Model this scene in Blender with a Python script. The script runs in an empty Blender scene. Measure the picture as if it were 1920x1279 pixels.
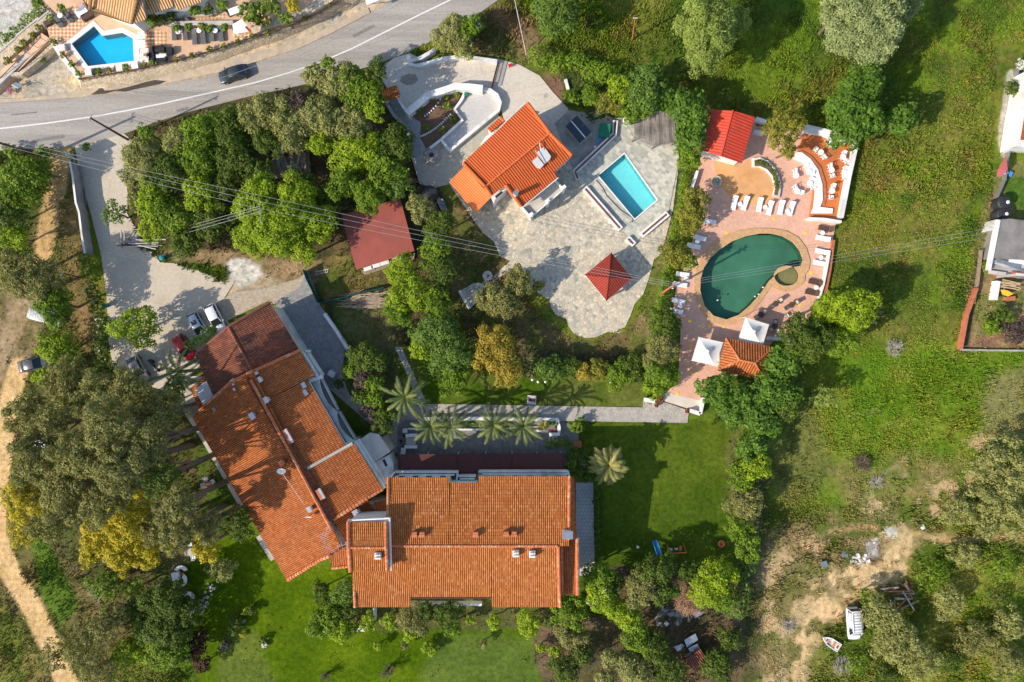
import bpy, math, random
import numpy as np
from mathutils import Vector, Matrix
from mathutils.geometry import tessellate_polygon
R = math.radians
sc = bpy.context.scene
col = sc.collection
# ---------------------------------------------------------------- camera, sky, sun
S, H, CX, CY = 0.075, 96.0, 960.0, 639.5      # metres per pixel at ground level, height of the drone
cd = bpy.data.cameras.new("camera"); cd.sensor_width = 36; cd.lens = 36*H/(1920*S)
cd.clip_start = 1; cd.clip_end = 3000
cam = bpy.data.objects.new("camera", cd); col.objects.link(cam); cam.location = (0, 0, H)
sc.camera = cam
SUN_EL, SUN_AZ = R(34), R(206)                # direction towards the sun, angle from +x counter-clockwise
w = bpy.data.worlds.new("World"); sc.world = w; w.use_nodes = True
nt = w.node_tree; bg = nt.nodes['Background']; sky = nt.nodes.new('ShaderNodeTexSky')
sky.sky_type = 'NISHITA'; sky.sun_disc = False; sky.sun_elevation = SUN_EL
sky.sun_rotation = R(90) - SUN_AZ
nt.links.new(sky.outputs[0], bg.inputs[0]); bg.inputs[1].default_value = 0.15
sd = bpy.data.lights.new("sun", 'SUN'); sd.energy = 4.0; sd.angle = R(0.5); sd.color = (1, .89, .74)
so = bpy.data.objects.new("sun", sd); col.objects.link(so)
tos = Vector((math.cos(SUN_EL)*math.cos(SUN_AZ), math.cos(SUN_EL)*math.sin(SUN_AZ), math.sin(SUN_EL)))
so.rotation_euler = tos.to_track_quat('Z', 'Y').to_euler(); so.location = tos*200
sc.view_settings.view_transform = 'Standard'; sc.view_settings.look = 'None'
sc.view_settings.exposure = 0.56; sc.view_settings.gamma = 1
sc.render.engine = 'CYCLES'
# ---------------------------------------------------------------- helpers
def P(px, py, z=0.0):
    k = S*(1-z/H); return Vector(((px-CX)*k, -(py-CY)*k, z))
def PL(pts, z=0.0): return [P(a, b, z) for a, b in pts]
_labels = {}
def tag(o, label=None, cat=None, group=None, kind=None):
    if label:
        o['label'] = label
        if cat:
            if label in _labels: print("DUP LABEL", label)
            _labels[label] = 1
    if cat: o['category'] = cat
    if group: o['group'] = group
    if kind: o['kind'] = kind
    return o
def thing(name, label, cat, loc=(0, 0, 0), rz=0, group=None):
    o = bpy.data.objects.new(name, None); o.empty_display_size = .3; col.objects.link(o)
    o.location = loc; o.rotation_euler = (0, 0, rz)
    return tag(o, label, cat, group)
def root_of(o):
    while o.parent: o = o.parent
    return o
class MB:
    def __init__(s): s.v = []; s.f = []
    def add(s, vs, fs):
        b = len(s.v); s.v += [tuple(x) for x in vs]; s.f += [tuple(b+i for i in f) for f in fs]; return s
    def box(s, c, d, rz=0, rx=0, ry=0, taper=1.0):
        m = Matrix.Rotation(rz, 3, 'Z') @ Matrix.Rotation(ry, 3, 'Y') @ Matrix.Rotation(rx, 3, 'X'); c = Vector(c); vs = []
        for z in (-.5, .5):
            t = taper if z > 0 else 1
            for x, y in ((-.5, -.5), (.5, -.5), (.5, .5), (-.5, .5)):
                vs.append(c + m @ Vector((x*d[0]*t, y*d[1]*t, z*d[2])))
        return s.add(vs, [(3, 2, 1, 0), (4, 5, 6, 7), (0, 1, 5, 4), (1, 2, 6, 5), (2, 3, 7, 6), (3, 0, 4, 7)])
    def prism(s, pts, z0, z1, holes=()):
        loops = [[Vector((p[0], p[1], 0)) for p in pts]] + [[Vector((p[0], p[1], 0)) for p in h] for h in holes]
        flat = [p for l in loops for p in l]; n = len(flat)
        tris = tessellate_polygon(loops)
        vs = [(p.x, p.y, z1) for p in flat] + [(p.x, p.y, z0) for p in flat]; fs = []
        for t in tris:
            a, b, c = (flat[i] for i in t)
            if (b-a).cross(c-a).z < 0: t = (t[0], t[2], t[1])
            fs.append(tuple(t)); fs.append(tuple(n+i for i in reversed(t)))
        o = 0
        for k, l in enumerate(loops):
            m = len(l); ar = sum(l[i].x*l[(i+1) % m].y-l[(i+1) % m].x*l[i].y for i in range(m))
            fl = (ar > 0) == (k == 0)
            for i in range(m):
                a, b = o+i, o+(i+1) % m
                fs.append((n+a, n+b, b, a) if fl else (n+b, n+a, a, b))
            o += m
        return s.add(vs, fs)
    def tube(s, pts, r, n=6, r2=None, cap=True):
        pts = [Vector(p) for p in pts]; k = len(pts); vs = []; fs = []
        for i, p in enumerate(pts):
            d = (pts[min(i+1, k-1)]-pts[max(i-1, 0)]).normalized()
            a = d.orthogonal().normalized() if i == 0 else (a - d*a.dot(d)).normalized()
            b = d.cross(a); rr = r if r2 is None else r+(r2-r)*i/(k-1)
            if isinstance(r, (list, tuple)): rr = r[i]
            vs += [p + (a*math.cos(t)+b*math.sin(t))*rr for t in (2*math.pi*j/n for j in range(n))]
        for i in range(k-1):
            for j in range(n):
                fs.append((i*n+j, i*n+(j+1) % n, (i+1)*n+(j+1) % n, (i+1)*n+j))
        if cap: fs += [tuple(range(n-1, -1, -1)), tuple((k-1)*n+j for j in range(n))]
        return s.add(vs, fs)
    def lathe(s, c, prof, n=16):
        c = Vector(c); vs = []; fs = []; k = len(prof)
        for r, z in prof:
            vs += [c+Vector((r*math.cos(t), r*math.sin(t), z)) for t in (2*math.pi*j/n for j in range(n))]
        for i in range(k-1):
            for j in range(n): fs.append((i*n+j, i*n+(j+1) % n, (i+1)*n+(j+1) % n, (i+1)*n+j))
        fs += [tuple(range(n-1, -1, -1)), tuple((k-1)*n+j for j in range(n))]
        return s.add(vs, fs)
    def grid(s, rows):      # rows of points
        n = len(rows[0]); vs = [p for r in rows for p in r]
        return s.add(vs, [(i*n+j, i*n+j+1, (i+1)*n+j+1, (i+1)*n+j) for i in range(len(rows)-1) for j in range(n-1)])
    def build(s, name, m, parent=None, loc=None, smooth=False):
        me = bpy.data.meshes.new(name); base = Vector((0, 0, 0))
        if parent is not None: base = root_of(parent).location
        if loc is not None: base = Vector(loc)
        me.from_pydata([(x-base.x, y-base.y, z-base.z) for x, y, z in s.v], [], s.f)
        me.materials.append(m)
        if smooth: me.polygons.foreach_set('use_smooth', [True]*len(me.polygons))
        o = bpy.data.objects.new(name, me); col.objects.link(o)
        if parent is not None: o.parent = parent
        if loc is not None: o.location = loc
        return o
def npmesh(name, V, F, m, parent=None, tone=None, uv=None, base=None, vcol=None):
    me = bpy.data.meshes.new(name); V = np.asarray(V, np.float32).copy()
    if base is not None: V -= np.array(base, np.float32)
    k = F.shape[1]; n = len(F)
    me.vertices.add(len(V)); me.vertices.foreach_set('co', V.ravel())
    me.loops.add(n*k); me.loops.foreach_set('vertex_index', F.astype(np.int32).ravel())
    me.polygons.add(n); me.polygons.foreach_set('loop_start', np.arange(0, n*k, k, dtype=np.int32))
    me.update(calc_edges=True)
    if tone is not None:
        a = me.attributes.new('tone', 'FLOAT', 'FACE'); a.data.foreach_set('value', tone.astype(np.float32))
    if vcol is not None:
        a = me.attributes.new('alb', 'FLOAT_COLOR', 'POINT'); c = np.ones((len(V), 4), np.float32); c[:, :3] = vcol
        a.data.foreach_set('color', c.ravel())
    if uv is not None:
        l = me.uv_layers.new(name='UVMap'); l.data.foreach_set('uv', uv[F.ravel()].astype(np.float32).ravel())
    me.materials.append(m); me.polygons.foreach_set('use_smooth', [False]*n)
    o = bpy.data.objects.new(name, me); col.objects.link(o)
    if parent is not None: o.parent = parent
    elif base is not None: o.location = base
    return o
# ---------------------------------------------------------------- noise for the terrain
_rs = np.random.RandomState(7); _lat = _rs.rand(256, 256)
def vnoise(x, y):
    xi = np.floor(x).astype(int); yi = np.floor(y).astype(int); fx = x-xi; fy = y-yi
    fx = fx*fx*(3-2*fx); fy = fy*fy*(3-2*fy); L = lambda a, b: _lat[a & 255, b & 255]
    return (L(xi, yi)*(1-fx)+L(xi+1, yi)*fx)*(1-fy)+(L(xi, yi+1)*(1-fx)+L(xi+1, yi+1)*fx)*fy
def fbm(x, y, s, o=4, k=0):
    t = 0; a = .5; tot = 0
    for i in range(o):
        t = t + a*vnoise(x/s+17.3*i+k*31.7, y/s+5.1*i+k*13.9); tot += a; a *= .55; s *= .5
    return t/tot
# ---------------------------------------------------------------- materials
def new_mat(name):
    m = bpy.data.materials.new(name); m.use_nodes = True; nt = m.node_tree
    return m, nt, nt.nodes['Principled BSDF']
def N(nt, t, **kw):
    n = nt.nodes.new(t)
    for k, v in kw.items(): setattr(n, k, v)
    return n
def ramp(nt, fac, cols):
    r = N(nt, 'ShaderNodeValToRGB'); e = r.color_ramp.elements
    while len(e) < len(cols): e.new(.5)
    for i, (p, c) in enumerate(cols): e[i].position = p; e[i].color = (*c, 1)
    nt.links.new(fac, r.inputs[0]); return r.outputs[0]
def noise(nt, vec, scale, detail=4, rough=.55):
    n = N(nt, 'ShaderNodeTexNoise'); n.inputs['Scale'].default_value = scale; n.inputs['Detail'].default_value = detail
    n.inputs['Roughness'].default_value = rough
    if vec is not None: nt.links.new(vec, n.inputs['Vector'])
    return n.outputs['Fac']
def mixc(nt, a, b, fac, mode='MIX'):
    m = N(nt, 'ShaderNodeMix', data_type='RGBA', blend_type=mode)
    for sock, v in ((m.inputs['Factor'], fac), (m.inputs['A'], a), (m.inputs['B'], b)):
        if isinstance(v, (int, float)): sock.default_value = v
        elif isinstance(v, (tuple, list)): sock.default_value = (*v, 1)
        else: nt.links.new(v, sock)
    return m.outputs['Result']
def bump(nt, b, h, strength=.3, dist=.05):
    n = N(nt, 'ShaderNodeBump'); n.inputs['Strength'].default_value = strength; n.inputs['Distance'].default_value = dist
    nt.links.new(h, n.inputs['Height']); nt.links.new(n.outputs[0], b.inputs['Normal'])
def sc3(c, k): return tuple(min(.95, x*k) for x in c)
def mat(name, c, rough=.7, var=.25, scale=1.2, metal=0, bmp=.15, dirt=None, spec=.3):
    if name in bpy.data.materials: return bpy.data.materials[name]
    m, nt, b = new_mat(name); g = N(nt, 'ShaderNodeNewGeometry').outputs['Position']
    f = noise(nt, g, scale, 6, .65)
    cc = ramp(nt, f, [(.3, sc3(c, 1-var)), (.5, c), (.7, sc3(c, 1+var))])
    if dirt:
        f2 = noise(nt, g, scale*.35, 5, .6)
        f3 = ramp(nt, f2, [(.5, (0, 0, 0)), (.68, (1, 1, 1))]); cc = mixc(nt, cc, dirt, f3)
    nt.links.new(cc, b.inputs['Base Color']); b.inputs['Roughness'].default_value = rough
    b.inputs['Metallic'].default_value = metal; b.inputs['Specular IOR Level'].default_value = spec
    if bmp: bump(nt, b, noise(nt, g, scale*12, 4, .6), bmp, .02)
    return m
def leaf_mat(name, cols, transl=.25):
    m, nt, b = new_mat(name)
    at = N(nt, 'ShaderNodeAttribute', attribute_name='tone').outputs['Fac']
    cc = ramp(nt, at, [(i/(len(cols)-1), c) for i, c in enumerate(cols)])
    nt.links.new(cc, b.inputs['Base Color']); b.inputs['Roughness'].default_value = .65
    b.inputs['Specular IOR Level'].default_value = .25
    tr = N(nt, 'ShaderNodeBsdfTranslucent'); nt.links.new(mixc(nt, cc, (1.3, 1.5, .6), 1.0, 'MULTIPLY'), tr.inputs[0])
    mx = N(nt, 'ShaderNodeMixShader'); mx.inputs[0].default_value = transl
    nt.links.new(b.outputs[0], mx.inputs[1]); nt.links.new(tr.outputs[0], mx.inputs[2])
    nt.links.new(mx.outputs[0], nt.nodes['Material Output'].inputs[0]); return m
def tile_mat(name, cols, weather, wamt=.5, wpos=.5, pan=.45):
    m, nt, b = new_mat(name); uv = N(nt, 'ShaderNodeUVMap').outputs[0]; g = N(nt, 'ShaderNodeNewGeometry').outputs['Position']
    fl = N(nt, 'ShaderNodeVectorMath', operation='FLOOR'); nt.links.new(uv, fl.inputs[0])
    wn = N(nt, 'ShaderNodeTexWhiteNoise', noise_dimensions='3D'); nt.links.new(fl.outputs[0], wn.inputs['Vector'])
    cc = ramp(nt, wn.outputs['Value'], [(i/(len(cols)-1), c) for i, c in enumerate(cols)])
    f = noise(nt, g, .5, 6, .7)
    fr = ramp(nt, f, [(wpos, (0, 0, 0)), (wpos+.2, (wamt,)*3)])
    cc = mixc(nt, cc, weather, fr)
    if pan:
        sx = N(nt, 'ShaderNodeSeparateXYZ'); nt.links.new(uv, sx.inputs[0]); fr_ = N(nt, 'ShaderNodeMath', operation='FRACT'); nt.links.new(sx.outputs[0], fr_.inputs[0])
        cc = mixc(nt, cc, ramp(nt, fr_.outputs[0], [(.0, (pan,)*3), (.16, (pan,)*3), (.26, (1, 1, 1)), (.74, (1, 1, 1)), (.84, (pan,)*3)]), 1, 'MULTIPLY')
    f = noise(nt, g, 6, 4, .7); cc = mixc(nt, cc, sc3(weather, .5), ramp(nt, f, [(.55, (0, 0, 0)), (.8, (.6,)*3)]))
    nt.links.new(cc, b.inputs['Base Color']); b.inputs['Roughness'].default_value = .8
    b.inputs['Specular IOR Level'].default_value = .2
    return m
def stone_mat(name, cols, mortar, size, sq=False, mw=.06, mixn=.35, bmp=.5):
    m, nt, b = new_mat(name); g = N(nt, 'ShaderNodeNewGeometry').outputs['Position']
    v1 = N(nt, 'ShaderNodeTexVoronoi', feature='F1'); v2 = N(nt, 'ShaderNodeTexVoronoi', feature='DISTANCE_TO_EDGE')
    if sq:
        for v in (v1,): v.distance = 'CHEBYCHEV'
        v1.inputs['Randomness'].default_value = .45; v2.inputs['Randomness'].default_value = .45
    for v in (v1, v2): v.inputs['Scale'].default_value = 1/size; nt.links.new(g, v.inputs['Vector'])
    sp = N(nt, 'ShaderNodeSeparateColor'); nt.links.new(v1.outputs['Color'], sp.inputs[0])
    cc = ramp(nt, sp.outputs[0], [(i/(len(cols)-1), c) for i, c in enumerate(cols)])
    n2 = noise(nt, g, 1.2, 5, .7)
    cc = mixc(nt, cc, ramp(nt, n2, [(.35, sc3(mortar, .7)), (.65, sc3(mortar, 1.6))]), mixn)
    ed = ramp(nt, v2.outputs['Distance'], [(0, (1, 1, 1)), (mw, (0, 0, 0))])
    cc = mixc(nt, cc, mortar, ed)
    n3 = noise(nt, g, .22, 4, .6); cc = mixc(nt, cc, sc3(mortar, .8), ramp(nt, n3, [(.5, (0, 0, 0)), (.75, (.4,)*3)]))
    nt.links.new(cc, b.inputs['Base Color']); b.inputs['Roughness'].default_value = .85; b.inputs['Specular IOR Level'].default_value = .2
    bump(nt, b, v2.outputs['Distance'], bmp, .08); return m
def brick_mat(name, c1, c2, mortar, w_, h_, rot=0, ms=.02, checker=False):
    m, nt, b = new_mat(name); g = N(nt, 'ShaderNodeNewGeometry').outputs['Position']
    mp = N(nt, 'ShaderNodeMapping'); mp.inputs['Rotation'].default_value = (0, 0, rot); nt.links.new(g, mp.inputs[0])
    if checker:
        t = N(nt, 'ShaderNodeTexChecker'); t.inputs['Scale'].default_value = 1/w_
        zx = N(nt, 'ShaderNodeVectorMath', operation='MULTIPLY'); zx.inputs[1].default_value = (1, 1, 0); nt.links.new(mp.outputs[0], zx.inputs[0])
        zz = N(nt, 'ShaderNodeVectorMath', operation='ADD'); zz.inputs[1].default_value = (0, 0, .01); nt.links.new(zx.outputs[0], zz.inputs[0])
        nt.links.new(zz.outputs[0], t.inputs[0])
        t.inputs[1].default_value = (*c1, 1); t.inputs[2].default_value = (*c2, 1)
    else:
        t = N(nt, 'ShaderNodeTexBrick'); t.inputs['Scale'].default_value = 1; nt.links.new(mp.outputs[0], t.inputs[0])
        t.inputs['Color1'].default_value = (*c1, 1); t.inputs['Color2'].default_value = (*c2, 1); t.inputs['Mortar'].default_value = (*mortar, 1)
        t.inputs['Brick Width'].default_value = w_; t.inputs['Row Height'].default_value = h_; t.inputs['Mortar Size'].default_value = ms
    f = noise(nt, g, 2.5, 5, .7); cc = mixc(nt, t.outputs['Color'], ramp(nt, f, [(.3, (.78, .78, .78)), (.7, (1.12, 1.12, 1.12))]), .8, 'MULTIPLY')
    f = noise(nt, g, .3, 5, .65); cc = mixc(nt, cc, sc3(mortar, .7), ramp(nt, f, [(.5, (0, 0, 0)), (.75, (.45,)*3)]))
    nt.links.new(cc, b.inputs['Base Color']); b.inputs['Roughness'].default_value = .75; b.inputs['Specular IOR Level'].default_value = .25
    return m
def water_mat(name, tint, rip=.06):
    m, nt, b = new_mat(name); nt.nodes.remove(b)
    tr = N(nt, 'ShaderNodeBsdfTransparent'); tr.inputs[0].default_value = (*tint, 1)
    gl = N(nt, 'ShaderNodeBsdfGlossy'); gl.inputs['Roughness'].default_value = .05
    fr = N(nt, 'ShaderNodeLayerWeight'); fr.inputs[0].default_value = .5
    bp = N(nt, 'ShaderNodeBump'); bp.inputs['Strength'].default_value = .35; bp.inputs['Distance'].default_value = rip
    g = N(nt, 'ShaderNodeNewGeometry').outputs['Position']; nt.links.new(noise(nt, g, 2.2, 3, .5), bp.inputs['Height'])
    nt.links.new(bp.outputs[0], gl.inputs['Normal'])
    pw = N(nt, 'ShaderNodeMath', operation='POWER'); pw.inputs[1].default_value = 5; nt.links.new(fr.outputs['Facing'], pw.inputs[0])
    ma = N(nt, 'ShaderNodeMath', operation='MULTIPLY_ADD', use_clamp=True); ma.inputs[1].default_value = .9; ma.inputs[2].default_value = .02; nt.links.new(pw.outputs[0], ma.inputs[0])
    mx = N(nt, 'ShaderNodeMixShader'); nt.links.new(ma.outputs[0], mx.inputs[0]); nt.links.new(tr.outputs[0], mx.inputs[1]); nt.links.new(gl.outputs[0], mx.inputs[2])
    nt.links.new(mx.outputs[0], nt.nodes['Material Output'].inputs[0]); return m
M = {}
M['white'] = mat('white_paint', (.74, .73, .70), .6, .12, .9, dirt=(.5, .48, .44))
M['whitep'] = mat('white_plastic', (.80, .80, .80), .4, .04, 2, bmp=0)
M['wall'] = mat('plaster_wall', (.70, .68, .64), .85, .12, .7, dirt=(.5, .47, .42))
M['conc'] = mat('concrete', (.36, .34, .31), .9, .25, .8, dirt=(.24, .22, .2))
M['concl'] = mat('pale_concrete', (.50, .46, .41), .9, .18, .7, dirt=(.38, .34, .29))
M['dark'] = mat('dark_plastic', (.03, .032, .035), .45, .3, 2, bmp=.05)
M['grey'] = mat('grey_metal', (.3, .31, .32), .45, .15, 2, .5, bmp=0)
M['steel'] = mat('galvanised_steel', (.5, .51, .52), .35, .15, 2, .8, bmp=0)
M['wood'] = mat('weathered_wood', (.26, .19, .13), .85, .35, 3)
M['pole'] = mat('creosoted_pole', (.11, .055, .04), .85, .35, 3)
M['bark'] = mat('bark', (.16, .12, .085), .95, .35, 4, bmp=.4)
M['barkp'] = mat('pale_bark', (.38, .34, .29), .95, .25, 4, bmp=.4)
M['glass'] = mat('window_glass', (.02, .028, .035), .08, .1, 1, bmp=0, spec=.8)
M['brown'] = mat('brown_wicker', (.085, .05, .035), .7, .3, 6)
M['brownroof'] = mat('brown_awning', (.105, .035, .03), .8, .12, 1.5, dirt=(.08, .035, .03))
M['redroof'] = mat('red_sheet_roof', (.60, .06, .028), .55, .16, .8, dirt=(.46, .07, .04))
M['shedroof'] = mat('brick_red_roof', (.30, .075, .055), .75, .12, .7, dirt=(.24, .07, .055))
M['terra'] = mat('terracotta', (.42, .14, .07), .8, .25, 2)
M['canvas'] = mat('white_canvas', (.72, .70, .66), .85, .06, .8, dirt=(.6, .57, .52))
M['tyre'] = mat('tyre_rubber', (.02, .02, .02), .9, .2, 5)
M['green'] = mat('green_paint', (.015, .17, .10), .5, .15, 2)
M['teal'] = mat('teal_mesh', (.01, .10, .09), .7, .15, 2)
M['blue'] = mat('blue_plastic', (.05, .28, .62), .45, .1, 2)
M['orange'] = mat('orange_paint', (.7, .2, .05), .5, .15, 2)
M['soil'] = mat('bare_soil', (.17, .10, .065), .95, .3, 2)
M['red'] = mat('red_paint', (.55, .02, .02), .3, .05, 2, bmp=0, spec=.6)
M['gravel'] = mat('pale_gravel', (.50, .48, .46), .95, .25, 9, bmp=.6)
TO = [(.40, .115, .024), (.48, .155, .036), (.55, .195, .052), (.43, .13, .028), (.60, .26, .095)]
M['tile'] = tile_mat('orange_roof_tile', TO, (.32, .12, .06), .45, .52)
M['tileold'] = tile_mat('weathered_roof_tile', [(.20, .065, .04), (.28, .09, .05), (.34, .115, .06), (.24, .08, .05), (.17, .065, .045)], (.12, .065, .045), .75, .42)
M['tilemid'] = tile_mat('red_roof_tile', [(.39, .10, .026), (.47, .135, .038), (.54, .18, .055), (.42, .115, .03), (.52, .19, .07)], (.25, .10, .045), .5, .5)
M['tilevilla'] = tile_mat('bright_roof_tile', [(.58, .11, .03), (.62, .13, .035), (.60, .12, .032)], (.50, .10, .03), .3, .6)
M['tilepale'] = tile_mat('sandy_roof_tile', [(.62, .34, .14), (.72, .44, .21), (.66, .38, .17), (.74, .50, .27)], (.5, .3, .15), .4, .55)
# ---------------------------------------------------------------- tiled roofs
def tile_face(pts, pitch=.245, course=.42, amp=.075, step=.03, thick=.14, sub=5):
    pts = [Vector(p) for p in pts]; n = Vector((0, 0, 0))
    for i in range(len(pts)):
        a, b = pts[i], pts[(i+1) % len(pts)]; n += a.cross(b)
    n.normalize()
    if n.z < 0: n = -n
    s = Vector((n.x, n.y, 0)); s = s - n*s.dot(n)
    s = s.normalized() if s.length > 1e-5 else Vector((0, -1, 0)); u = s.cross(n)
    q = [(p.dot(u), p.dot(s)) for p in pts]; d0 = pts[0].dot(n)
    amin = min(x for x, _ in q); amax = max(x for x, _ in q); bmin = min(y for _, y in q); bmax = max(y for _, y in q)
    na = max(2, int((amax-amin)/(pitch/sub))); A = np.linspace(amin+1e-4, amax-1e-4, na)
    b0 = np.full(na, 1e9); b1 = np.full(na, -1e9)
    for i in range(len(q)):
        (a0, c0), (a1, c1) = q[i], q[(i+1) % len(q)]
        if abs(a1-a0) < 1e-6: continue
        t = (A-a0)/(a1-a0); k = (t >= 0) & (t <= 1); y = c0+(c1-c0)*t
        b0[k] = np.minimum(b0[k], y[k]); b1[k] = np.maximum(b1[k], y[k])
    lv = []; off = []; c = bmin
    if course:
        while c < bmax:
            lv += [c, min(c+course, bmax)]; off += [0, step]; c += course
    else: lv = list(np.linspace(bmin, bmax, 4)); off = [0]*4
    lv = np.array(lv); off = np.array(off); nl = len(lv)
    B = np.clip(lv[None, :], b0[:, None], b1[:, None])
    h = amp*np.power(np.clip(.5+.5*np.cos(2*np.pi*A/pitch), 0, 1), .7)
    Hh = h[:, None]+off[None, :]
    U = np.array(u); Sv = np.array(s); Nn = np.array(n)
    V = A[:, None, None]*U + B[:, :, None]*Sv + (d0+Hh)[:, :, None]*Nn
    uv = np.stack([np.repeat((A/pitch+.5)[:, None], nl, 1), np.repeat(((np.array(lv)-bmin)/(course or 1)-1e-3*(off > 0))[None, :], na, 0)], -1)
    I = np.arange(na*nl).reshape(na, nl)
    F = np.stack([I[:-1, :-1], I[:-1, 1:], I[1:, 1:], I[1:, :-1]], -1).reshape(-1, 4)
    span = (np.abs(B[:-1, 1:]-B[:-1, :-1])+np.abs(B[1:, 1:]-B[1:, :-1])).reshape(-1)
    stepq = np.abs(off[1:]-off[:-1])[None, :].repeat(na-1, 0).reshape(-1) > 0
    inside = ((lv[None, :-1] >= b0[:-1, None]-.01) & (lv[None, :-1] <= b1[:-1, None]+.01)).reshape(-1)
    F = F[(span > 1e-4) | (stepq & inside)]
    V = V.reshape(-1, 3); uv = uv.reshape(-1, 2)
    # flat underside with a skirt
    nb = len(V); m = len(pts); lo = [p-n*thick for p in pts]; mid = [p+n*.005 for p in pts]
    V = np.vstack([V, np.array([list(p) for p in mid+lo])]); uv = np.vstack([uv, np.zeros((2*m, 2))])
    Fs = [[nb+i, nb+(i+1) % m, nb+m+(i+1) % m, nb+m+i] for i in range(m)]
    for i in range(1, m-1): Fs.append([nb+m, nb+m+i, nb+m+i+1, nb+m+i+1])
    Fs = [f for f in Fs]
    return V, F, uv, np.array(Fs)
class Roof:
    def __init__(s): s.V = []; s.F = []; s.uv = []; s.n = 0; s.caps = []
    def face(s, pts, **k):
        V, F, uv, G = tile_face(pts, **k)
        G3 = [g for g in G if g[2] != g[3]]; T = [g for g in G if g[2] == g[3]]
        for g in T:  # triangle -> split in two via midpoint so all faces stay quads
            mp = (V[g[0]]+V[g[2]])/2; V = np.vstack([V, mp]); uv = np.vstack([uv, [[0, 0]]]); G3.append([g[0], g[1], g[2], len(V)-1])
        s.V.append(V); s.uv.append(uv); s.F.append(F+s.n); s.F.append(np.array(G3)+s.n); s.n += len(V); return s
    def ridge(s, p0, p1, r=.15, seg=.42):
        p0 = Vector(p0); p1 = Vector(p1); d = p1-p0; k = max(1, int(d.length/seg))
        m = MB()
        for i in range(k):
            a = p0+d*(i/k); b = p0+d*((i+1)/k+.04/k)
            m.tube([a, b], [r*.86, r*1.12], 8)
        s.caps.append(m); return s
    def build(s, m, parent, name='roof', capmat=None):
        o = npmesh(name, np.vstack(s.V), np.vstack(s.F), m, parent, uv=np.vstack(s.uv), base=tuple(root_of(parent).location))
        for c in s.caps: c.build('ridge_cap', capmat or M['tilecap'], o)
        return o
M['tilecap'] = mat('ridge_tile', (.52, .15, .055), .8, .3, 4, dirt=(.55, .36, .22))
M['capold'] = mat('old_ridge_tile', (.26, .085, .05), .8, .3, 4, dirt=(.2, .1, .07))
M['capvilla'] = mat('bright_ridge_tile', (.62, .14, .04), .8, .12, 4)
# ---------------------------------------------------------------- foliage
SP = {
 'ol': ([(.139, .147, .040), (.230, .237, .072), (.346, .338, .109), (.461, .439, .151)], .20, .75),
 'gr': ([(.056, .098, .006), (.107, .180, .008), (.174, .264, .012), (.256, .351, .024)], .27, .8),
 'li': ([(.10, .16, .006), (.19, .27, .008), (.28, .37, .011), (.41, .48, .02)], .25, .8),
 'fig': ([(.040, .081, .008), (.070, .143, .012), (.120, .219, .020), (.210, .304, .038)], .36, .75),
 'dk': ([(.035, .057, .007), (.065, .105, .010), (.110, .162, .014), (.179, .228, .024)], .24, .85),
 'euc': ([(.12, .125, .032), (.195, .19, .055), (.28, .265, .085), (.43, .34, .09)], .20, .8),
 'mim': ([(.166, .163, .012), (.346, .288, .013), (.550, .425, .017), (.742, .537, .021)], .22, .8),
 'gold': ([(.154, .125, .017), (.307, .225, .025), (.435, .312, .038), (.538, .400, .060)], .20, .7),
 'pale': ([(.12, .16, .03), (.19, .25, .045), (.28, .34, .075), (.38, .43, .13)], .19, .8),
 'silver': ([(.15, .18, .06), (.23, .27, .10), (.33, .37, .16), (.45, .48, .25)], .19, .8),
 'red': ([(.03, .01, .012), (.06, .015, .018), (.10, .025, .028), (.15, .05, .045)], .26, .7),
 'pur': ([(.04, .035, .03), (.075, .05, .045), (.12, .08, .07), (.2, .14, .12)], .22, .7),
 'blu': ([(.050, .087, .012), (.085, .151, .020), (.140, .225, .030), (.220, .312, .058)], .26, .8),
 'or': ([(.090, .106, .017), (.154, .163, .019), (.269, .237, .025), (.435, .275, .034)], .24, .75),
 'hdg': ([(.054, .102, .007), (.109, .194, .010), (.196, .287, .014), (.294, .369, .024)], .16, .8),
 'dry': ([(.2, .14, .08), (.30, .21, .12), (.40, .28, .17), (.48, .36, .23)], .2, .6),
 'wht': ([(.45, .42, .38), (.6, .58, .54), (.72, .70, .66), (.8, .78, .74)], .2, .5),
 'pink': ([(.35, .10, .2), (.45, .16, .28), (.55, .25, .38), (.6, .4, .5)], .18, .5),
}
for k_, v_ in SP.items(): M['lf_'+k_] = leaf_mat('leaves_'+k_, v_[0])
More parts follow.
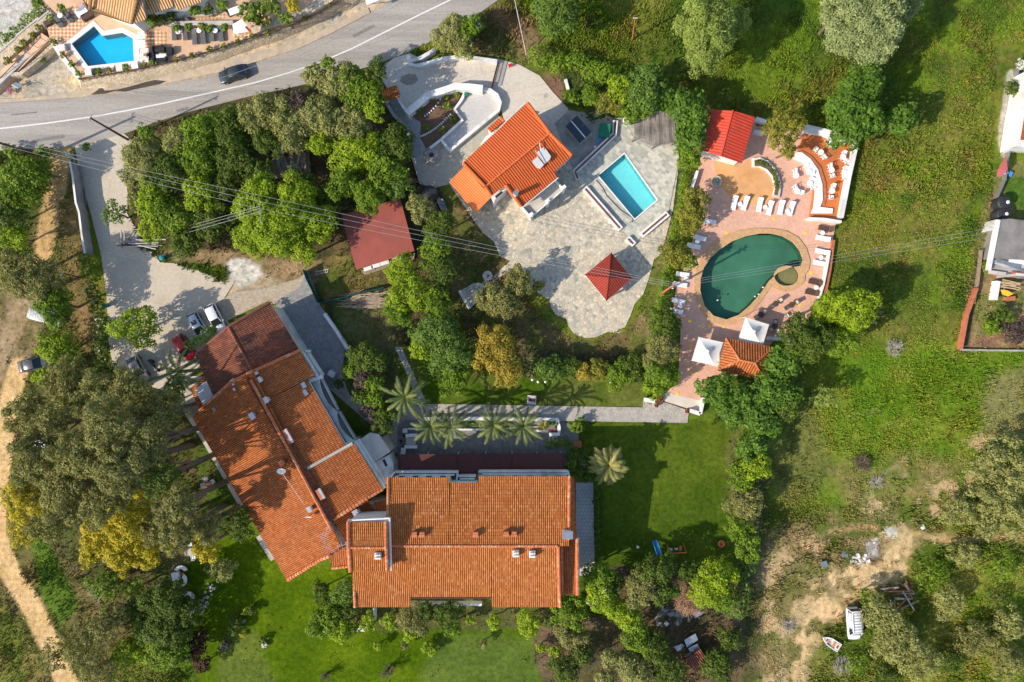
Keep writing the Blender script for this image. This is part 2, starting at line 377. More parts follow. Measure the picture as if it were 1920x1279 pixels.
def leaves(lobes, size, dens, rng, cull=.72, droop=.0, ln=1.5):
    lobes = np.asarray(lobes, float); out = []; tones = []
    for i, (x, y, z, r) in enumerate(lobes):
        n = int(dens*9.0*r*r/(size*size))
        if n < 4: n = 4
        d = rng.randn(n, 3); d /= np.linalg.norm(d, axis=1)[:, None]
        d[:, 2] = np.where(d[:, 2] < -.35, -d[:, 2], d[:, 2])
        bumpy = 1+.22*np.sin(d[:, 0]*5+i*1.7)*np.cos(d[:, 1]*6+i)*np.cos(d[:, 2]*4+i*.7)
        rad = r*bumpy*(.70+.34*np.sqrt(rng.rand(n))+.42*rng.rand(n)**9)
        p = np.array([x, y, z])+d*rad[:, None]
        keep = np.ones(n, bool)
        for j, (a, b, c, q) in enumerate(lobes):
            if j != i: keep &= ((p-np.array([a, b, c]))**2).sum(1) > (q*cull)**2
        p = p[keep]; d = d[keep]; n = len(p)
        if not n: continue
        nn = d+.42*rng.randn(n, 3)+np.array([-.12, -.06, .45]); nn /= np.linalg.norm(nn, axis=1)[:, None]
        t = np.cross(nn, rng.randn(n, 3)); t[:, 2] -= droop; t /= np.linalg.norm(t, axis=1)[:, None]+1e-9
        b = np.cross(nn, t); s = size*(.6+.8*rng.rand(n))[:, None]
        out.append(np.stack([p+t*s*.5*ln, p+b*s*.42, p-t*s*.5*ln, p-b*s*.42], 1))
        tones.append(np.clip(.42+.22*(rng.rand()-.5)+.55*(rng.rand(n)-.5)+.12*d[:, 2]*0, 0, 1))
    V = np.concatenate(out).reshape(-1, 3); V[:, 2] = np.maximum(V[:, 2], .03)
    F = np.arange(len(V)).reshape(-1, 4); return V, F, np.concatenate(tones)
def crown_lobes(x, y, h, r, rng, flat=.75, n=None, small=1.0):
    n = n or int(max(8, min(52, 9+r*r*1.6))); zc = max(h-r*flat, r*.35+.15); L = []
    ph = rng.rand(3)*6.3
    for i in range(n):
        t = (i+.5)/n; z = 1-1.15*t; a = i*2.39996+rng.rand()*.7; q = math.sqrt(max(0, 1-z*z))
        rr = r*(1+.14*math.sin(2*a+ph[0])+.12*math.sin(3*a+ph[1])+.10*(rng.rand()-.5))
        rl = r*(.19+.16*rng.rand())*small*(1.1 if n < 12 else 1)
        k = (rr-rl)*(.82+.22*rng.rand())
        L.append((x+k*q*math.cos(a), y+k*q*math.sin(a), zc+k*z*flat, rl))
    for i in range(3):
        a = rng.rand()*6.3; L.append((x+r*.28*math.cos(a), y+r*.28*math.sin(a), zc+r*.1, r*.42))
    return L, zc
_sd = [100]
QUAL = 1.0
def tree(px, py, rp, h, sp, label, name='tree', cat='tree', group=None, flat=.75, dens=1.0, bark='bark', extra=None, small=1.0, lean=0):
    _sd[0] += 1; rng = np.random.RandomState(_sd[0]); dens = dens*1.35; zc0 = max(h-rp*S*.5, .3)
    c = P(px, py, zc0); r = rp*S*(1-zc0/H)*1.04
    t = thing(name, label, cat, (c.x, c.y, 0), group=group)
    L, zc = crown_lobes(c.x, c.y, h, r, rng, flat, small=small)
    colr, size, ln = SP[sp]; V, F, tn = leaves(L, size*.88, dens*QUAL, rng, droop=.5 if sp in ('ol', 'euc', 'pale', 'silver') else 0, ln=2.0 if sp in ('ol', 'euc', 'pale', 'silver') else 1.4)
    npmesh('crown', V, F, M['lf_'+sp], t, tone=tn, base=(c.x, c.y, 0))
    m = MB(); rt = .05+h*.022; m.tube([(c.x, c.y, 0), (c.x+rng.randn()*.12, c.y+rng.randn()*.12, zc*.45), (c.x, c.y, zc)], rt, 7, rt*.55)
    for i in range(min(6, len(L))):
        q = L[int(rng.rand()*len(L))]; m.tube([(c.x, c.y, zc*.5+.2*i*.3), ((c.x+q[0])/2, (c.y+q[1])/2, (zc*.6+q[2])/2+.2), (q[0], q[1], q[2])], rt*.45, 5, rt*.12)
    m.build('trunk' if h > 2 else 'stem', M[bark], t)
    if extra:   # blossoms
        sp2, frac = extra; k = rng.choice(len(L), max(2, int(len(L)*frac)), replace=False)
        L2 = [(L[i][0], L[i][1], L[i][2]+.12, L[i][3]*.95) for i in k]
        V, F, tn = leaves(L2, SP[sp2][1], .10, rng, cull=0); npmesh('blossom', V, F, M['lf_'+sp2], t, tone=tn, base=(c.x, c.y, 0))
    return t
def hedge(pts, wd, h, sp, label, name='hedge', cat='hedge', group=None, extra=None, zb=0, dens=1.0, size=None):
    _sd[0] += 1; rng = np.random.RandomState(_sd[0]); pts = [P(a, b, zb+h*.6) for a, b in pts]; L = []
    for i in range(len(pts)-1):
        d = pts[i+1]-pts[i]; k = max(1, int(d.length/(wd*.42)))
        for j in range(k):
            p = pts[i]+d*((j+rng.rand()*.6)/k); q = Vector((-d.y, d.x, 0)).normalized()*(rng.rand()-.5)*wd*.35
            L.append((p.x+q.x, p.y+q.y, zb+h*(.45+.2*rng.rand()), min(wd*.5, h*.62)*(.75+.35*rng.rand())))
    V, F, tn = leaves(L, size or SP[sp][1], dens*QUAL, rng); c = pts[0]; base = (c.x, c.y, zb)
    t = thing(name, label, cat, base, group=group)
    npmesh('foliage', V, F, M['lf_'+sp], t, tone=tn, base=base)
    m = MB()
    for l in L[::2]: m.tube([(l[0], l[1], zb), (l[0]+.1, l[1], l[2])], .05, 5, .02)
    m.build('stem', M['bark'], t)
    if extra:
        V, F, tn = leaves([(a, b, c_+.08, r_) for a, b, c_, r_ in L[::2]], SP[extra][1], .09, rng, cull=0); npmesh('blossom', V, F, M['lf_'+extra], t, tone=tn, base=base)
    return t
def frond_mesh(c, n, L, zt, rng, wleaf=.5, rise=.9, fan=False):
    V = []; F = []; T = []
    for i in range(n):
        a = i*2.39996+rng.rand()*.3; t = i/n; el = R(75-95*t+rng.randn()*6); ll = L*(.8+.3*rng.rand())*(1 if t > .2 else .75)
        hd = np.array([math.cos(a), math.sin(a), 0]); p = np.array([c[0], c[1], zt], float); v = hd*math.cos(el)+np.array([0, 0, math.sin(el)])
        k = 18; sd_ = np.array([-math.sin(a), math.cos(a), 0]); prev = p.copy(); tone = .25+.6*rng.rand()
        for j in range(k):
            s = j/k; p = p+v*ll/k; v = v+np.array([0, 0, -.07*(1+s)]); v /= np.linalg.norm(v)
            w_ = (wleaf*math.sin(math.pi*min(1, s*.9+.08))**.8)
            for sg in (-1, 1):
                tip = p+sd_*sg*w_+v*w_*1.3+np.array([0, 0, -.22*w_]); b = len(V)
                V += [prev, p, tip, tip+np.array([0, 0, -.01])-v*.05]; F.append([b, b+1, b+2, b+3]); T.append(np.clip(tone+.15*rng.randn(), 0, 1))
            prev = p.copy()
    return np.array(V), np.array(F), np.array(T)
SPALM = {'palm': [(.035, .055, .018), (.07, .10, .03), (.13, .165, .045), (.25, .27, .08)], 'palmy': [(.10, .12, .03), (.20, .21, .05), (.32, .29, .09), (.42, .35, .14)]}
for k_, v_ in SPALM.items(): M['lf_'+k_] = leaf_mat('leaves_'+k_, v_, .15)
def palm(px, py, rp, h, label, sp='palm', n=20, wleaf=.30, group=None, extra=True):
    _sd[0] += 1; rng = np.random.RandomState(_sd[0]); c = P(px, py, h); t = thing('palm_tree', label, 'palm tree', (c.x, c.y, 0), group=group)
    V, F, T = frond_mesh(c, n, rp*S*1.22, h, rng, wleaf); npmesh('fronds', V, F, M['lf_'+sp], t, tone=T, base=(c.x, c.y, 0))
    m = MB()
    k = int(h/.35)
    for i in range(k): m.tube([(c.x, c.y, i*.35), (c.x, c.y, i*.35+.37)], [.24, .19], 8)
    m.build('trunk', M['bark'], t); return t
def twigs(px, py, rp, h, label, m, n=90, name='bare_shrub', cat='shrub', spread=1.0, aim=None):
    _sd[0] += 1; rng = np.random.RandomState(_sd[0]); c = P(px, py, 0); r = rp*S; t = MB()
    for i in range(n):
        a = rng.rand()*6.3; q = r*(.4+.6*rng.rand())*spread; z = h*(.4+.6*rng.rand())*(1-.4*q/r)
        if aim is not None and rng.rand() < .75: a = aim+rng.randn()*.5
        e = Vector((c.x+q*math.cos(a), c.y+q*math.sin(a), z)); s0 = Vector((c.x+rng.randn()*r*.08, c.y+rng.randn()*r*.08, 0)); mid = s0.lerp(e, .5)+Vector((rng.randn()*.1*r, rng.randn()*.1*r, h*.15))
        t.tube([s0, mid, e], .035, 3, .012, cap=False)
        for j in range(5):
            u = .35+.65*rng.rand(); b0 = mid.lerp(e, (u-.35)/.65); t.tube([b0, b0+Vector((rng.randn(), rng.randn(), rng.randn()*.6))*r*.17], .018, 3, .01, cap=False)
    return tag(t.build(name, m, loc=(c.x, c.y, 0)), label, cat)
# ================================================================= TERRAIN
def axis(lo, hi, st, far):
    a = list(np.arange(lo, hi+1e-6, st)); o = []; d = st*2; x = hi
    while x < far: x += d; o.append(x); d *= 1.5
    i = []; d = st*2; x = lo
    while x > -far: x -= d; i.append(x); d *= 1.5
    return np.array(i[::-1]+a+o)
GX = axis(-78, 78, .27, 900); GY = axis(-54, 54, .27, 900)
X, Y = np.meshgrid(GX, GY, indexing='ij'); NX, NY = X.shape
PX = X/S+CX; PY = -Y/S+CY                 # plan coordinates in the units the layout is drawn in
wob = (fbm(X, Y, 3.0, 4, 1)-.5); wob2 = (fbm(X, Y, .9, 3, 2)-.5)
def sdist(pts, closed=True):
    pts = np.array(pts, float); n = len(pts); best = np.full(PX.shape, 1e9); ins = np.zeros(PX.shape, bool)
    for i in range(n if closed else n-1):
        a = pts[i]; b = pts[(i+1) % n]; d = b-a
        t = np.clip(((PX-a[0])*d[0]+(PY-a[1])*d[1])/(d@d), 0, 1)
        best = np.minimum(best, (PX-a[0]-t*d[0])**2+(PY-a[1]-t*d[1])**2)
        if closed:
            k = ((a[1] > PY) != (b[1] > PY)); xi = (b[0]-a[0])*(PY-a[1])/((b[1]-a[1]) or 1e-9)+a[0]; ins ^= k & (PX < xi)
    best = np.sqrt(best); return np.where(ins, -best, best) if closed else best
def sm(x): x = np.clip(x, 0, 1); return x*x*(3-2*x)
# base: rough meadow with patches
n1 = fbm(X, Y, 14, 4, 3)[..., None]; n2 = fbm(X, Y, 4.5, 4, 4)[..., None]; n3 = fbm(X, Y, 1.4, 3, 5)[..., None]
def blend(a, b, f): return np.array(a)*(1-f)+np.array(b)*f
C = blend((.070, .112, .016), (.145, .162, .026), sm((n1-.32)/.3)); C = blend(C, (.05, .10, .012), .75*sm((n2-.5)/.18)); C = blend(C, (.13, .20, .014), .6*sm((fbm(X, Y, 6, 4, 21)[..., None]-.52)/.15)); C = blend(C, (.20, .15, .05), .45*sm((n3-.52)/.2)*sm((n1-.35)/.2))
rough = np.full(PX.shape, .22); tuft = np.ones(PX.shape)
def zone(pts, c, soft=4, nz=8, rg=None, tf=None, width=None, c2=None, a=1.0, sc2=3.0, brk=0):
    global C, rough, tuft
    d = sdist(pts) if width is None else sdist(pts, False)-width/2
    d = d+wob*nz*2+wob2*nz*.8
    f = sm(.5-d/soft)*a
    if brk: f = f*sm((fbm(X, Y, 2.4, 5, 33)-brk)/.09)
    cc = np.array(c)
    if c2 is not None:
        q = sm((fbm(X, Y, sc2, 4, 9)-.36)/.28)[..., None]; cc = blend(c, c2, q)
    C = C*(1-f[..., None])+cc*f[..., None]
    if rg is not None: rough = rough*(1-f)+rg*f
    if tf is not None: tuft = tuft*(1-f)+tf*f
LAWN = (.055, .110, .006); LAWN2 = (.085, .15, .018); DRY = (.20, .15, .065); SOIL = (.17, .11, .065); SAND = (.56, .37, .17); OLIVE = (.075, .075, .03)
# fields to the right
zone([(1440, 640), (1920, 640), (2300, 900), (1900, 880), (1750, 900), (1600, 960), (1440, 950), (1400, 800)], (.10, .175, .012), 40, 14, .10, .6, c2=(.15, .195, .022), sc2=4)
zone([(1500, 700), (1560, 880), (1470, 960), (1430, 900)], (.13, .12, .05), 40, 14, .1, .4, a=.6)
zone([(1560, 870), (1700, 850), (1830, 870), (1780, 980), (1600, 1010)], (.20, .17, .06), 50, 16, .1, .35, c2=(.13, .16, .03))
zone([(1850, 700), (1930, 690), (1930, 830), (1840, 830)], (.20, .19, .07), 40, 14, .1, .4)
zone([(1380, 940), (1920, 960), (1920, 1290), (1380, 1290)], (.085, .125, .016), 50, 20, .25, 1, c2=(.16, .17, .035), sc2=5)
zone([(1400, 1000), (1560, 960), (1700, 960), (1760, 1000), (1640, 1090), (1560, 1160), (1500, 1270), (1400, 1270), (1450, 1150)], (.10, .13, .025), 40, 16, .1, .4, c2=(.22, .18, .08), sc2=2)
zone([(1700, 1000), (1780, 1010), (2000, 1000)], (.40, .27, .13), 18, 6, .05, 0, width=16, c2=(.30, .22, .10), sc2=1.5)
zone([(1545, 1070), (1600, 1060), (1640, 1045), (1680, 1030), (1710, 1000), (1730, 1020), (1690, 1060), (1620, 1110), (1590, 1150), (1545, 1165), (1490, 1130), (1515, 1085)], (.50, .36, .19), 24, 18, .06, .1, a=.7, c2=(.42, .29, .15), sc2=1.5)
zone([(1440, 1110), (1520, 1060), (1600, 1050), (1620, 1100), (1560, 1180), (1510, 1270), (1440, 1280), (1460, 1190)], (.30, .23, .12), 40, 22, .06, .15, a=.75, c2=(.17, .15, .05), sc2=1.6)
zone([(1545, 1130), (1510, 1160), (1500, 1200), (1490, 1240), (1470, 1290)], (.46, .33, .17), 24, 16, .06, .1, brk=.40, width=30, c2=(.24, .18, .08), sc2=1.2)
zone([(1555, 1000), (1600, 985), (1640, 990)], (.36, .24, .12), 12, 8, .05, .1, width=8, a=.8)
zone([(1530, 1080), (1600, 1050), (1660, 1030), (1700, 1000), (1760, 1005), (1690, 1075), (1630, 1115), (1585, 1150), (1530, 1170), (1480, 1140)], (.62, .45, .25), 26, 18, .06, .05, c2=(.50, .36, .19), sc2=1.2, brk=.43)
zone([(1590, 960), (1720, 880), (1800, 850), (1850, 800), (1880, 880), (1760, 990), (1640, 1000)], (.42, .31, .17), 40, 20, .06, .2, brk=.50)
zone([(1420, 1020), (1560, 1000), (1540, 1100), (1500, 1290), (1420, 1290)], (.42, .31, .17), 40, 20, .08, .2, brk=.50)
zone([(1540, 1140), (1515, 1180), (1500, 1225)], (.58, .41, .22), 20, 18, .04, 0, width=40, brk=.44)
zone([(1625, 1025), (1650, 1020), (1655, 1050), (1630, 1060)], (.16, .10, .05), 10, 6, .1, .1)
zone([(1625, 1018), (1645, 1012), (1648, 1045), (1625, 1048)], (.55, .54, .52), 7, 7, .1, 0, a=.85, c2=(.3, .28, .26), sc2=.8)
zone([(1660, 990), (1680, 990), (1680, 1005), (1665, 1006)], (.62, .60, .56), 5, 6, .05, 0, a=.7)
zone([(1590, 780), (1650, 770)], (.22, .2, .08), 10, 6, .05, .4, width=6, a=.5)
zone([(1700, 860), (1640, 900)], (.35, .25, .14), 10, 6, .05, .1, width=7, a=.6)
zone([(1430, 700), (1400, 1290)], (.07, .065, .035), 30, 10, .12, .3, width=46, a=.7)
zone([(1815, 560), (1830, 450), (1880, 300), (1960, 300), (1960, 655), (1805, 655)], (.16, .17, .05), 20, 8, .1, .5, c2=(.24, .17, .09), sc2=2)
zone([(1820, 640), (1950, 560), (1950, 656), (1820, 655)], (.22, .12, .08), 20, 8, .1, .1, c2=(.30, .2, .1), sc2=1)
zone([(1880, 330), (1960, 330), (1960, 420), (1890, 380)], (.075, .14, .02), 10, 4, .05, .1)
zone([(1897, 140), (1885, 200), (1880, 260), (1885, 290)], (.42, .38, .32), 6, 4, .02, 0, width=14)
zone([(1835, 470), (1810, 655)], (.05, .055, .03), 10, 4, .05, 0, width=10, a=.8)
# strip between road and meadow, right of the villa
zone([(860, 40), (960, 0), (1000, 40), (1050, 130), (1090, 190), (1040, 190), (1000, 120), (940, 105), (870, 100)], (.10, .11, .03), 20, 8, .15, .6, c2=(.2, .14, .07))
zone([(1020, 140), (1060, 150), (1070, 190), (1050, 195), (1025, 165)], (.19, .11, .075), 8, 5, .05, 0)
# woods between road and hotel
zone([(225, 255), (360, 205), (480, 170), (620, 140), (720, 112), (790, 280), (850, 400), (850, 700), (760, 760), (640, 700), (590, 520), (420, 480), (250, 450), (235, 350)], (.06, .06, .028), 12, 5, .12, .3, c2=(.12, .09, .045))
zone([(590, 500), (640, 470), (720, 520), (720, 545), (620, 570), (595, 560)], (.17, .13, .05), 8, 5, .12, .6, c2=(.10, .12, .025))
zone([(1045, 100), (1180, 160), (1300, 190), (1290, 330), (1262, 420), (1240, 700), (1205, 740), (1215, 560), (1255, 400), (1275, 290), (1160, 215), (1060, 200)], (.06, .08, .022), 10, 5, .1, .3)
# villa garden and lawns
zone([(835, 360), (870, 380), (935, 450), (960, 500), (1010, 590), (1060, 625), (1110, 640), (1180, 620), (1240, 500), (1215, 680), (1000, 680), (880, 640), (840, 520)], (.15, .115, .05), 6, 4, .05, .3, c2=(.10, .11, .03), sc2=2)
zone([(1180, 640), (1210, 560), (1250, 430), (1262, 400), (1255, 470), (1235, 560), (1215, 650), (1190, 665)], (.22, .17, .08), 6, 4, .05, .2, c2=(.12, .14, .03))
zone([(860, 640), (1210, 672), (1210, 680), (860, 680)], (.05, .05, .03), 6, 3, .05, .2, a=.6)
zone([(620, 560), (720, 540), (760, 700), (800, 760), (690, 820), (640, 700)], (.085, .105, .03), 6, 4, .04, .2, c2=(.13, .12, .05))
zone([(745, 640), (900, 700), (1210, 700), (1210, 766), (790, 760), (745, 700)], LAWN, 5, 2, .03, 0, c2=(.12, .14, .03), sc2=4)
zone([(1075, 785), (1300, 785), (1395, 800), (1380, 1075), (1120, 1085), (1105, 900)], (.055, .098, .008), 6, 2, .03, 0, c2=(.090, .13, .012), sc2=8)
zone([(1385, 800), (1370, 850), (1378, 950), (1385, 1050)], (.15, .13, .05), 22, 6, .03, .05, width=16, a=.7)
zone([(400, 950), (560, 1060), (660, 1060), (660, 1150), (1060, 1150), (1090, 1290), (370, 1290), (350, 1100), (300, 1000)], (.060, .112, .003), 10, 5, .03, .01, c2=(.095, .15, .005), sc2=7)
zone([(400, 740), (480, 960), (330, 1080), (300, 900)], (.075, .12, .018), 20, 8, .04, .1, c2=(.10, .10, .03))
zone([(640, 1140), (1040, 1140), (1060, 1175), (640, 1185)], (.10, .09, .04), 14, 8, .04, .1, a=.8)
zone([(820, 1190), (1000, 1190), (1020, 1280), (780, 1290)], (.105, .15, .035), 30, 14, .04, 0, a=.6)
zone([(480, 1190), (520, 1290), (400, 1290), (430, 1180)], (.13, .15, .04), 20, 10, .04, .1, a=.5)
zone([(1020, 1150), (1140, 1150), (1170, 1290), (1020, 1290), (1000, 1215)], (.15, .105, .065), 12, 8, .05, .05, c2=(.09, .08, .035))
zone([(1130, 1070), (1400, 1080), (1390, 1290), (1150, 1290)], (.075, .07, .035), 20, 8, .12, .3, c2=(.14, .10, .055))
zone([(1140, 1060), (1180, 1060), (1170, 1110), (1140, 1100)], (.10, .07, .045), 10, 5, .05, 0)
# left: sandy tracks, dry verge
zone([(-300, 280), (150, 280), (165, 480), (200, 690), (340, 700), (350, 1000), (200, 1290), (-300, 1290)], (.16, .13, .05), 10, 6, .12, .5, c2=(.10, .105, .028), sc2=5)
zone([(100, 640), (330, 720), (400, 980), (330, 1080), (250, 1150), (60, 1000), (30, 850)], (.12, .10, .045), 20, 8, .06, .2, c2=(.08, .095, .025))
zone([(40, 540), (90, 600), (60, 700), (-60, 760), (-60, 520)], (.26, .19, .11), 24, 14, .05, .15, c2=(.14, .12, .05), sc2=2)
zone([(115, 285), (100, 380), (82, 460), (62, 530)], (.42, .28, .13), 8, 4, .02, 0, width=38, c2=(.50, .33, .15), sc2=2)
zone([(62, 520), (40, 590), (12, 650), (-20, 720)], (.34, .25, .15), 14, 8, .03, .05, width=34, c2=(.26, .19, .10), sc2=2)
zone([(36, 690), (14, 760), (4, 840), (-6, 930), (-8, 1005), (22, 1080), (62, 1142), (92, 1205), (120, 1270), (150, 1320)], (.56, .37, .17), 6, 2.5, .02, 0, width=40, c2=(.62, .42, .21), sc2=2)
zone([(125, 390), (140, 480), (150, 560), (170, 640)], (.24, .16, .07), 14, 8, .06, .2, width=34, c2=(.16, .13, .05), sc2=1.5)
zone([(60, 980), (110, 1050), (150, 1140), (110, 1180), (70, 1090)], (.09, .15, .02), 14, 8, .12, 1)
zone([(-40, 280), (90, 290), (75, 340), (60, 480), (-40, 480)], (.06, .08, .02), 14, 8, .12, .8)
zone([(430, 470), (600, 490), (590, 540), (500, 530), (430, 500), (330, 490), (300, 470)], (.30, .21, .12), 8, 6, .04, .05, c2=(.20, .15, .07), sc2=1.5)
zone([(-200, 1085), (0, 1110), (40, 1180), (75, 1240), (90, 1330), (-200, 1330)], (.14, .16, .03), 12, 6, .08, .6, c2=(.20, .17, .05))
zone([(1820, 1040), (1960, 1030), (1960, 1290), (1700, 1290), (1760, 1100)], (.11, .17, .015), 30, 16, .12, .8, c2=(.19, .20, .035), sc2=3)
# forecourt of the hotel
zone([(560, 540), (520, 575), (470, 560), (430, 590), (390, 560), (430, 530), (500, 520)], (.36, .29, .20), 16, 8, .01, 0)
zone([(425, 492), (440, 486), (468, 489), (485, 498), (490, 514), (478, 528), (450, 534), (428, 528), (432, 508)], (.60, .58, .54), 9, 6, .06, 0, c2=(.46, .43, .38), sc2=.7)
# plot at the top-left (villa with the blue pool)
zone([(-200, -200), (900, -200), (860, 20), (700, 60), (560, 110), (400, 150), (150, 190), (-200, 210)], (.42, .37, .31), 6, 3, .02, 0, c2=(.5, .40, .28))
zone([(-300, -300), (95, -20), (60, 40), (-20, 120), (-300, 200)], (.48, .46, .43), 5, 2, .02, 0)
zone([(100, 150), (180, 200), (330, 150), (300, 120)], (.52, .42, .28), 12, 6, .02, 0)
# stone-free flat areas under the paving: keep the earth low there
FLAT = [
 [(-900, 190), (0, 190), (150, 183), (300, 162), (430, 128), (560, 92), (690, 25), (760, -20), (1100, -400), (1500, -400), (940, 0), (830, 62), (700, 120), (480, 172), (360, 205), (240, 245), (250, 300), (240, 400), (260, 470), (300, 488), (430, 540), (570, 515), (640, 640), (800, 770), (800, 760), (1205, 764), (1300, 740), (1320, 770), (1300, 800), (1100, 800), (1060, 880), (1090, 900), (1120, 900), (1120, 1060), (1090, 1140), (660, 1140), (640, 1060), (540, 1090), (450, 950), (340, 740), (200, 700), (180, 600), (150, 400), (140, 280), (-900, 285)],
 [(-900, -900), (800, -900), (690, 20), (560, 100), (150, 180), (-900, 200)],
 [(710, 110), (860, 95), (1010, 130), (1110, 235), (1270, 205), (1280, 300), (1250, 440), (1185, 600), (1110, 634), (1035, 600), (930, 450), (830, 390), (760, 250)],
 [(1300, 200), (1610, 260), (1575, 420), (1545, 560), (1500, 640), (1440, 720), (1320, 790), (1230, 750), (1262, 480)],
 [(1870, 90), (2000, 80), (2000, 530), (1860, 520)],
]
stripe = .5+.5*np.sin((X*.35+Y*.94)*2*math.pi/1.5+wob*2)
lawnm = np.clip((C[..., 1]-C[..., 0]*1.35)*12, 0, 1)*(rough < .06)
C = C*(1-.13*(lawnm*stripe)[..., None])*(1+.22*(lawnm*(fbm(X, Y, 2.0, 3, 17)-.5))[..., None])
flat = np.zeros(PX.shape)
for f_ in FLAT: flat = np.maximum(flat, sm(.5-(sdist(f_)-6)/8))
hn = fbm(X, Y, 2.2, 5, 6); hn2 = fbm(X, Y, 9, 3, 8)
Z = rough*((hn-.35)*1.5+(hn2-.4)*1.6+(fbm(X, Y, .55, 2, 7)-.5)*.9)
Z = np.where(np.abs(X)+np.abs(Y) > 400, 0, Z)*(1-flat)-.06*flat-.02
POOL_V = [(1123, 329), (1171, 289), (1231, 375), (1190, 410)]
POOL_K = [(1313, 545), (1314, 522), (1320, 502), (1332, 484), (1350, 468), (1372, 453), (1398, 443), (1425, 438), (1447, 438), (1468, 443), (1487, 454), (1500, 470), (1506, 487), (1502, 498), (1478, 503), (1458, 512), (1443, 526), (1428, 548), (1407, 572), (1386, 590), (1362, 599), (1338, 592), (1321, 573)]
POOL_S = [(1475+23*math.cos(t), 517+19*math.sin(t)) for t in np.linspace(0, 2*math.pi, 24, endpoint=False)]
for q_ in (POOL_V, POOL_K, POOL_S): Z = np.where(sdist(q_) < 5, -2.6, Z)
V = np.stack([X, Y, Z], -1).reshape(-1, 3); I = np.arange(NX*NY).reshape(NX, NY)
F = np.stack([I[:-1, :-1], I[1:, :-1], I[1:, 1:], I[:-1, 1:]], -1).reshape(-1, 4)
m, nt, b = new_mat('ground_cover'); g = N(nt, 'ShaderNodeNewGeometry').outputs['Position']
at = N(nt, 'ShaderNodeAttribute', attribute_name='alb').outputs['Color']
f1 = ramp(nt, noise(nt, g, 1.6, 8, .72), [(.3, (.55, .55, .5)), (.5, (1, 1, 1)), (.72, (1.55, 1.5, 1.4))])
f2 = ramp(nt, noise(nt, g, .35, 5, .6), [(.3, (.8, .85, .8)), (.7, (1.2, 1.15, 1.15))])
cc = mixc(nt, mixc(nt, at, f1, 1, 'MULTIPLY'), f2, 1, 'MULTIPLY')
nt.links.new(cc, b.inputs['Base Color']); b.inputs['Roughness'].default_value = 1; b.inputs['Specular IOR Level'].default_value = .05
bump(nt, b, noise(nt, g, 5, 6, .7), .8, .12); M['ground'] = m
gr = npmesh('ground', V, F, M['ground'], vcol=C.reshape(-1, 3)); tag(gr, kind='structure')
gr.data.polygons.foreach_set('use_smooth', [True]*len(gr.data.polygons))
# ---- grass tufts on the meadows (uncountable)
rng = np.random.RandomState(5)
def gsample(A, x, y):
    i = np.clip(np.searchsorted(GX, x), 0, NX-1); j = np.clip(np.searchsorted(GY, y), 0, NY-1); return A[i, j]
nt_ = 420000; tx = rng.rand(nt_)*152-76; ty = rng.rand(nt_)*106-53
pr = gsample(tuft*(1-flat), tx, ty)*np.clip((fbm(tx, ty, 3, 3, 11)-.3)*3, .08, 1); k = rng.rand(nt_) < pr; tx = tx[k]; ty = ty[k]
tz = gsample(Z, tx, ty); tc = gsample(C, tx, ty); nt_ = len(tx); big = np.clip((fbm(tx, ty, 6, 3, 12)-.34)*3.2, .1, 1.25)
Vs = []; 
for q in range(3):
    a = rng.rand(nt_)*6.3; wd = .035+.05*rng.rand(nt_); hh = (.12+.30*rng.rand(nt_))*(.4+.8*big); ln = .1+.3*rng.rand(nt_)
    dx = np.cos(a); dy = np.sin(a); px_ = tx+rng.randn(nt_)*.1; py_ = ty+rng.randn(nt_)*.1
    Vs.append(np.stack([np.stack([px_-dy*wd, py_+dx*wd, tz-.05], -1), np.stack([px_+dy*wd, py_-dx*wd, tz-.05], -1), np.stack([px_+dx*ln*.6+dy*wd*.9, py_+dy*ln*.6-dx*wd*.9, tz+hh*.85], -1), np.stack([px_+dx*ln-dy*wd*.3, py_+dy*ln+dx*wd*.3, tz+hh], -1)], 1))
VV = np.concatenate(Vs).reshape(-1, 3); FF = np.arange(len(VV)).reshape(-1, 4)
mult = (.85+.5*rng.rand(nt_*3, 1)); hue = rng.rand(nt_*3, 1)*(fbm(tx, ty, 8, 3, 14) > .5).astype(float).repeat(1)[np.tile(np.arange(nt_), 3)][:, None]; tint = np.concatenate([tc]*3)*mult*(np.array([1.0, 1.08, .9])+hue*np.array([.35, -.12, .1]))
m, nt, b = new_mat('grass_blades'); at = N(nt, 'ShaderNodeAttribute', attribute_name='alb').outputs['Color']
nt.links.new(at, b.inputs['Base Color']); b.inputs['Roughness'].default_value = .9; b.inputs['Specular IOR Level'].default_value = .1
tag(npmesh('meadow_grass', VV, FF, m, vcol=np.repeat(tint, 4, 0)), kind='stuff')

# ================================================================= ROADS AND PAVING
def slab(name, pts, z, m, th=.1, kind='structure', holes=(), label=None, cat=None, zp=None, parent=None):
    zz = z if zp is None else zp
    o = MB().prism(PL(pts, zz), z-th, z, [PL(h, zz) for h in holes]).build(name, m, parent)
    if kind: tag(o, kind=kind)
    if label: tag(o, label, cat)
    return o
m, nt, b = new_mat('asphalt'); g = N(nt, 'ShaderNodeNewGeometry').outputs['Position']
mp = N(nt, 'ShaderNodeMapping'); mp.inputs['Rotation'].default_value = (0, 0, R(-17)); mp.inputs['Scale'].default_value = (.06, 1, 1); nt.links.new(g, mp.inputs[0])
c1 = ramp(nt, noise(nt, mp.outputs[0], .9, 5, .6), [(.3, (.28, .255, .23)), (.55, (.355, .325, .29)), (.75, (.41, .375, .335))])
c1 = mixc(nt, c1, ramp(nt, noise(nt, g, 3, 8, .7), [(.3, (.8, .8, .8)), (.7, (1.15, 1.15, 1.15))]), 1, 'MULTIPLY')
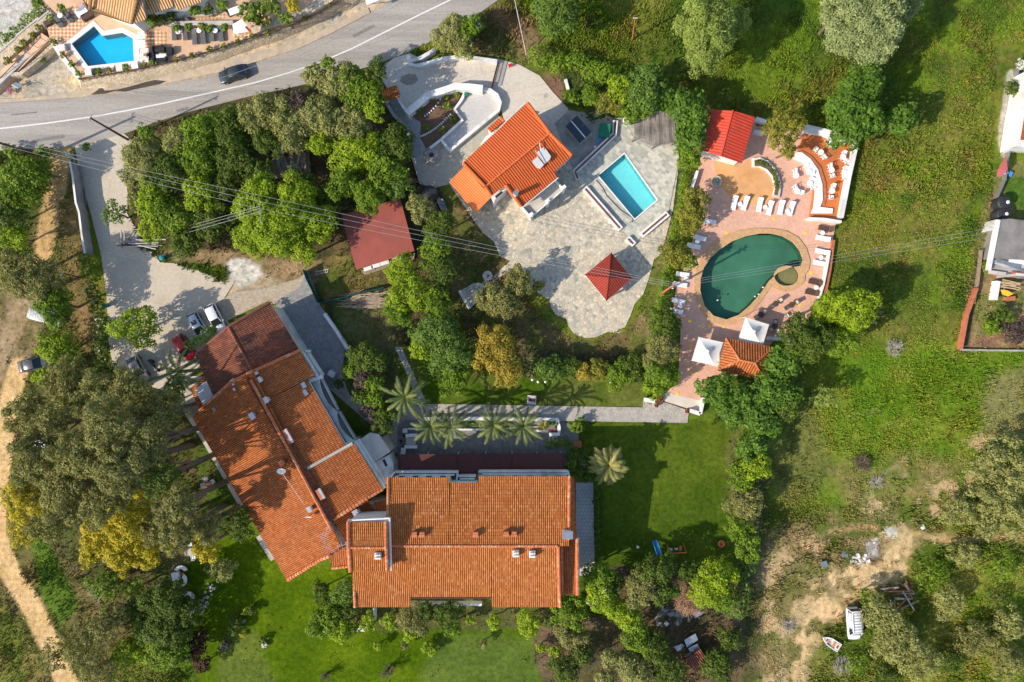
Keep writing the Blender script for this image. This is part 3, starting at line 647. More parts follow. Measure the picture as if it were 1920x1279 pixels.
c1 = mixc(nt, c1, (.2, .185, .17), ramp(nt, noise(nt, mp.outputs[0], 2.2, 4, .6), [(.56, (0, 0, 0)), (.72, (.5,)*3)]))
nt.links.new(c1, b.inputs['Base Color']); b.inputs['Roughness'].default_value = .85; b.inputs['Specular IOR Level'].default_value = .3; M['asphalt'] = m
top = [(-500, 232), (-250, 212), (0, 194), (60, 190), (150, 183), (230, 172), (300, 160), (370, 148), (430, 132), (500, 112), (560, 92), (620, 64), (690, 28), (740, -6), (830, -75)]
bot = [(1080, -95), (940, -4), (885, 34), (830, 66), (770, 96), (700, 122), (620, 146), (540, 166), (470, 180), (360, 208), (300, 226), (240, 248), (150, 274), (60, 278), (0, 282), (-250, 300), (-500, 330)]
slab('road', top+bot, .02, M['asphalt'])
line = [(-500, 285), (-250, 262), (0, 241), (80, 232), (170, 219.5), (240, 207), (300, 195), (390, 175), (480, 154.5), (540, 137), (600, 117), (660, 91), (720, 61), (790, 26), (850, -3), (960, -70)]
def ribbon(pts, wpx, z, name, m, **k):
    p = [P(a, b, z) for a, b in pts]; L = []; Rr = []
    for i, q in enumerate(p):
        d = (p[min(i+1, len(p)-1)]-p[max(i-1, 0)]).normalized(); n = Vector((-d.y, d.x, 0))*wpx*S/2; L.append(q+n); Rr.append(q-n)
    return tag(MB().grid([[r, l] for r, l in zip(Rr, L)][::1]).build(name, m, **k), kind='structure')
M['line'] = mat('road_paint', (.66, .65, .62), .6, .12, 4)
ribbon(line, 2.6, .026, 'road_line', M['line'])
M['edgel'] = mat('worn_road_paint', (.27, .26, .245), .8, .15, 3)
ribbon([(370, 163), (430, 146), (500, 125), (560, 105), (620, 77), (690, 42), (740, 12), (760, 0)], .9, .026, 'road_edge_line', M['edgel'])
# dark wet patch beside the road
M['wet'] = mat('damp_asphalt', (.075, .062, .05), .35, .3, 3)
slab('wet_patch', [(170, 178), (184, 168), (190, 162), (196, 170), (220, 168), (245, 162), (268, 155), (290, 150), (312, 152), (300, 158), (275, 163), (250, 168), (235, 172), (215, 171), (195, 176)], .042, M['wet'], .004)
M['tar'] = mat('tar_patch', (.20, .185, .17), .9, .2, 2)
for q_ in ([(60, 262), (120, 252), (122, 258), (62, 268)], [(330, 206), (352, 200), (354, 205), (333, 211)], [(560, 140), (600, 127), (603, 132), (564, 146)], [(660, 66), (700, 46), (704, 50), (664, 71)], [(20, 214), (70, 209), (70, 212), (20, 217)]): slab('road_patch', q_, .027, M['tar'], .004)
slab('oil_stain', [(752, 144), (766, 138), (780, 140), (784, 150), (776, 158), (762, 160), (750, 153)], .02, mat('oily_concrete', (.27, .24, .20), .8, .3, 4), .004)
slab('drain_cover', [(1019, 176), (1027, 174), (1029, 181), (1021, 184)], .022, M['conc'], .006)
# verge of pale concrete
slab('pavement', [(-500, 222), (0, 186), (60, 183), (150, 172), (165, 150), (300, 142), (430, 112), (560, 76), (640, 40), (690, 14), (694, 24), (620, 63), (560, 91), (430, 131), (300, 159), (150, 182), (0, 193), (-500, 231)], .034, mat('sandy_concrete', (.46, .37, .27), .9, .22, 1.0, dirt=(.38, .34, .30)), .05)
# hotel drive and forecourt
M['drive'] = brick_mat('drive_concrete', (.55, .48, .38), (.52, .45, .355), (.46, .395, .31), 4.6, 5.2, R(12), .035)
slab('driveway', [(140, 274), (232, 250), (246, 262), (236, 330), (240, 370), (238, 400), (262, 440), (268, 462), (292, 478), (300, 492), (330, 494), (360, 500), (400, 520), (440, 528), (420, 560), (395, 575), (425, 600), (440, 620), (360, 700), (330, 740), (300, 730), (215, 705), (203, 640), (200, 560), (190, 480), (170, 400), (150, 330)], .012, M['drive'], .08)
slab('gravel_court', [(395, 575), (420, 560), (445, 547), (500, 540), (560, 522), (577, 508), (590, 540), (600, 570), (520, 590), (510, 560), (425, 602)], .010, mat('gravel_court', (.40, .34, .26), .95, .3, 3, bmp=.5, dirt=(.34, .27, .19)), .07)
slab('side_path', [(560, 540), (577, 508), (586, 540), (600, 572), (650, 640), (640, 700), (618, 730), (600, 700), (560, 640), (515, 566)], .018, stone_mat('grey_cobble', [(.20, .20, .20), (.28, .28, .28), (.35, .34, .33), (.25, .25, .25)], (.24, .23, .22), .32, mw=.05), .06)
# villa drive, gravel bed, garden plot, paving
slab('villa_drive', [(712, 128), (740, 108), (768, 100), (800, 114), (860, 102), (935, 110), (975, 122), (1012, 142), (1036, 172), (1066, 204), (1050, 230), (1062, 262), (1040, 290), (950, 290), (928, 250), (944, 222), (936, 190), (905, 160), (855, 158), (800, 178), (768, 214), (745, 178), (718, 168)], .016, brick_mat('drive_slab', (.60, .54, .46), (.56, .50, .42), (.44, .38, .31), 5.0, 3.4, R(-14), .03), .08)
slab('gravel_bed', [(868, 172), (905, 168), (930, 176), (938, 192), (934, 206), (843, 282), (826, 264), (868, 226), (851, 205), (866, 180)], .05, M['gravel'], .1)
slab('garden_soil', [(768, 214), (800, 186), (855, 168), (868, 170), (850, 205), (866, 226), (800, 280), (789, 262), (789, 230)], .045, M['soil'], .1)
CRAZY = [(.27, .27, .24), (.62, .55, .42), (.48, .46, .38), (.72, .62, .47), (.37, .365, .32), (.66, .54, .37), (.56, .52, .41)]
M['crazy'] = stone_mat('crazy_paving', CRAZY, (.33, .29, .22), .50, mixn=.18)
slab('stone_patio', [(790, 292), (830, 266), (845, 282), (930, 215), (945, 232), (1000, 300), (1062, 250), (1062, 232), (1120, 205), (1155, 222), (1268, 215), (1274, 300), (1262, 392), (1254, 425), (1247, 450), (1240, 476), (1226, 487), (1222, 505), (1214, 530), (1206, 552), (1190, 570), (1182, 592), (1172, 614), (1160, 625), (1140, 622), (1118, 632), (1098, 634), (1078, 628), (1066, 612), (1062, 598), (1042, 590), (1034, 578), (1030, 562), (1010, 550), (1002, 540), (985, 530), (985, 515), (960, 490), (938, 482), (930, 462), (925, 452), (905, 436), (888, 412), (842, 345), (815, 352), (790, 345), (778, 300)], .02, M['crazy'], .09, holes=[POOL_V])
M['slate'] = brick_mat('slate_paving', (.34, .35, .30), (.62, .59, .49), (.50, .47, .40), .62, .42, R(37), .012)
slab('pool_deck', [(1082, 322), (1156, 256), (1162, 226), (1268, 218), (1273, 300), (1254, 396), (1190, 456), (1094, 350)], .10, M['slate'], .12, holes=[[(1118, 330), (1171, 284), (1236, 375), (1190, 414)]])
slab('side_terrace', [(790, 262), (800, 282), (843, 284), (930, 212), (945, 226), (868, 300), (845, 345), (815, 352), (788, 345), (776, 300), (770, 240)], .04, brick_mat('mottled_paving', (.36, .37, .33), (.50, .44, .34), (.44, .42, .36), .5, .4, R(35), .012), .06)
slab('entrance_steps_path', [(722, 190), (745, 180), (768, 215), (789, 230), (788, 262), (790, 290), (776, 300), (768, 240), (738, 215)], .06, brick_mat('blue_slate', (.24, .27, .27), (.34, .36, .35), (.3, .31, .3), 1.6, .34, R(-10), .02), .1)
slab('concrete_yard', [(1040, 232), (1066, 206), (1112, 214), (1160, 222), (1150, 262), (1100, 300), (1075, 318), (1062, 292)], .03, M['conc'], .05)
# hotel paths
M['cob'] = stone_mat('cobble_path', [(.33, .31, .28), (.45, .42, .37), (.52, .48, .42), (.38, .36, .33)], (.30, .27, .23), .34, mw=.07)
slab('garden_path', [(640, 700), (655, 740), (760, 800), (750, 850), (722, 850), (700, 800), (618, 730)], .014, M['cob'], .05)
slab('stone_path', [(788, 757), (1205, 764), (1206, 750), (1232, 755), (1240, 752), (1292, 770), (1289, 793), (1100, 790), (760, 787), (745, 800), (700, 790), (740, 760)], .022, M['cob'], .06)
slab('sunken_terrace', [(745, 787), (1048, 788), (1085, 800), (1085, 850), (1060, 880), (745, 880)], .016, stone_mat('dark_cobble', [(.15, .145, .14), (.22, .21, .20), (.28, .27, .25), (.18, .175, .17)], (.18, .17, .155), .34, mw=.06), .05)
slab('lawn_footpath', [(740, 650), (752, 650), (775, 700), (800, 755), (785, 757), (762, 700)], .014, M['cob'], .05)
slab('tiled_walkway', [(1078, 905), (1112, 905), (1115, 1060), (1108, 1064), (1108, 1080), (1080, 1080)], .02, brick_mat('square_tiles', (.44, .44, .43), (.50, .50, .48), (.25, .25, .25), .5, .5, 0, .03), .06)
slab('shed_yard', [(1225, 1145), (1260, 1130), (1310, 1130), (1320, 1150), (1290, 1168), (1255, 1178), (1232, 1175)], .05, M['conc'], .1)
slab('entrance_paving', [(320, 720), (345, 705), (385, 706), (360, 735), (378, 772), (358, 788), (336, 760)], .02, M['concl'], .05)
# tracks of the small lawn spots
for i, (a, b_) in enumerate([(390, 1095), (394, 1101), (401, 1104), (397, 1115), (385, 1110), (389, 1120), (383, 1121), (380, 1126), (388, 1130), (390, 1132), (377, 1133), (384, 1137), (380, 1139), (375, 1140), (381, 1145), (398, 1096), (396, 1107), (377, 1150)]):
    tag(MB().lathe(P(a, b_, -.02), [(.16+.05*(i % 3), 0), (.15+.05*(i % 3), .07)], 7).build('stepping_stone', M['concl'], loc=P(a, b_)), 'small round pale stepping stone set in the lawn near the white curved garden seats', 'stepping stone', 'stepping stones in the lawn')
# ================================================================= BUILDINGS
def walls(parent, pts, z0, z1, m='wall', name='wall', zp=None):
    return MB().prism(PL(pts, z1 if zp is None else zp), z0, z1).build(name, M[m], parent)
def window(parent, p0, p1, z0, z1, out, n=1, door=False, gap=.5, shutter=False):
    """n openings spaced along the wall line p0-p1 (world xy), each a frame with a pane"""
    p0 = Vector((p0[0], p0[1], 0)); p1 = Vector((p1[0], p1[1], 0)); d = (p1-p0); L = d.length; d.normalize(); o = Vector(out).normalized()
    a = math.atan2(d.y, d.x); wdt = (L/n)*(1-gap)
    for i in range(n):
        c = p0+d*L*(i+.5)/n
        f = MB()
        for sx in (-1, 1): f.box((c.x+d.x*sx*wdt/2+o.x*.03, c.y+d.y*sx*wdt/2+o.y*.03, (z0+z1)/2), (.09, .10, z1-z0+.09), a)
        for zz in (z0, z1): f.box((c.x+o.x*.03, c.y+o.y*.03, zz), (wdt-.09, .10, .09), a)
        fo = f.build('door' if door else 'window', M['white'], parent)
        MB().box((c.x+o.x*.012, c.y+o.y*.012, (z0+z1)/2), (wdt-.1, .05, z1-z0-.1), a).build('pane', M['glass'], fo)
def chimney(parent, px, py, z, s=.55, h=.6, cap='tiles', rz=0, twin=False):
    c = P(px, py, z+h); m = MB().box((c.x, c.y, z+h/2-.3), (s, s, h+.6), rz); ch = m.build('chimney', M['terra' if cap == 'tiles' else 'wall'], parent)
    k = MB()
    if cap == 'tiles':
        for i in range(4):
            x = (i-1.5)*s*.3; k.tube([(c.x+x*math.cos(rz), c.y+x*math.sin(rz)-.0, z+h), (c.x+x*math.cos(rz)-math.sin(rz)*-.35, c.y+x*math.sin(rz)-.35*math.cos(rz), z+h-.12)], .075, 6)
        k.build('cowl', M['tilecap'], ch)
    elif cap == 'slab':
        k.box((c.x, c.y, z+h+.12), (s*1.5, s*1.1, .10), rz)
        for sx in (-1, 1): k.box((c.x+sx*s*.5*math.cos(rz), c.y+sx*s*.5*math.sin(rz), z+h+.035), (.1, s*.9, .08), rz)
        k.build('cowl', M['steel'], ch)
    elif cap == 'stack':
        for i in range(3):
            for j in range(2): k.tube([(c.x+(i-1)*s*.32, c.y+(j-.5)*s*.45, z+h), (c.x+(i-1)*s*.32, c.y+(j-.5)*s*.45, z+h+.28)], .09, 7)
        k.build('cowl', M['white'], ch)
    return ch
def zl(pts): return [P(a, b, z) for a, b, z in pts]
# ---------------------------------------------------------------- hotel, east-west wing
hb = thing('hotel_wing', 'straight hotel wing with bright orange tiled roof, small chimneys and a tower at one end', 'building', P(880, 1010))
walls(hb, [(734, 901), (840, 901), (842, 911), (894, 911), (896, 901), (1066, 901), (1068, 1010), (1046, 1014), (1044, 1128), (924, 1128), (920, 1108), (770, 1108), (766, 1128), (672, 1128), (668, 1030), (734, 1026)], 0, 7.9, zp=7.9)
r = Roof(); ZE, ZR, ZB = 8.2, 10.1, 8.5
for x0, x1, ye, yb in ((729, 842, 895, 921), (842, 896, 905, 926), (896, 1068, 893, 919)):
    r.face(zl([(x0, ye, ZE), (x1, ye, ZE), (x1, yb, ZB), (x0, yb, ZB)]))
    r.face(zl([(x0, yb, ZB+.02), (x1, yb, ZB+.02), (x1, 1024, ZR), (x0, 1024, ZR)]))
r.face(zl([(658, 1024, ZR), (770, 1024, ZR), (770, 1117, 8.45), (664, 1117, 8.45)]))
r.face(zl([(664, 1117, 8.43), (770, 1117, 8.43), (770, 1138, ZE), (665, 1138, ZE)]))
r.face(zl([(770, 1024, ZR), (921, 1024, ZR), (921, 1097, 8.85), (770, 1097, 8.85)]))
r.face(zl([(770, 1097, 8.83), (921, 1097, 8.83), (921, 1119, 8.45), (770, 1119, 8.45)]))
r.face(zl([(921, 1024, ZR), (1045, 1024, ZR), (1048, 1117, 8.45), (921, 1117, 8.45)]))
r.face(zl([(921, 1117, 8.43), (1048, 1117, 8.43), (1049, 1138, ZE), (921, 1138, ZE)]))
r.ridge(P(730, 1024, ZR+.05), P(1045, 1024, ZR+.05), .17)
r.ridge(P(728, 895, ZE+.1), P(728, 921, ZB+.12), .2).ridge(P(728, 921, ZB+.12), P(727, 975, 9.3), .2)
r.ridge(P(664, 1070, 8.35), P(665, 1117, ZB+.15), .2).ridge(P(665, 1117, ZB+.15), P(666, 1138, ZE+.1), .2)
r.ridge(P(1068, 893, ZE+.1), P(1067, 1012, 10.0), .2)
r.ridge(P(1047, 1024, ZR), P(1049, 1117, ZB+.15), .2).ridge(P(1049, 1117, ZB+.15), P(1050, 1138, ZE+.1), .2)
r.build(M['tile'], hb)
# steep tiled edges facing east
r = Roof()
r.face(zl([(1068, 894, 8.1), (1068, 1012, 10.0), (1081, 1012, 8.3), (1079, 895, 7.5)]), pitch=.26)
r.build(M['tilemid'], hb)
r = Roof()
r.face(zl([(1052, 1010, 8.3), (1084, 1010, 8.3), (1085, 1114, 7.3), (1052, 1114, 7.3)]))
r.ridge(P(1051, 1010, 8.5), P(1053, 1115, 7.5), .26).ridge(P(1082, 1010, 8.4), P(1083, 1115, 7.4), .26).ridge(P(1052, 1010, 8.4), P(1084, 1010, 8.4), .15)
r.build(M['tilemid'], hb)
walls(hb, [(1050, 1012), (1080, 1012), (1081, 1108), (1050, 1108)], 0, 7.1)
MB().box(P(845, 1121, 8.3), (151*S*.93, .14, .25)).build('gutter', M['brownroof'], hb)
# tower
walls(hb, [(655, 979), (729, 976), (732, 1066), (660, 1068)], 6, 10.8, zp=11.0)
r = Roof()
r.face(zl([(657, 979, 11.1), (722, 979, 11.1), (722, 1027, 11.7), (655, 1027, 11.7)])).face(zl([(655, 1027, 11.7), (722, 1027, 11.7), (724, 1071, 11.1), (659, 1071, 11.1)]))
r.ridge(P(655, 1027, 11.75), P(722, 1027, 11.75), .16).ridge(P(653, 977, 11.15), P(654, 1027, 11.8), .24).ridge(P(654, 1027, 11.8), P(657, 1072, 11.2), .24)
r.ridge(P(724, 978, 11.1), P(724, 1027, 11.7), .24).ridge(P(724, 1027, 11.7), P(726, 1070, 11.1), .24); r.build(M['tile'], hb)
pr = MB(); 
for a, b_ in (((652, 976), (730, 972)), ((730, 972), (733, 1070))):
    p0 = P(*a, 11.05); p1 = P(*b_, 11.05); d = p1-p0; c = (p0+p1)/2; pr.box((c.x, c.y, 10.85), (d.length, .16, .5), math.atan2(d.y, d.x))
pr.build('parapet', M['white'], hb)
for x, y, c_ in ((777, 1003, 'tiles'), (791, 1003, 'tiles'), (892, 1003, 'tiles'), (949, 1002, 'tiles'), (964, 1002, 'tiles')): chimney(hb, x, y, 9.8, .62, .6, c_)
for x, y in ((967, 1039), (998, 1040)): chimney(hb, x, y, 9.9, .8, .7, 'stack')
chimney(hb, 708, 1043, 11.3, .8, .7, 'stack'); chimney(hb, 1064, 1003, 9.7, .9, .8, 'slab')
for k, (x0, x1) in enumerate(((735, 840), (898, 1064))):
    a = P(x0, 901, 7.9); b_ = P(x1, 901, 7.9)
    window(hb, a, b_, 5.0, 7.1, (0, 1, 0), 4 if k == 0 else 6, True); window(hb, a, b_, .2, 2.4, (0, 1, 0), 4 if k == 0 else 6, True)
for x0, x1, n_ in ((674, 764, 3), (926, 1042, 4)):
    a = P(x0, 1128, 7.9); b_ = P(x1, 1128, 7.9); window(hb, a, b_, 5.2, 6.9, (0, -1, 0), n_); window(hb, a, b_, .9, 2.4, (0, -1, 0), n_)
a = P(772, 1108, 7.9); b_ = P(918, 1108, 7.9); window(hb, a, b_, 5.0, 7.1, (0, -1, 0), 5, True); window(hb, a, b_, .2, 2.4, (0, -1, 0), 5, True)
# balcony parapets along the north front
for (x0, x1, y, z) in ((742, 858, 885.5, 3.6), (748, 852, 890.5, 3.6), (858, 892, 893, 3.6), (862, 890, 898, 3.7), (898, 1064, 884.5, 3.6), (904, 1066, 889, 3.6)):
    p0 = P(x0, y, z+1); p1 = P(x1, y, z+1); MB().box(((p0.x+p1.x)/2, p0.y, z+.5), (abs(p1.x-p0.x), .22, 1.0)).build('balcony_parapet', M['white'], hb)
for x0, x1, y0, y1 in ((740, 860, 883, 897), (860, 896, 891, 905), (896, 1068, 882, 896)):
    MB().prism(PL([(x0, y0), (x1, y0), (x1, y1), (x0, y1)], 3.4), 3.25, 3.4).build('balcony', M['conc'], hb)
for x0, y0, x1, y1 in ((741, 884, 731, 896), (858, 885, 856, 903), (1065, 884, 1069, 896)):
    p0 = P(x0, y0, 4.6); p1 = P(x1, y1, 4.6); c = (p0+p1)/2; d = p1-p0; MB().box((c.x, c.y, 4.0), (d.length, .2, 1.15), math.atan2(d.y, d.x)).build('balcony_parapet', M['white'], hb)
# south terrace parapets showing between the trees
MB().box(P(835, 1131.5, 1.0), (10.2, .3, 1.1)).build('terrace_parapet', M['white'], hb)
MB().box(P(703, 1148, 1.0), (.35, 1.6, 1.1)).build('terrace_parapet', M['white'], hb)
# ---------------------------------------------------------------- brown awning in front of the wing
aw = thing('veranda_canopy', 'long flat dark red-brown canopy along the front of the orange roofed hotel wing', 'canopy', P(900, 868))
MB().grid([zl([(747, 852, 2.7), (1056, 850, 2.7)]), zl([(747, 892, 3.2), (1066, 890, 3.2)])][::-1]).build('canopy_cover', M['brownroof'], aw)
q = MB()
for x in (748, 858, 960, 1056):
    q.tube([P(x, 852, 2.74), P(x, 891, 3.24)], .05, 5)
q.build('rafter', M['brownroof'], aw)
for x in (749, 800, 858, 910, 960, 1008, 1054):
    c = P(x, 853, 2.65); MB().tube([(c.x, c.y, 0), (c.x, c.y, 2.66)], .06, 6).build('post', M['white'], aw)
# ---------------------------------------------------------------- hotel, slanting wing
ha = thing('hotel_wing', 'slanting hotel wing with shaded red tiled roof in steps, older brown tiles at its top', 'building', P(530, 840))
walls(ha, [(374, 667), (432, 619), (504, 574), (553, 655), (584, 703), (572, 714), (643, 832), (658, 828), (712, 912), (686, 932), (620, 975), (640, 1024), (612, 1040), (541, 1078), (452, 936), (369, 784), (384, 766), (364, 731), (392, 709)], 0, 5.5, zp=5.6)
r = Roof()   # older section
r.face(zl([(506, 567, 6.0), (562, 657, 6.0), (474, 698, 7.3), (428, 613, 7.3)])).face(zl([(428, 613, 7.3), (474, 698, 7.3), (402, 746, 6.2), (367, 664, 6.0)]))
r.ridge(P(428, 613, 7.35), P(472, 694, 7.35), .17).ridge(P(505, 567, 6.1), P(428, 613, 7.35), .22).ridge(P(428, 613, 7.35), P(368, 663, 6.1), .16)
r.build(M['tileold'], ha, capmat=M['capold'])
r = Roof()
r.face(zl([(384, 705, 5.0), (402, 746, 5.35), (376, 770, 4.7), (356, 729, 4.5)]))
r.build(M['tilemid'], ha, capmat=M['capold'])
R1a, R1b = (455, 709), (628, 1000); R2a, R2b = (484, 728), (627, 971)
r = Roof()   # main south-west slope
r.face(zl([(474, 694, 8.3), (432, 718, 7.5), (600, 1052, 7.3), (640, 1025, 8.3)]))
r.face(zl([(434, 716, 7.5), (361, 784, 5.8), (539, 1089, 5.8), (602, 1050, 7.3)]))
r.face(zl([(434, 714, 7.5), (376, 769, 5.9), (361, 784, 5.78)]))
r.ridge(P(474, 696, 8.5), P(433, 717, 7.6), .22).ridge(P(433, 717, 7.6), P(375, 770, 5.8), .22)
r.ridge(P(539, 1088, 5.95), P(600, 1050, 7.4), .24).ridge(P(600, 1050, 7.4), P(618, 1043, 8.0), .24)
r.ridge(P(470, 712, 8.45), P(622, 994, 8.45), .2).build(M['tilemid'], ha)
r = Roof()   # short steep strip on the ridge, facing north-east
r.face(zl([(458, 706, 8.4), (487, 722, 7.9), (630, 972, 7.9), (612, 980, 8.4)])).build(M['tileold'], ha)
r = Roof()   # north-east slopes
r.face(zl([(474, 698, 7.7), (562, 658, 6.5), (590, 704, 6.5), (503, 748, 7.7)]))
r.face(zl([(503, 748, 7.7), (578, 713, 6.65), (648, 838, 6.65), (574, 880, 7.7)]))
r.face(zl([(574, 880, 7.7), (662, 829, 6.5), (717, 917, 6.5), (627, 972, 7.7)]))
r.ridge(P(474, 697, 7.75), P(562, 657, 6.6), .22).ridge(P(625, 974, 7.8), P(688, 935, 6.95), .24).ridge(P(688, 935, 6.95), P(717, 918, 6.6), .2)
r.build(M['tilemid'], ha)
MB().tube([P(574, 880, 7.82), P(661, 831, 6.62)], .2, 6).build('roof_flashing', M['concl'], ha)
MB().prism(PL([(486, 726), (625, 968), (620, 975), (478, 726)], 7.6), 5, 7.6).build('wall', M['terra'], ha)
r = Roof()   # low link roofs between both wings
r.face(zl([(624, 974, 6.4), (690, 940, 5.2), (708, 968, 5.2), (652, 1022, 6.4)]), thick=.2).ridge(P(624, 974, 6.5), P(690, 938, 5.3), .2)
r.face(zl([(700, 942, 5.3), (730, 936, 5.3), (730, 976, 6.0), (709, 976, 6.0)]))
r.face(zl([(616, 1036, 5.6), (660, 1026, 6.0), (660, 1060, 5.2), (623, 1066, 5.0)])).ridge(P(616, 1036, 5.8), P(652, 1024, 6.1), .2).ridge(P(622, 1066, 5.1), P(652, 1062, 5.3), .2)
r.build(M['tilemid'], ha)
walls(ha, [(632, 975), (688, 946), (728, 942), (728, 1000), (655, 1056), (626, 1060), (620, 1038)], 0, 4.8, zp=5.0)
# white balconies along the north-east eaves
def strip(parent, name, a, b_, z, wd, ht, m, dz=0):
    p0 = P(*a, z); p1 = P(*b_, z); c = (p0+p1)/2; d = p1-p0
    MB().box((c.x, c.y, z-ht/2), (d.length, wd, ht), math.atan2(d.y, d.x)).build(name, M[m], parent)
strip(ha, 'balcony_parapet', (566, 660), (594, 705), 5.7, .22, .9, 'white'); strip(ha, 'balcony_parapet', (576, 661), (604, 704), 4.6, .3, .9, 'white'); strip(ha, 'balcony_parapet', (572, 659), (580, 658), 5.2, .3, .8, 'white')
strip(ha, 'balcony_parapet', (577, 716), (648, 838), 6.0, .28, .5, 'white'); strip(ha, 'balcony_parapet', (582, 719), (650, 834), 4.9, .12, .4, 'dark')
strip(ha, 'balcony_parapet', (664, 828), (720, 917), 5.7, .25, .9, 'white'); strip(ha, 'balcony_parapet', (671, 824), (724, 908), 4.7, .35, .9, 'white'); strip(ha, 'balcony_parapet', (580, 714), (604, 706), 5.6, .5, .6, 'white')
arc = [(583, 712), (598, 704), (600, 722), (605, 740), (614, 757), (632, 772), (632, 782), (637, 800), (648, 815), (664, 827), (650, 834)]
MB().prism(PL(arc, 4.4), 4.1, 4.4).build('scalloped_ledge', M['white'], ha)
strip(ha, 'balcony_parapet', (602, 710), (633, 769), 3.7, .16, .9, 'white'); strip(ha, 'balcony_parapet', (635, 772), (667, 826), 3.7, .16, .9, 'white')
MB().prism(PL([(580, 712), (602, 708), (668, 826), (650, 836)], 2.9), 2.75, 2.9).build('balcony', M['conc'], ha)
MB().prism(PL([(566, 660), (580, 658), (607, 704), (594, 708)], 2.9), 2.75, 2.9).build('balcony', M['conc'], ha)
MB().prism(PL([(664, 828), (674, 822), (728, 908), (718, 918)], 2.9), 2.75, 2.9).build('balcony', M['conc'], ha)
for a, b_, n_ in (((556, 656), (584, 702), 2), ((573, 716), (643, 830), 5), ((660, 830), (711, 910), 4)):
    a = P(*a, 5.2); b_ = P(*b_, 5.2); window(ha, a, b_, 3.1, 4.8, (.87, .5, 0), n_, True); window(ha, a, b_, .2, 2.3, (.87, .5, 0), n_, True)
a = P(455, 940, 5.2); b_ = P(541, 1077, 5.2); window(ha, a, b_, 3.2, 4.6, (-.87, -.5, 0), 5); window(ha, a, b_, .9, 2.2, (-.87, -.5, 0), 5)
a = P(372, 790, 5.2); b_ = P(450, 934, 5.2); window(ha, a, b_, 3.2, 4.6, (-.87, -.5, 0), 5); window(ha, a, b_, .9, 2.2, (-.87, -.5, 0), 5)
A30 = R(-60)
for x, y, z, s_, h_, c_ in ((487, 712, 7.9, .5, .6, 'slab'), (480, 700, 8.0, .3, .5, 'slab'), (570, 722, 6.6, .5, .6, 'slab'), (573, 736, 6.6, .5, .6, 'slab'), (499, 750, 8.0, .55, .7, 'slab'), (402, 768, 6.3, .35, .6, 'slab'), (473, 780, 8.0, .6, .6, 'slab'), (438, 716, 7.5, .5, .3, 'slab'), (440, 730, 7.6, .25, .3, 'slab'), (527, 869, 8.5, .7, .7, 'tiles'), (580, 955, 8.5, .5, .6, 'slab'), (668, 963, 6.3, .7, .8, 'slab')):
    chimney(ha, x, y, z-.4, s_, h_, c_, A30)
for x, y, L_ in ((539, 819, 1.9), (600, 927, 1.4)):
    c = P(x, y, 8.3); ch = MB().box((c.x, c.y, 7.9), (L_, .7, .9), A30).build('chimney', M['terra'], ha)
    MB().box((c.x+.25, c.y+.15, 8.45), (L_*1.05, .32, .1), A30).build('cowl', M['steel'], ch)
def dish(px, py, z, r_, label, face, pipe=None):
    c = P(px, py, z+1); t = thing('satellite_dish', label, 'satellite dish', (c.x, c.y, z))
    f = Vector(face).normalized(); u = f.orthogonal().normalized(); v = f.cross(u); rows = []
    for i in range(5):
        q = i/4; rows.append([Vector((c.x, c.y, z+1))+(u*math.cos(a)+v*math.sin(a))*r_*q - f*.22*r_*(1-q*q) for a in np.linspace(0, 2*math.pi, 17)])
    m = MB().grid(rows); m.build('dish', M['white'], t, smooth=True)
    MB().tube([Vector((c.x, c.y, z+1))-f*.2*r_, (c.x, c.y, z-.6)], .05, 6).build('mast', M['steel'], t)
    MB().tube([Vector((c.x, c.y, z+1))-f*.15, Vector((c.x, c.y, z+1))+f*.5*r_-v*.4*r_], .02, 4).build('feed_arm', M['steel'], t)
    if pipe: MB().tube([P(px, py, z+.3), P(*pipe, z+.1)], .02, 5).build('cable', M['grey'], t)
dish(527, 884, 8.3, .55, 'tilted grey satellite dish with a long cable on the shaded part of the slanting roof', (.2, -1, 1.2), (571, 947))
dish(577, 970, 8.0, .5, 'thin white satellite dish seen edge on, on the sunlit lower end of the slanting roof', (.05, -1, .35))
def antenna(px, py, z, label, rz, k=6):
    c = P(px, py, z+1.5); t = thing('aerial', label, 'aerial', (c.x, c.y, z)); d = Vector((math.cos(rz), math.sin(rz), 0)); n = Vector((-d.y, d.x, 0))
    MB().tube([(c.x, c.y, z-.6), (c.x, c.y, z+1.5)], .035, 5).build('mast', M['steel'], t)
    b = MB(); o = Vector((c.x, c.y, z+1.5)); b.tube([o-d*.9, o+d*.9], .03, 4)
    for i in range(k): q = o+d*(-.8+1.6*i/(k-1)); b.tube([q-n*(.5-.04*i), q+n*(.5-.04*i)], .022, 4)
    b.build('aerial_rods', M['steel'], t)
antenna(612, 998, 7.8, 'white rooftop aerial nearest the dish on the slanting hotel roof', R(70)); antenna(607, 1012, 7.7, 'middle one of the three white aerials on the slanting hotel roof', R(-40)); antenna(618, 1030, 7.6, 'lowest white aerial, beside the small link roof between the two hotel wings', R(-30))
antenna(645, 1022, 9.3, 'white aerial fixed to the left side of the tiled hotel tower', R(10), 4)
# concrete stair house with its curved parapet
sh = thing('stair_house', 'grey flat concrete stair house with curved white wall between the two hotel wings', 'building', P(705, 860))
MB().prism(PL([(672, 826), (693, 811.5), (710, 814), (732, 847), (701, 868)], 4.4), 0, 4.4).build('roof_slab', M['concl'], sh)
MB().prism(PL([(699, 869), (729, 853), (737, 872), (738, 893), (724, 908)], 3.6), 0, 3.6).build('curved_wall', M['white'], sh)
MB().box(P(722, 868, 3.62), (.35, 1.0, .06), R(25)).build('opening', M['dark'], sh)
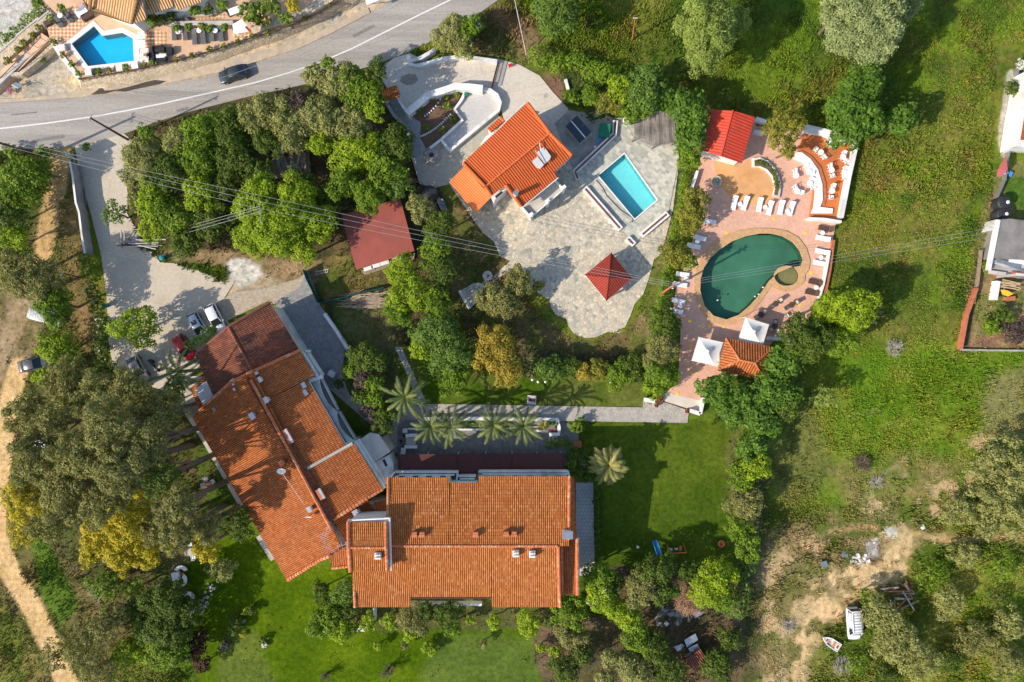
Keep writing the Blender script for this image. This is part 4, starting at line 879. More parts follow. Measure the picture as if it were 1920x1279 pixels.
# low wall on the garden side
def lowwall(name, label, cat, pts, z, wd, m='white', z0=0, cap=None, group=None):
    p = [P(a, b, z) for a, b in pts]; L = []; Rr = []
    for i, q in enumerate(p):
        d = (p[min(i+1, len(p)-1)]-p[max(i-1, 0)]); d.z = 0; d.normalize(); n = Vector((-d.y, d.x, 0))*wd/2; L.append(q+n); Rr.append(q-n)
    mb = MB(); n_ = len(p)
    rows = []
    for q, zz in ((L, z0), (L, z), (Rr, z), (Rr, z0)): rows.append([(v.x, v.y, zz) for v in q])
    mb.grid(rows); mb.add([rows[k][0] for k in range(4)], [(0, 1, 2, 3)]); mb.add([rows[k][-1] for k in range(4)], [(3, 2, 1, 0)])
    t = thing(name, label, cat, (p[0].x, p[0].y, z0), group=group); mb.build('wall', M[m], t)
    k = MB(); rows = [[(v.x, v.y, z+.03) for v in [a+(a-b)*.12 for a, b in zip(L, Rr)]], [(v.x, v.y, z+.03) for v in [b+(b-a)*.12 for a, b in zip(L, Rr)]]]; k.grid(rows)
    k.build('coping', M[cap or m], t); return t
lowwall('garden_wall', 'long straight pale grey wall along the garden side of the slanting hotel wing', 'wall', [(343, 764), (372, 806), (414, 879), (437, 921), (453, 948)], 1.3, .55, 'concl')
lowwall('garden_wall', 'short grey kerb wall beside the lower end of the slanting wing roof', 'wall', [(484, 1005), (497, 1028), (512, 1050)], .5, .5, 'conc')
lowwall('garden_wall', 'thin white wall along the shaded side path up to the dark courtyard trees', 'wall', [(608, 588), (630, 620), (652, 655), (662, 672)], 1.0, .35)
# ---------------------------------------------------------------- the villa
vl = thing('villa', 'white villa with bright orange-red ridged roof and balustraded terrace beside the stone patio', 'house', P(965, 295))
walls(vl, [(874, 307), (987, 203), (1066, 290), (1034, 317), (1041, 330), (979, 380), (950, 343), (921, 362)], 0, 5.15, zp=5.3)
r = Roof(); k_ = dict(pitch=.34, course=.9, amp=.06, step=.008)
r.face(zl([(867, 306, 5.4), (910, 350, 6.9), (1031, 250, 6.9), (989, 192, 5.4)]), **k_)
r.face(zl([(910, 350, 6.9), (921, 368, 6.3), (948, 347, 6.3), (1040, 322, 5.6), (1073, 292, 5.4), (1031, 250, 6.9)]), **k_)
r.face(zl([(948, 347, 6.28), (978, 388, 5.2), (1046, 332, 5.2), (1040, 322, 5.58)]), **k_)
r.ridge(P(910, 350, 6.95), P(1031, 250, 6.95), .13, .8)
for a, b_ in (((989, 193, 5.5), (1031, 250, 7.0)), ((1031, 250, 7.0), (1071, 290, 5.5)), ((869, 306, 5.5), (910, 350, 7.0)), ((910, 350, 7.0), (921, 367, 6.4)), ((948, 347, 6.4), (977, 387, 5.3))): r.ridge(P(*a), P(*b_), .24, .34)
r.build(M['tilevilla'], vl, capmat=M['capvilla'])
for a, b_ in (((867, 309), (987, 190)), ((1071, 293), (1040, 322)), ((1047, 333), (979, 389)), ((921, 369), (948, 349))): strip(vl, 'fascia', a, b_, 5.25, .1, .22, 'white')
walls(vl, [(915, 242), (938, 223), (945, 231), (924, 249)], 0, 2.5)
r = Roof(); r.face(zl([(914, 241, 2.9), (921, 248, 3.5), (945, 227, 3.5), (938, 220, 2.9)]), **k_).ridge(P(938, 220, 3.0), P(945, 228, 3.6), .2).build(M['tilevilla'], vl, capmat=M['capvilla'])
MB().prism(PL([(911, 256), (925, 247), (929, 252), (924, 258), (905, 275), (900, 270)], 2.6), 2.4, 2.6).build('porch_slab', M['white'], vl)
# garage lean-to
r = Roof(); r.face(zl([(842, 341, 2.7), (871, 312, 2.7), (921, 370, 3.3), (892, 400, 3.3)]), pitch=.3, course=0, amp=.04).build(mat('orange_sheet', (.66, .19, .05), .55, .1, .8), vl)
walls(vl, [(848, 342), (872, 318), (915, 368), (890, 393)], 0, 2.5, zp=2.6)
walls(vl, [(921, 371), (935, 360), (946, 350), (950, 354), (930, 372), (926, 380)], 0, 3.6, zp=3.4)
MB().box(P(935, 365, 3.64), (1.1, .3, .06), R(38)).build('skylight', M['glass'], vl)
# terrace
MB().prism(PL([(979, 388), (1039, 338), (1054, 355), (994, 405)], 2.9), 0, 2.9).build('terrace_floor', M['concl'], vl)
for a, b_ in (((979, 389), (995, 407)), ((1041, 337), (1056, 355))): strip(vl, 'terrace_parapet', a, b_, 3.6, .22, .75, 'white')
p0 = P(996, 406, 3.6); p1 = P(1055, 356, 3.6); d = p1-p0; q = MB()
for i in range(27):
    c = p0+d*(i+.5)/27; q.tube([(c.x, c.y, 2.9), (c.x, c.y, 3.5)], .06, 5)
q.build('balustrade', M['white'], vl); strip(vl, 'handrail', (996, 406), (1055, 356), 3.62, .2, .12, 'white')
for x, y in ((996, 406), (1026, 381), (1056, 356)): MB().box(P(x, y, 2.0)+Vector((0, 0, 0)), (.42, .42, 4.0), R(38)).build('pillar', M['white'], vl)
a = P(1041, 328, 5.3); b_ = P(981, 378, 5.3); window(vl, a, b_, 3.0, 5.0, (.6, -.75, 0), 4, True)
a = P(1066, 292, 5.3); b_ = P(1036, 316, 5.3); window(vl, a, b_, 3.6, 4.8, (.6, -.75, 0), 2); window(vl, a, b_, .6, 2.2, (.6, -.75, 0), 2)
a = P(989, 207, 5.3); b_ = P(1064, 288, 5.3); window(vl, a, b_, 3.6, 4.8, (.75, .65, 0), 4)
chimney(vl, 967, 361, 5.9, .45, 1.6, 'slab', R(38))
c = None
for q_, z_ in (([(1013, 279), (1021, 276), (1033, 293), (1031, 299), (1022, 307), (1006, 287)], 6.62), ([(1004, 289), (1020, 309), (1012, 317), (1006, 314), (993, 297), (994, 293)], 6.45)): c = MB().prism(PL(q_, z_), z_-.1, z_).build('roof_panel', mat('pale_panel', (.52, .53, .53), .3, .06, 1, bmp=0), vl)
MB().tube([P(1003, 282, 7.0), P(1021, 306, 6.8)], .05, 5).build('pipe', M['grey'], c); MB().tube([P(1012, 268, 7.2), P(1014, 283, 7.0)], .06, 5).build('pipe', M['white'], c)
# solar panels on the pump shed
ps = thing('pump_shed', 'small grey shed carrying four black solar panels behind the villa', 'shed', P(1087, 243))
walls(ps, [(1062, 240), (1083, 220), (1111, 250), (1088, 268)], 0, 1.9, 'conc', zp=2.0); k = 0
for i in (0, 1):
    for j in (0, 1):
        def q_(u, v): return P(1060+22*u+27*v, 237-21*u+32*v-(0 if v < 1 else -1), 2.15+.25*v*0+.3*(1-v))
        u0, u1, v0, v1 = i*.53, i*.53+.46, j*.51, j*.51+.48
        MB().add([q_(u0, v0), q_(u1, v0), q_(u1, v1), q_(u0, v1)], [(3, 2, 1, 0)]).build('solar_panel', mat('solar_glass', (.025, .035, .05), .2, .1, 1, bmp=0, spec=.7), ps)
        k += 1
MB().add([q_(.46, 0), q_(.53, 0), q_(.53, .99), q_(.46, .99)], [(3, 2, 1, 0)]).build('mounting_rail', M['white'], ps)
c = P(1134, 244, 1.2); t = thing('water_tank', 'square green tank standing behind the low white pool wall near the straw roof', 'tank', (c.x, c.y, 0))
MB().box((c.x, c.y, .6), (1.4, 1.7, 1.15), R(-5)).build('tank_body', M['green'], t); MB().box((c.x, c.y, 1.22), (1.5, 1.8, .08), R(-5)).build('lid', M['green'], t)
# reed pergola
rp = thing('reed_pergola', 'rounded pergola with grey-brown reed roof beside the turquoise rectangular pool', 'pergola', P(1228, 240))
m_, nt, b = new_mat('reed_thatch'); g = N(nt, 'ShaderNodeNewGeometry').outputs['Position']; mp = N(nt, 'ShaderNodeMapping'); mp.inputs['Scale'].default_value = (9, .6, 1); nt.links.new(g, mp.inputs[0])
nt.links.new(ramp(nt, noise(nt, mp.outputs[0], 1.2, 5, .7), [(.3, (.10, .085, .075)), (.5, (.20, .17, .15)), (.7, (.30, .26, .22))]), b.inputs['Base Color']); b.inputs['Roughness'].default_value = .9; M['reed'] = m_
seg = [((1187, 212), (1211, 209), (1190, 258), (1211, 262)), ((1211, 209), (1228, 208), (1211, 262), (1229, 271)), ((1228, 208), (1246, 209), (1229, 271), (1248, 270)), ((1246, 209), (1264, 212), (1248, 270), (1268, 265))]
for i, (a, b_, c, d) in enumerate(seg):
    rows = []
    for j in range(9):
        v = j/8; rows.append([P(a[0]+(c[0]-a[0])*v+(b_[0]-a[0]+(d[0]-c[0]-b_[0]+a[0])*v)*u+.3*(u < 1), a[1]+(c[1]-a[1])*v+(b_[1]-a[1]+(d[1]-c[1]-b_[1]+a[1])*v)*u, 2.75+.12*math.sin(v*9+i)+.06*math.sin(u*6)) for u in (0, .33, .66, .985)])
    MB().grid(rows[::-1]).build('reed_mat', M['reed'], rp)
for a, b_ in (((1190, 258), (1229, 272)), ((1229, 272), (1268, 265))):
    q = MB(); p0 = P(*a, 2.7); p1 = P(*b_, 2.7); q.tube([p0, p1], .06, 5); 
    for u in np.linspace(0, 1, 30): c = p0.lerp(p1, u); q.tube([c, c-Vector((0, .12, .35))], .03, 3)
    q.build('reed_fringe', M['reed'], rp)
for x, y in ((1190, 256), (1229, 269), (1266, 263), (1190, 214), (1228, 211), (1262, 214)):
    c = P(x, y, 2.7); MB().tube([(c.x, c.y, 0), (c.x, c.y, 2.7)], .08, 6).build('post', M['wood'], rp)
# red sheet-roofed pool bar
rb = thing('pool_bar', 'white pool bar under a two-sided bright red ribbed metal roof', 'building', P(1364, 258))
walls(rb, [(1320, 280), (1340, 212), (1374, 213), (1410, 224), (1388, 300), (1352, 290)], 0, 2.9, 'white', zp=2.95)
r = Roof(); k2 = dict(pitch=.42, course=0, amp=.05, thick=.06)
r.face(zl([(1313, 281, 3.0), (1336, 206, 3.0), (1374, 208, 4.0), (1352, 293, 4.0)]), **k2).face(zl([(1352, 293, 4.0), (1374, 208, 4.0), (1415, 219, 3.0), (1391, 306, 3.0)]), **k2)
r.ridge(P(1352, 293, 4.02), P(1374, 208, 4.02), .1, 2).build(M['redroof'], rb, capmat=M['redroof'])
# red gazebo
gz = thing('gazebo', 'square open gazebo with four-sided dark red tiled roof standing on the stone patio', 'gazebo', P(1141, 521))
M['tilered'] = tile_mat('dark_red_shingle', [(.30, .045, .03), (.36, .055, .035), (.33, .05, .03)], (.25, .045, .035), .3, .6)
ap = (1142, 520, 4.0); cs = [(1146, 474, 2.6), (1185, 522, 2.6), (1137, 564, 2.6), (1097, 515, 2.6)]
r = Roof()
for i in range(4): r.face(zl([ap, cs[i], cs[(i+1) % 4]]), pitch=.3, course=.35, amp=.015, step=.015); r.ridge(P(*ap), P(*cs[i]), .07, .5)
r.build(M['tilered'], gz, capmat=M['tilered'])
for x, y, z in cs:
    c = P(x+(1141-x)*.12, y+(520-y)*.12, 2.6); MB().box((c.x, c.y, 1.25), (.22, .22, 2.5)).build('post', M['white'], gz)
for i in range(4):
    a = cs[i]; b_ = cs[(i+1) % 4]; strip(gz, 'fascia', a[:2], b_[:2], 2.52, .08, .18, 'white')
# brick-red shed
rs = thing('shed', 'square shed with flat brick-red roof between the dense trees', 'shed', P(708, 440))
walls(rs, [(646, 408), (748, 378), (770, 462), (676, 492)], 0, 2.7, 'wall', zp=2.8)
MB().add(zl([(640, 403, 3.0), (668, 506, 2.7), (777, 471, 2.7), (750, 371, 3.0), (640, 403, 2.9), (668, 506, 2.6), (777, 471, 2.6), (750, 371, 2.9)]), [(0, 1, 2, 3), (7, 6, 5, 4), (0, 4, 5, 1), (1, 5, 6, 2), (2, 6, 7, 3), (3, 7, 4, 0)]).build('roof', M['shedroof'], rs)
for u in (.45,): MB().tube([P(640+28*u, 403+103*u, 2.9), P(750+27*u, 371+100*u, 2.9)], .03, 4).build('roof_seam', M['shedroof'], rs)
MB().prism(PL([(677, 508), (684, 516), (776, 486), (778, 474)], .3), 0, .3).build('porch', M['wood'], rs)
for x, y, a in ((692, 504, .2), (706, 499, .5), (722, 494, .9), (745, 486, .4)): MB().box(P(x, y, .9), (1.3, .5, 1.1), R(17)).build('porch_cupboard', M['white'], rs)
# pool-side kiosk with hipped tiles
kb = thing('kiosk', 'kiosk with hipped brown-orange tiled roof beside the two white tents', 'building', P(1398, 672))
walls(kb, [(1366, 642), (1442, 657), (1427, 705), (1352, 688)], 0, 2.7, 'wall', zp=2.75)
A_, B_, C_, D_ = (1361, 634, 2.9), (1450, 652, 2.9), (1434, 713, 2.9), (1346, 694, 2.9); e, f = (1387, 675, 4.5), (1416, 681, 4.5)
r = Roof(); k3 = dict(pitch=.36, course=.45, amp=.08)
r.face(zl([A_, B_, f, e]), **k3).face(zl([B_, C_, f]), **k3).face(zl([C_, D_, e, f]), **k3).face(zl([D_, A_, e]), **k3)
for a, b_ in ((A_, e), (D_, e), (B_, f), (C_, f), (e, f)): r.ridge(P(*a), P(*b_), .13)
r.build(M['tilemid'], kb)
def tent(pts, apex, label):
    c = P(*apex); t = thing('tent', label, 'tent', (c.x, c.y, 0)); z = 2.5; za = 3.5
    cs = [P(a, b, z) for a, b in pts]; ap = P(*apex, za); m = MB()
    for i in range(4):
        a, b = cs[i], cs[(i+1) % 4]; rows = []
        for j in range(9):
            q = j/8; s = 1-(1-q)**1; l = a.lerp(ap, q*.93); r_ = b.lerp(ap, q*.93); dz = -.38*math.sin(math.pi*q)*.6
            rows.append([Vector((v.x, v.y, v.z+dz)) for v in (l, l.lerp(r_, .25), l.lerp(r_, .5), l.lerp(r_, .75), r_)])
        m.grid(rows)
        m.add([a, b, b-Vector((0, 0, .28)), a-Vector((0, 0, .28))], [(0, 1, 2, 3), (3, 2, 1, 0)])
    m.build('canvas', M['canvas'], t)
    m = MB(); m.tube([ap-Vector((0, 0, .12)), ap+Vector((0, 0, .05))], .35, 8, .2); m.build('vent_cap', M['canvas'], t)
    for v in cs: MB().tube([(v.x*.995+ap.x*.005, v.y*.995+ap.y*.005, 0), v], .04, 6).build('pole', M['white'], t)
tent([(1310.5, 632), (1356, 642), (1341, 686), (1297, 676.5)], (1327, 659), 'white square tent left of the tiled kiosk roof, farther from the pool')
tent([(1398, 595), (1442, 608.5), (1429.5, 649), (1384, 638)], (1414, 622), 'white square tent between the tiled kiosk and the green kidney pool')
# small porch canopies and sheds
sg = thing('gate_house', 'small gate roof of weathered orange tiles at the top of the slate steps', 'gate', P(732, 178))
r = Roof(); r.face(zl([(712, 171, 2.3), (744, 160, 2.3), (748, 170, 2.8), (716, 181, 2.8)]), pitch=.3).face(zl([(716, 181, 2.8), (748, 170, 2.8), (751, 181, 2.3), (719, 191, 2.3)]), pitch=.3).ridge(P(716, 181, 2.85), P(748, 170, 2.85), .13).build(M['tile'], sg)
for a, b_ in (((719, 186), (723, 176)), ((744, 177), (742, 166))): strip(sg, 'pier', a, b_, 2.3, .4, 2.3, 'white')
hs = thing('garden_hut', 'little hut with rusty tiled roof among the dark trees at the bottom edge', 'hut', P(1308, 1238))
r = Roof(); r.face(zl([(1285, 1236, 2.0), (1313, 1217, 2.0), (1330, 1247, 1.6), (1306, 1262, 1.6)]), pitch=.3).build(M['tileold'], hs)
walls(hs, [(1289, 1236), (1313, 1221), (1326, 1246), (1306, 1258)], 0, 1.5, 'conc')
MB().box(P(1302, 1217, 1.4), (1.4, 1.0, .1), R(28)).build('hatch', M['steel'], hs)
ls = thing('lean_to', 'crooked grey sheet-metal lean-to beside the little tiled hut', 'shelter', P(1290, 1205))
MB().add(zl([(1283, 1200, 1.6), (1304, 1188, 1.8), (1309, 1200, 1.5), (1288, 1214, 1.3), (1263, 1213, 1.2), (1280, 1207, 1.3), (1284, 1212, 1.1), (1270, 1222, 1.0)]), [(3, 2, 1, 0), (7, 6, 5, 4)]).build('sheet_roof', M['steel'], ls)
for x, y in ((1285, 1202), (1303, 1191), (1307, 1200), (1288, 1212), (1266, 1215)): c = P(x, y); MB().tube([(c.x, c.y, 0), (c.x, c.y, 1.25)], .04, 5).build('post', M['wood'], ls)
# tumble-down timber shed in the woods
tsd = thing('ruined_shed', 'tumble-down shed roofed with loose weathered boards deep in the roadside trees', 'shed', P(545, 308))
rngs = random.Random(3)
walls(tsd, [(508, 300), (574, 285), (578, 322), (512, 330)], 0, 1.6, 'wood')
for i in range(34):
    x = 508+rngs.random()*66; y = 285+rngs.random()*42; c = P(x, y, 1.75+rngs.random()*.25); MB().box(c, (.22+.15*rngs.random(), 1.4+rngs.random()*1.6, .04), R(rngs.gauss(12, 14)), rx=R(rngs.gauss(0, 4))).build('board', M['conc' if rngs.random() < .5 else 'wood'], tsd)
strip(tsd, 'side_rail', (573, 275), (581, 320), 2.0, .12, .12, 'teal')
# ---------------------------------------------------------------- right edge: neighbour's shed, tiled house, canopy
nb = thing('outbuilding', 'grey flat-roofed outbuilding with rusty sheets beside two black tanks at the right edge', 'building', P(1900, 475))
MB().prism(PL([(1878, 411), (1895, 410), (2010, 425), (2010, 492), (1862, 484)], 2.6), 0, 2.6).build('flat_roof', mat('stained_concrete', (.21, .195, .18), .9, .3, .5, dirt=(.13, .12, .11)), nb)
r = random.Random(9)
for i in range(17): MB().box(P(1868+r.random()*62, 487+r.random()*32, 2.1+.3*r.random()), (1.2+r.random()*2.4, .3+r.random()*.3, .05), R(r.gauss(-8, 6)), rx=R(r.gauss(0, 5))).build('loose_sheet', M[r.choice(['steel', 'wood', 'white', 'concl', 'terra', 'grey'])], nb)
walls(nb, [(1866, 486), (1930, 488), (1930, 520), (1858, 506)], 0, 2.0, 'conc')
MB().prism(PL([(1866, 412), (1877, 411), (1872, 430), (1858, 432)], 2.0), 0, 2.0).build('side_box', M['white'], nb)
strip(nb, 'parapet', (1873, 412), (1855, 506), 2.75, .5, .5, 'white')
wh = thing('house', 'white house with a strip of orange tiles at the right edge of the field', 'house', P(1935, 190))
MB().prism(PL([(1906, 262), (1916, 200), (1930, 130), (2040, 130), (2040, 275), (1904, 275)], 3.0), 0, 3.0).build('wall', M['white'], wh)
r = Roof(); r.face(zl([(1914, 262, 3.1), (1926, 190, 3.1), (2040, 190, 4), (2040, 262, 4)])).build(M['tile'], wh)
MB().box(P(1897, 272, 1.5), (1.2, 1.1, 1.5)).build('porch_box', M['white'], wh)
MB().box(P(1910, 272, 1.5), (1.1, 1.2, 1.4)).build('porch_box', M['grey'], wh)
rc = thing('canopy', 'small faded red peaked canopy beside the white house at the right edge', 'canopy', P(1880, 312))
q_ = zl([(1871, 318, 2.1), (1887, 290, 2.3), (1889, 318, 2.1), (1868, 332, 1.6), (1880, 330, 1.7)]); MB().add(q_, [(0, 1, 2), (0, 2, 4, 3)]).build('canvas', mat('faded_red', (.42, .11, .10), .8, .1, 1), rc)
for v in q_: MB().tube([(v.x, v.y, 0), v], .03, 5).build('pole', M['wood'], rc)
# ================================================================= POOLS
def pool(name, label, water, z, depth, floorc, tint, coping, cz, mc, zone_pad=None, steps=None):
    c = P(*water[0], z); t = thing(name, label, 'swimming pool', (c.x, c.y, 0)); zt = z
    mf = mat(name+'_lining_'+str(len(bpy.data.materials)), floorc, .6, .07, .8, bmp=0)
    w_ = PL(water, zt); n = len(w_); m = MB(); zb = zt-depth
    m.prism([(v.x, v.y) for v in w_], zb-.05, zb)
    m.add([(v.x, v.y, zb) for v in w_]+[(v.x, v.y, zt+.02) for v in w_], [(i, (i+1) % n, n+(i+1) % n, n+i) for i in range(n)]+[(n+i, n+(i+1) % n, (i+1) % n, i) for i in range(n)])
    m.build('basin', mf, t)
    MB().add([(v.x, v.y, zt-.08) for v in w_], [tuple(range(n)) if sum(w_[i].x*w_[(i+1) % n].y-w_[(i+1) % n].x*w_[i].y for i in range(n)) > 0 else tuple(range(n-1, -1, -1))]).build('water', water_mat(name+'_water', tint), t)
    if coping: MB().prism(PL(coping, cz), cz-.14, cz, [PL(water, cz)]).build('coping', M[mc], t)
    return t
M['copw'] = mat('white_coping', (.70, .69, .66), .6, .1, 2)
pv = pool('swimming_pool', 'rectangular turquoise pool with white edge on the slate deck of the villa', [(1122.5, 329), (1171, 288.5), (1231, 374.5), (1190, 410)], .1, 1.35, (.20, .66, .68), (.84, .97, .98), [(1119, 329.5), (1171, 285), (1235, 374.7), (1190, 413)], .16, 'copw')
M['tanstone'] = brick_mat('tan_coping', (.52, .30, .14), (.62, .38, .19), (.45, .28, .15), .3, .3, .4, .02)
cop = [(1302, 550), (1302, 525), (1307, 500), (1318, 478), (1335, 458), (1358, 442), (1385, 432), (1412, 428), (1445, 428), (1475, 433), (1497, 445), (1512, 465), (1519, 488), (1517, 505), (1510, 515), (1509, 527), (1500, 538), (1488, 545), (1470, 547), (1455, 542), (1446, 538), (1436, 552), (1418, 576), (1398, 597), (1375, 608), (1350, 609), (1330, 601), (1312, 580)]
pk = thing('swimming_pool', 'large kidney-shaped green pool with tan stone edge and a round paddling pool joined on', 'swimming pool', P(1400, 520))
ZT = .14
def basin(parent, poly, zt, depth, floorc, tint):
    mf = mat('pool_lining_%d' % len(bpy.data.materials), floorc, .6, .3, .16, bmp=0); w_ = PL(poly, zt); n = len(w_); zb = zt-depth; m = MB().prism([(v.x, v.y) for v in w_], zb-.05, zb)
    m.add([(v.x, v.y, zb) for v in w_]+[(v.x, v.y, zt) for v in w_], [(i, (i+1) % n, n+(i+1) % n, n+i) for i in range(n)]+[(n+i, n+(i+1) % n, (i+1) % n, i) for i in range(n)]); m.build('basin', mf, parent)
    f_ = tuple(range(n)) if sum(w_[i].x*w_[(i+1) % n].y-w_[(i+1) % n].x*w_[i].y for i in range(n)) > 0 else tuple(range(n-1, -1, -1))
    MB().add([(v.x, v.y, zt-.16) for v in w_], [f_]).build('water', water_mat('pool_water_%d' % len(bpy.data.materials), tint), parent)
basin(pk, POOL_K, ZT+.1, 1.5, (.060, .175, .118), (.82, .93, .87)); basin(pk, POOL_S, ZT+.1, .5, (.24, .22, .11), (.88, .90, .80))
MB().prism(PL(cop, ZT+.12), ZT-.06, ZT+.12, [PL(POOL_K, ZT+.12), PL(POOL_S, ZT+.12)]).build('coping', M['tanstone'], pk)
for x, y in ((1345, 563), (1422, 552), (1415, 556), (1430, 539)): MB().lathe(P(x, y, ZT-.02), [(.1, 0), (.1, .17)], 8).build('light', M['white'], pk)
# pink terrace round the kidney pool
M['pink'] = brick_mat('pink_tiles', (.66, .38, .27), (.68, .40, .285), (.56, .32, .23), .42, .42, R(-8), .010)
TER = [(1313, 300), (1336, 212), (1415, 219), (1418, 236), (1510, 245), (1607, 270), (1575, 412), (1567, 420), (1552, 500), (1545, 545), (1525, 590), (1505, 612), (1450, 640), (1400, 700), (1330, 715), (1318, 775), (1238, 750), (1272, 712), (1275, 660), (1277, 600), (1262, 585), (1268, 540), (1284, 500), (1300, 450), (1318, 400), (1303, 350)]
slab('pool_terrace', TER, ZT, M['pink'], .25, holes=[POOL_K, POOL_S])
slab('tan_dance_floor', [(1338, 302), (1352, 298), (1391, 308), (1404, 300), (1440, 310), (1455, 345), (1454, 368), (1440, 384), (1398, 385), (1370, 372), (1345, 340)], ZT+.006, mat('tan_floor', (.62, .32, .13), .8, .18, .7, dirt=(.55, .33, .2)), .02)
slab('white_step', [(1244, 735), (1316, 752), (1310, 772), (1240, 750)], ZT+.008, mat('cream_tiles', (.60, .54, .46), .8, .1, 1), .02)
tt = slab('raised_terrace', [(1510, 248), (1607, 273), (1578, 412), (1518, 408), (1524, 370), (1528, 330), (1520, 308), (1508, 295), (1495, 285)], .5, mat('orange_terrace', (.52, .15, .04), .75, .14, .6, dirt=(.44, .14, .05)), .4)
bench_pts = [(1495, 285), (1504, 286), (1520, 298), (1534, 318), (1542, 345), (1543, 375), (1538, 388), (1562, 391), (1561, 400), (1521, 400), (1526, 388), (1529, 360), (1527, 335), (1518, 314), (1506, 302), (1490, 296)]
t = thing('curved_bench', 'broad curved white masonry bench around the orange raised terrace', 'bench', P(1530, 340)); MB().prism(PL(bench_pts, .75), .1, .75).build('seat', M['whitep'], t)
bk = [(1500, 284), (1520, 295), (1537, 315), (1546, 345), (1547, 372), (1543, 384)]
q = lowwall('terracotta_step', 'terracotta back step running behind the curved white bench', 'step', bk, .62, .35, 'terra')
# planter arc
t = thing('curved_planter', 'crescent-shaped white planter with low green shrubs beside the tan floor', 'planter', P(1440, 330))
pa = [(1411, 313), (1411, 297), (1425, 295), (1440, 301), (1453, 315), (1462, 333), (1465, 350), (1462, 370), (1449, 367), (1453, 350), (1448, 332), (1437, 319), (1424, 313)]
MB().prism(PL(pa, .45), .1, .45, [PL([(x+(1441-x)*.05+(0 if 0 else 0), y+(333-y)*.03) for x, y in [(1413.5, 311), (1413.5, 299), (1425, 297.5), (1439, 303), (1451, 316), (1459.5, 334), (1462.5, 350), (1460, 367.5), (1452, 366), (1455.5, 350), (1450.5, 331), (1438.5, 317), (1425, 311)]], .45)]).build('planter_wall', M['white'], t)
MB().prism(PL(pa, .4), .1, .38).build('soil', M['soil'], t)
hedge([(1418, 304), (1430, 305), (1443, 314), (1453, 328), (1458, 346), (1456, 362)], 1.0, .55, 'dk', 'crescent of dark green shrubs filling the white curved planter', zb=.35, size=.16)
# walls and planters round the terraces
lowwall('terrace_wall', 'white boundary wall on the right side of the orange raised terrace', 'wall', [(1606, 268), (1592, 330), (1577, 408)], 1.3, .55)
lowwall('terrace_wall', 'white wall along the top of the orange raised terrace', 'wall', [(1510, 244), (1545, 250), (1575, 262), (1608, 266)], 1.2, .5)
lowwall('terrace_wall', 'second white wall behind the top of the orange terrace, with a gap between', 'wall', [(1512, 236), (1550, 245), (1580, 255)], 1.4, .35)
lowwall('terrace_wall', 'white wall between the red roofed bar and the autumn-tinted tree', 'wall', [(1414, 246), (1432, 250)], .9, .4); lowwall('terrace_wall', 'upper white wall stub right of the red roofed bar', 'wall', [(1418, 222), (1436, 228)], 1.1, .4)
lowwall('sign_wall', 'white end wall with faded painting below the orange terrace', 'wall', [(1517, 410), (1545, 411), (1578, 416)], 1.2, .3)
lowwall('terrace_wall', 'thin white wall at the right side of the kidney pool terrace', 'wall', [(1555, 475), (1550, 505), (1544, 535), (1535, 562)], .8, .22)
lowwall('terrace_wall', 'narrow brick-coloured wall outside the right edge of the pool terrace', 'wall', [(1563, 450), (1556, 505), (1547, 552)], .5, .35, 'terra')
lowwall('terrace_wall', 'low white wall on the left side of the tan floor, half under the hedge', 'wall', [(1308, 320), (1300, 345), (1295, 360)], .8, .3)
lowwall('terrace_wall', 'white wall behind the brown chairs at the lower edge of the terrace', 'wall', [(1438, 634), (1470, 636), (1500, 640)], .8, .4)
lowwall('gate_wall', 'short white gate wall with a red pot at the foot of the pink ramp', 'wall', [(1209, 749), (1228, 753)], .8, .45); lowwall('gate_wall', 'white gate wall at the right foot of the pink ramp', 'wall', [(1294, 770), (1313, 776)], .8, .45)
lowwall('gate_wall', 'white wall on the right side of the pink ramp under the fig trees', 'wall', [(1313, 776), (1320, 745)], .8, .35)
def planter_wall(pts, label, wd=.68, z=.55):
    t = lowwall('planter', label, 'planter', pts, z, wd, 'white')
    p = [P(a, b, z) for a, b in pts]; m = MB()
    for i in range(len(p)-1):
        d = p[i+1]-p[i]; c = (p[i]+p[i+1])/2; m.box((c.x, c.y, z+.035), (d.length-.4 if len(p) == 2 else d.length-.1, wd*.42, .04), math.atan2(d.y, d.x))
    m.build('soil', mat('planter_soil', (.16, .07, .05), .95, .2, 4), t); return t
planter_wall([(1096, 352), (1164, 430)], 'long narrow white planter of reddish soil left of the turquoise pool'); planter_wall([(1203, 441), (1252, 400)], 'white planter of reddish soil below the turquoise pool'); planter_wall([(1176, 446), (1189, 459)], 'shortest white planter at the corner opening of the slate deck')
planter_wall([(1154, 226), (1152, 252), (1078, 322), (1084, 336)], 'angled white planter wall between the villa and the pool deck', .6)
# hotel courtyard planters
lowwall('courtyard_wall', 'white rounded wall above the row of palms, along the stone path', 'wall', [(791, 802), (790, 792), (795, 786), (820, 785), (900, 785), (1047, 787), (1048, 802), (1048, 814), (1030, 815)], .7, .4)
lowwall('courtyard_wall', 'lower thin white wall under the row of palms', 'wall', [(765, 804), (830, 805), (910, 806)], .35, .2); lowwall('courtyard_wall', 'thin white wall left of the white terrace statue', 'wall', [(950, 802), (1010, 801)], .35, .2)
lowwall('step_wall', 'upper white cheek wall of the courtyard steps', 'wall', [(760, 817), (782, 816)], .8, .35); lowwall('step_wall', 'lower white cheek wall of the courtyard steps', 'wall', [(758, 838), (782, 838)], .8, .35); lowwall('step_wall', 'white pier wall between the courtyard steps and the brown canopy', 'wall', [(757, 840), (755, 852)], .8, .5)
t = thing('garden_steps', 'five pale courtyard steps between two white cheek walls', 'steps', P(770, 828))
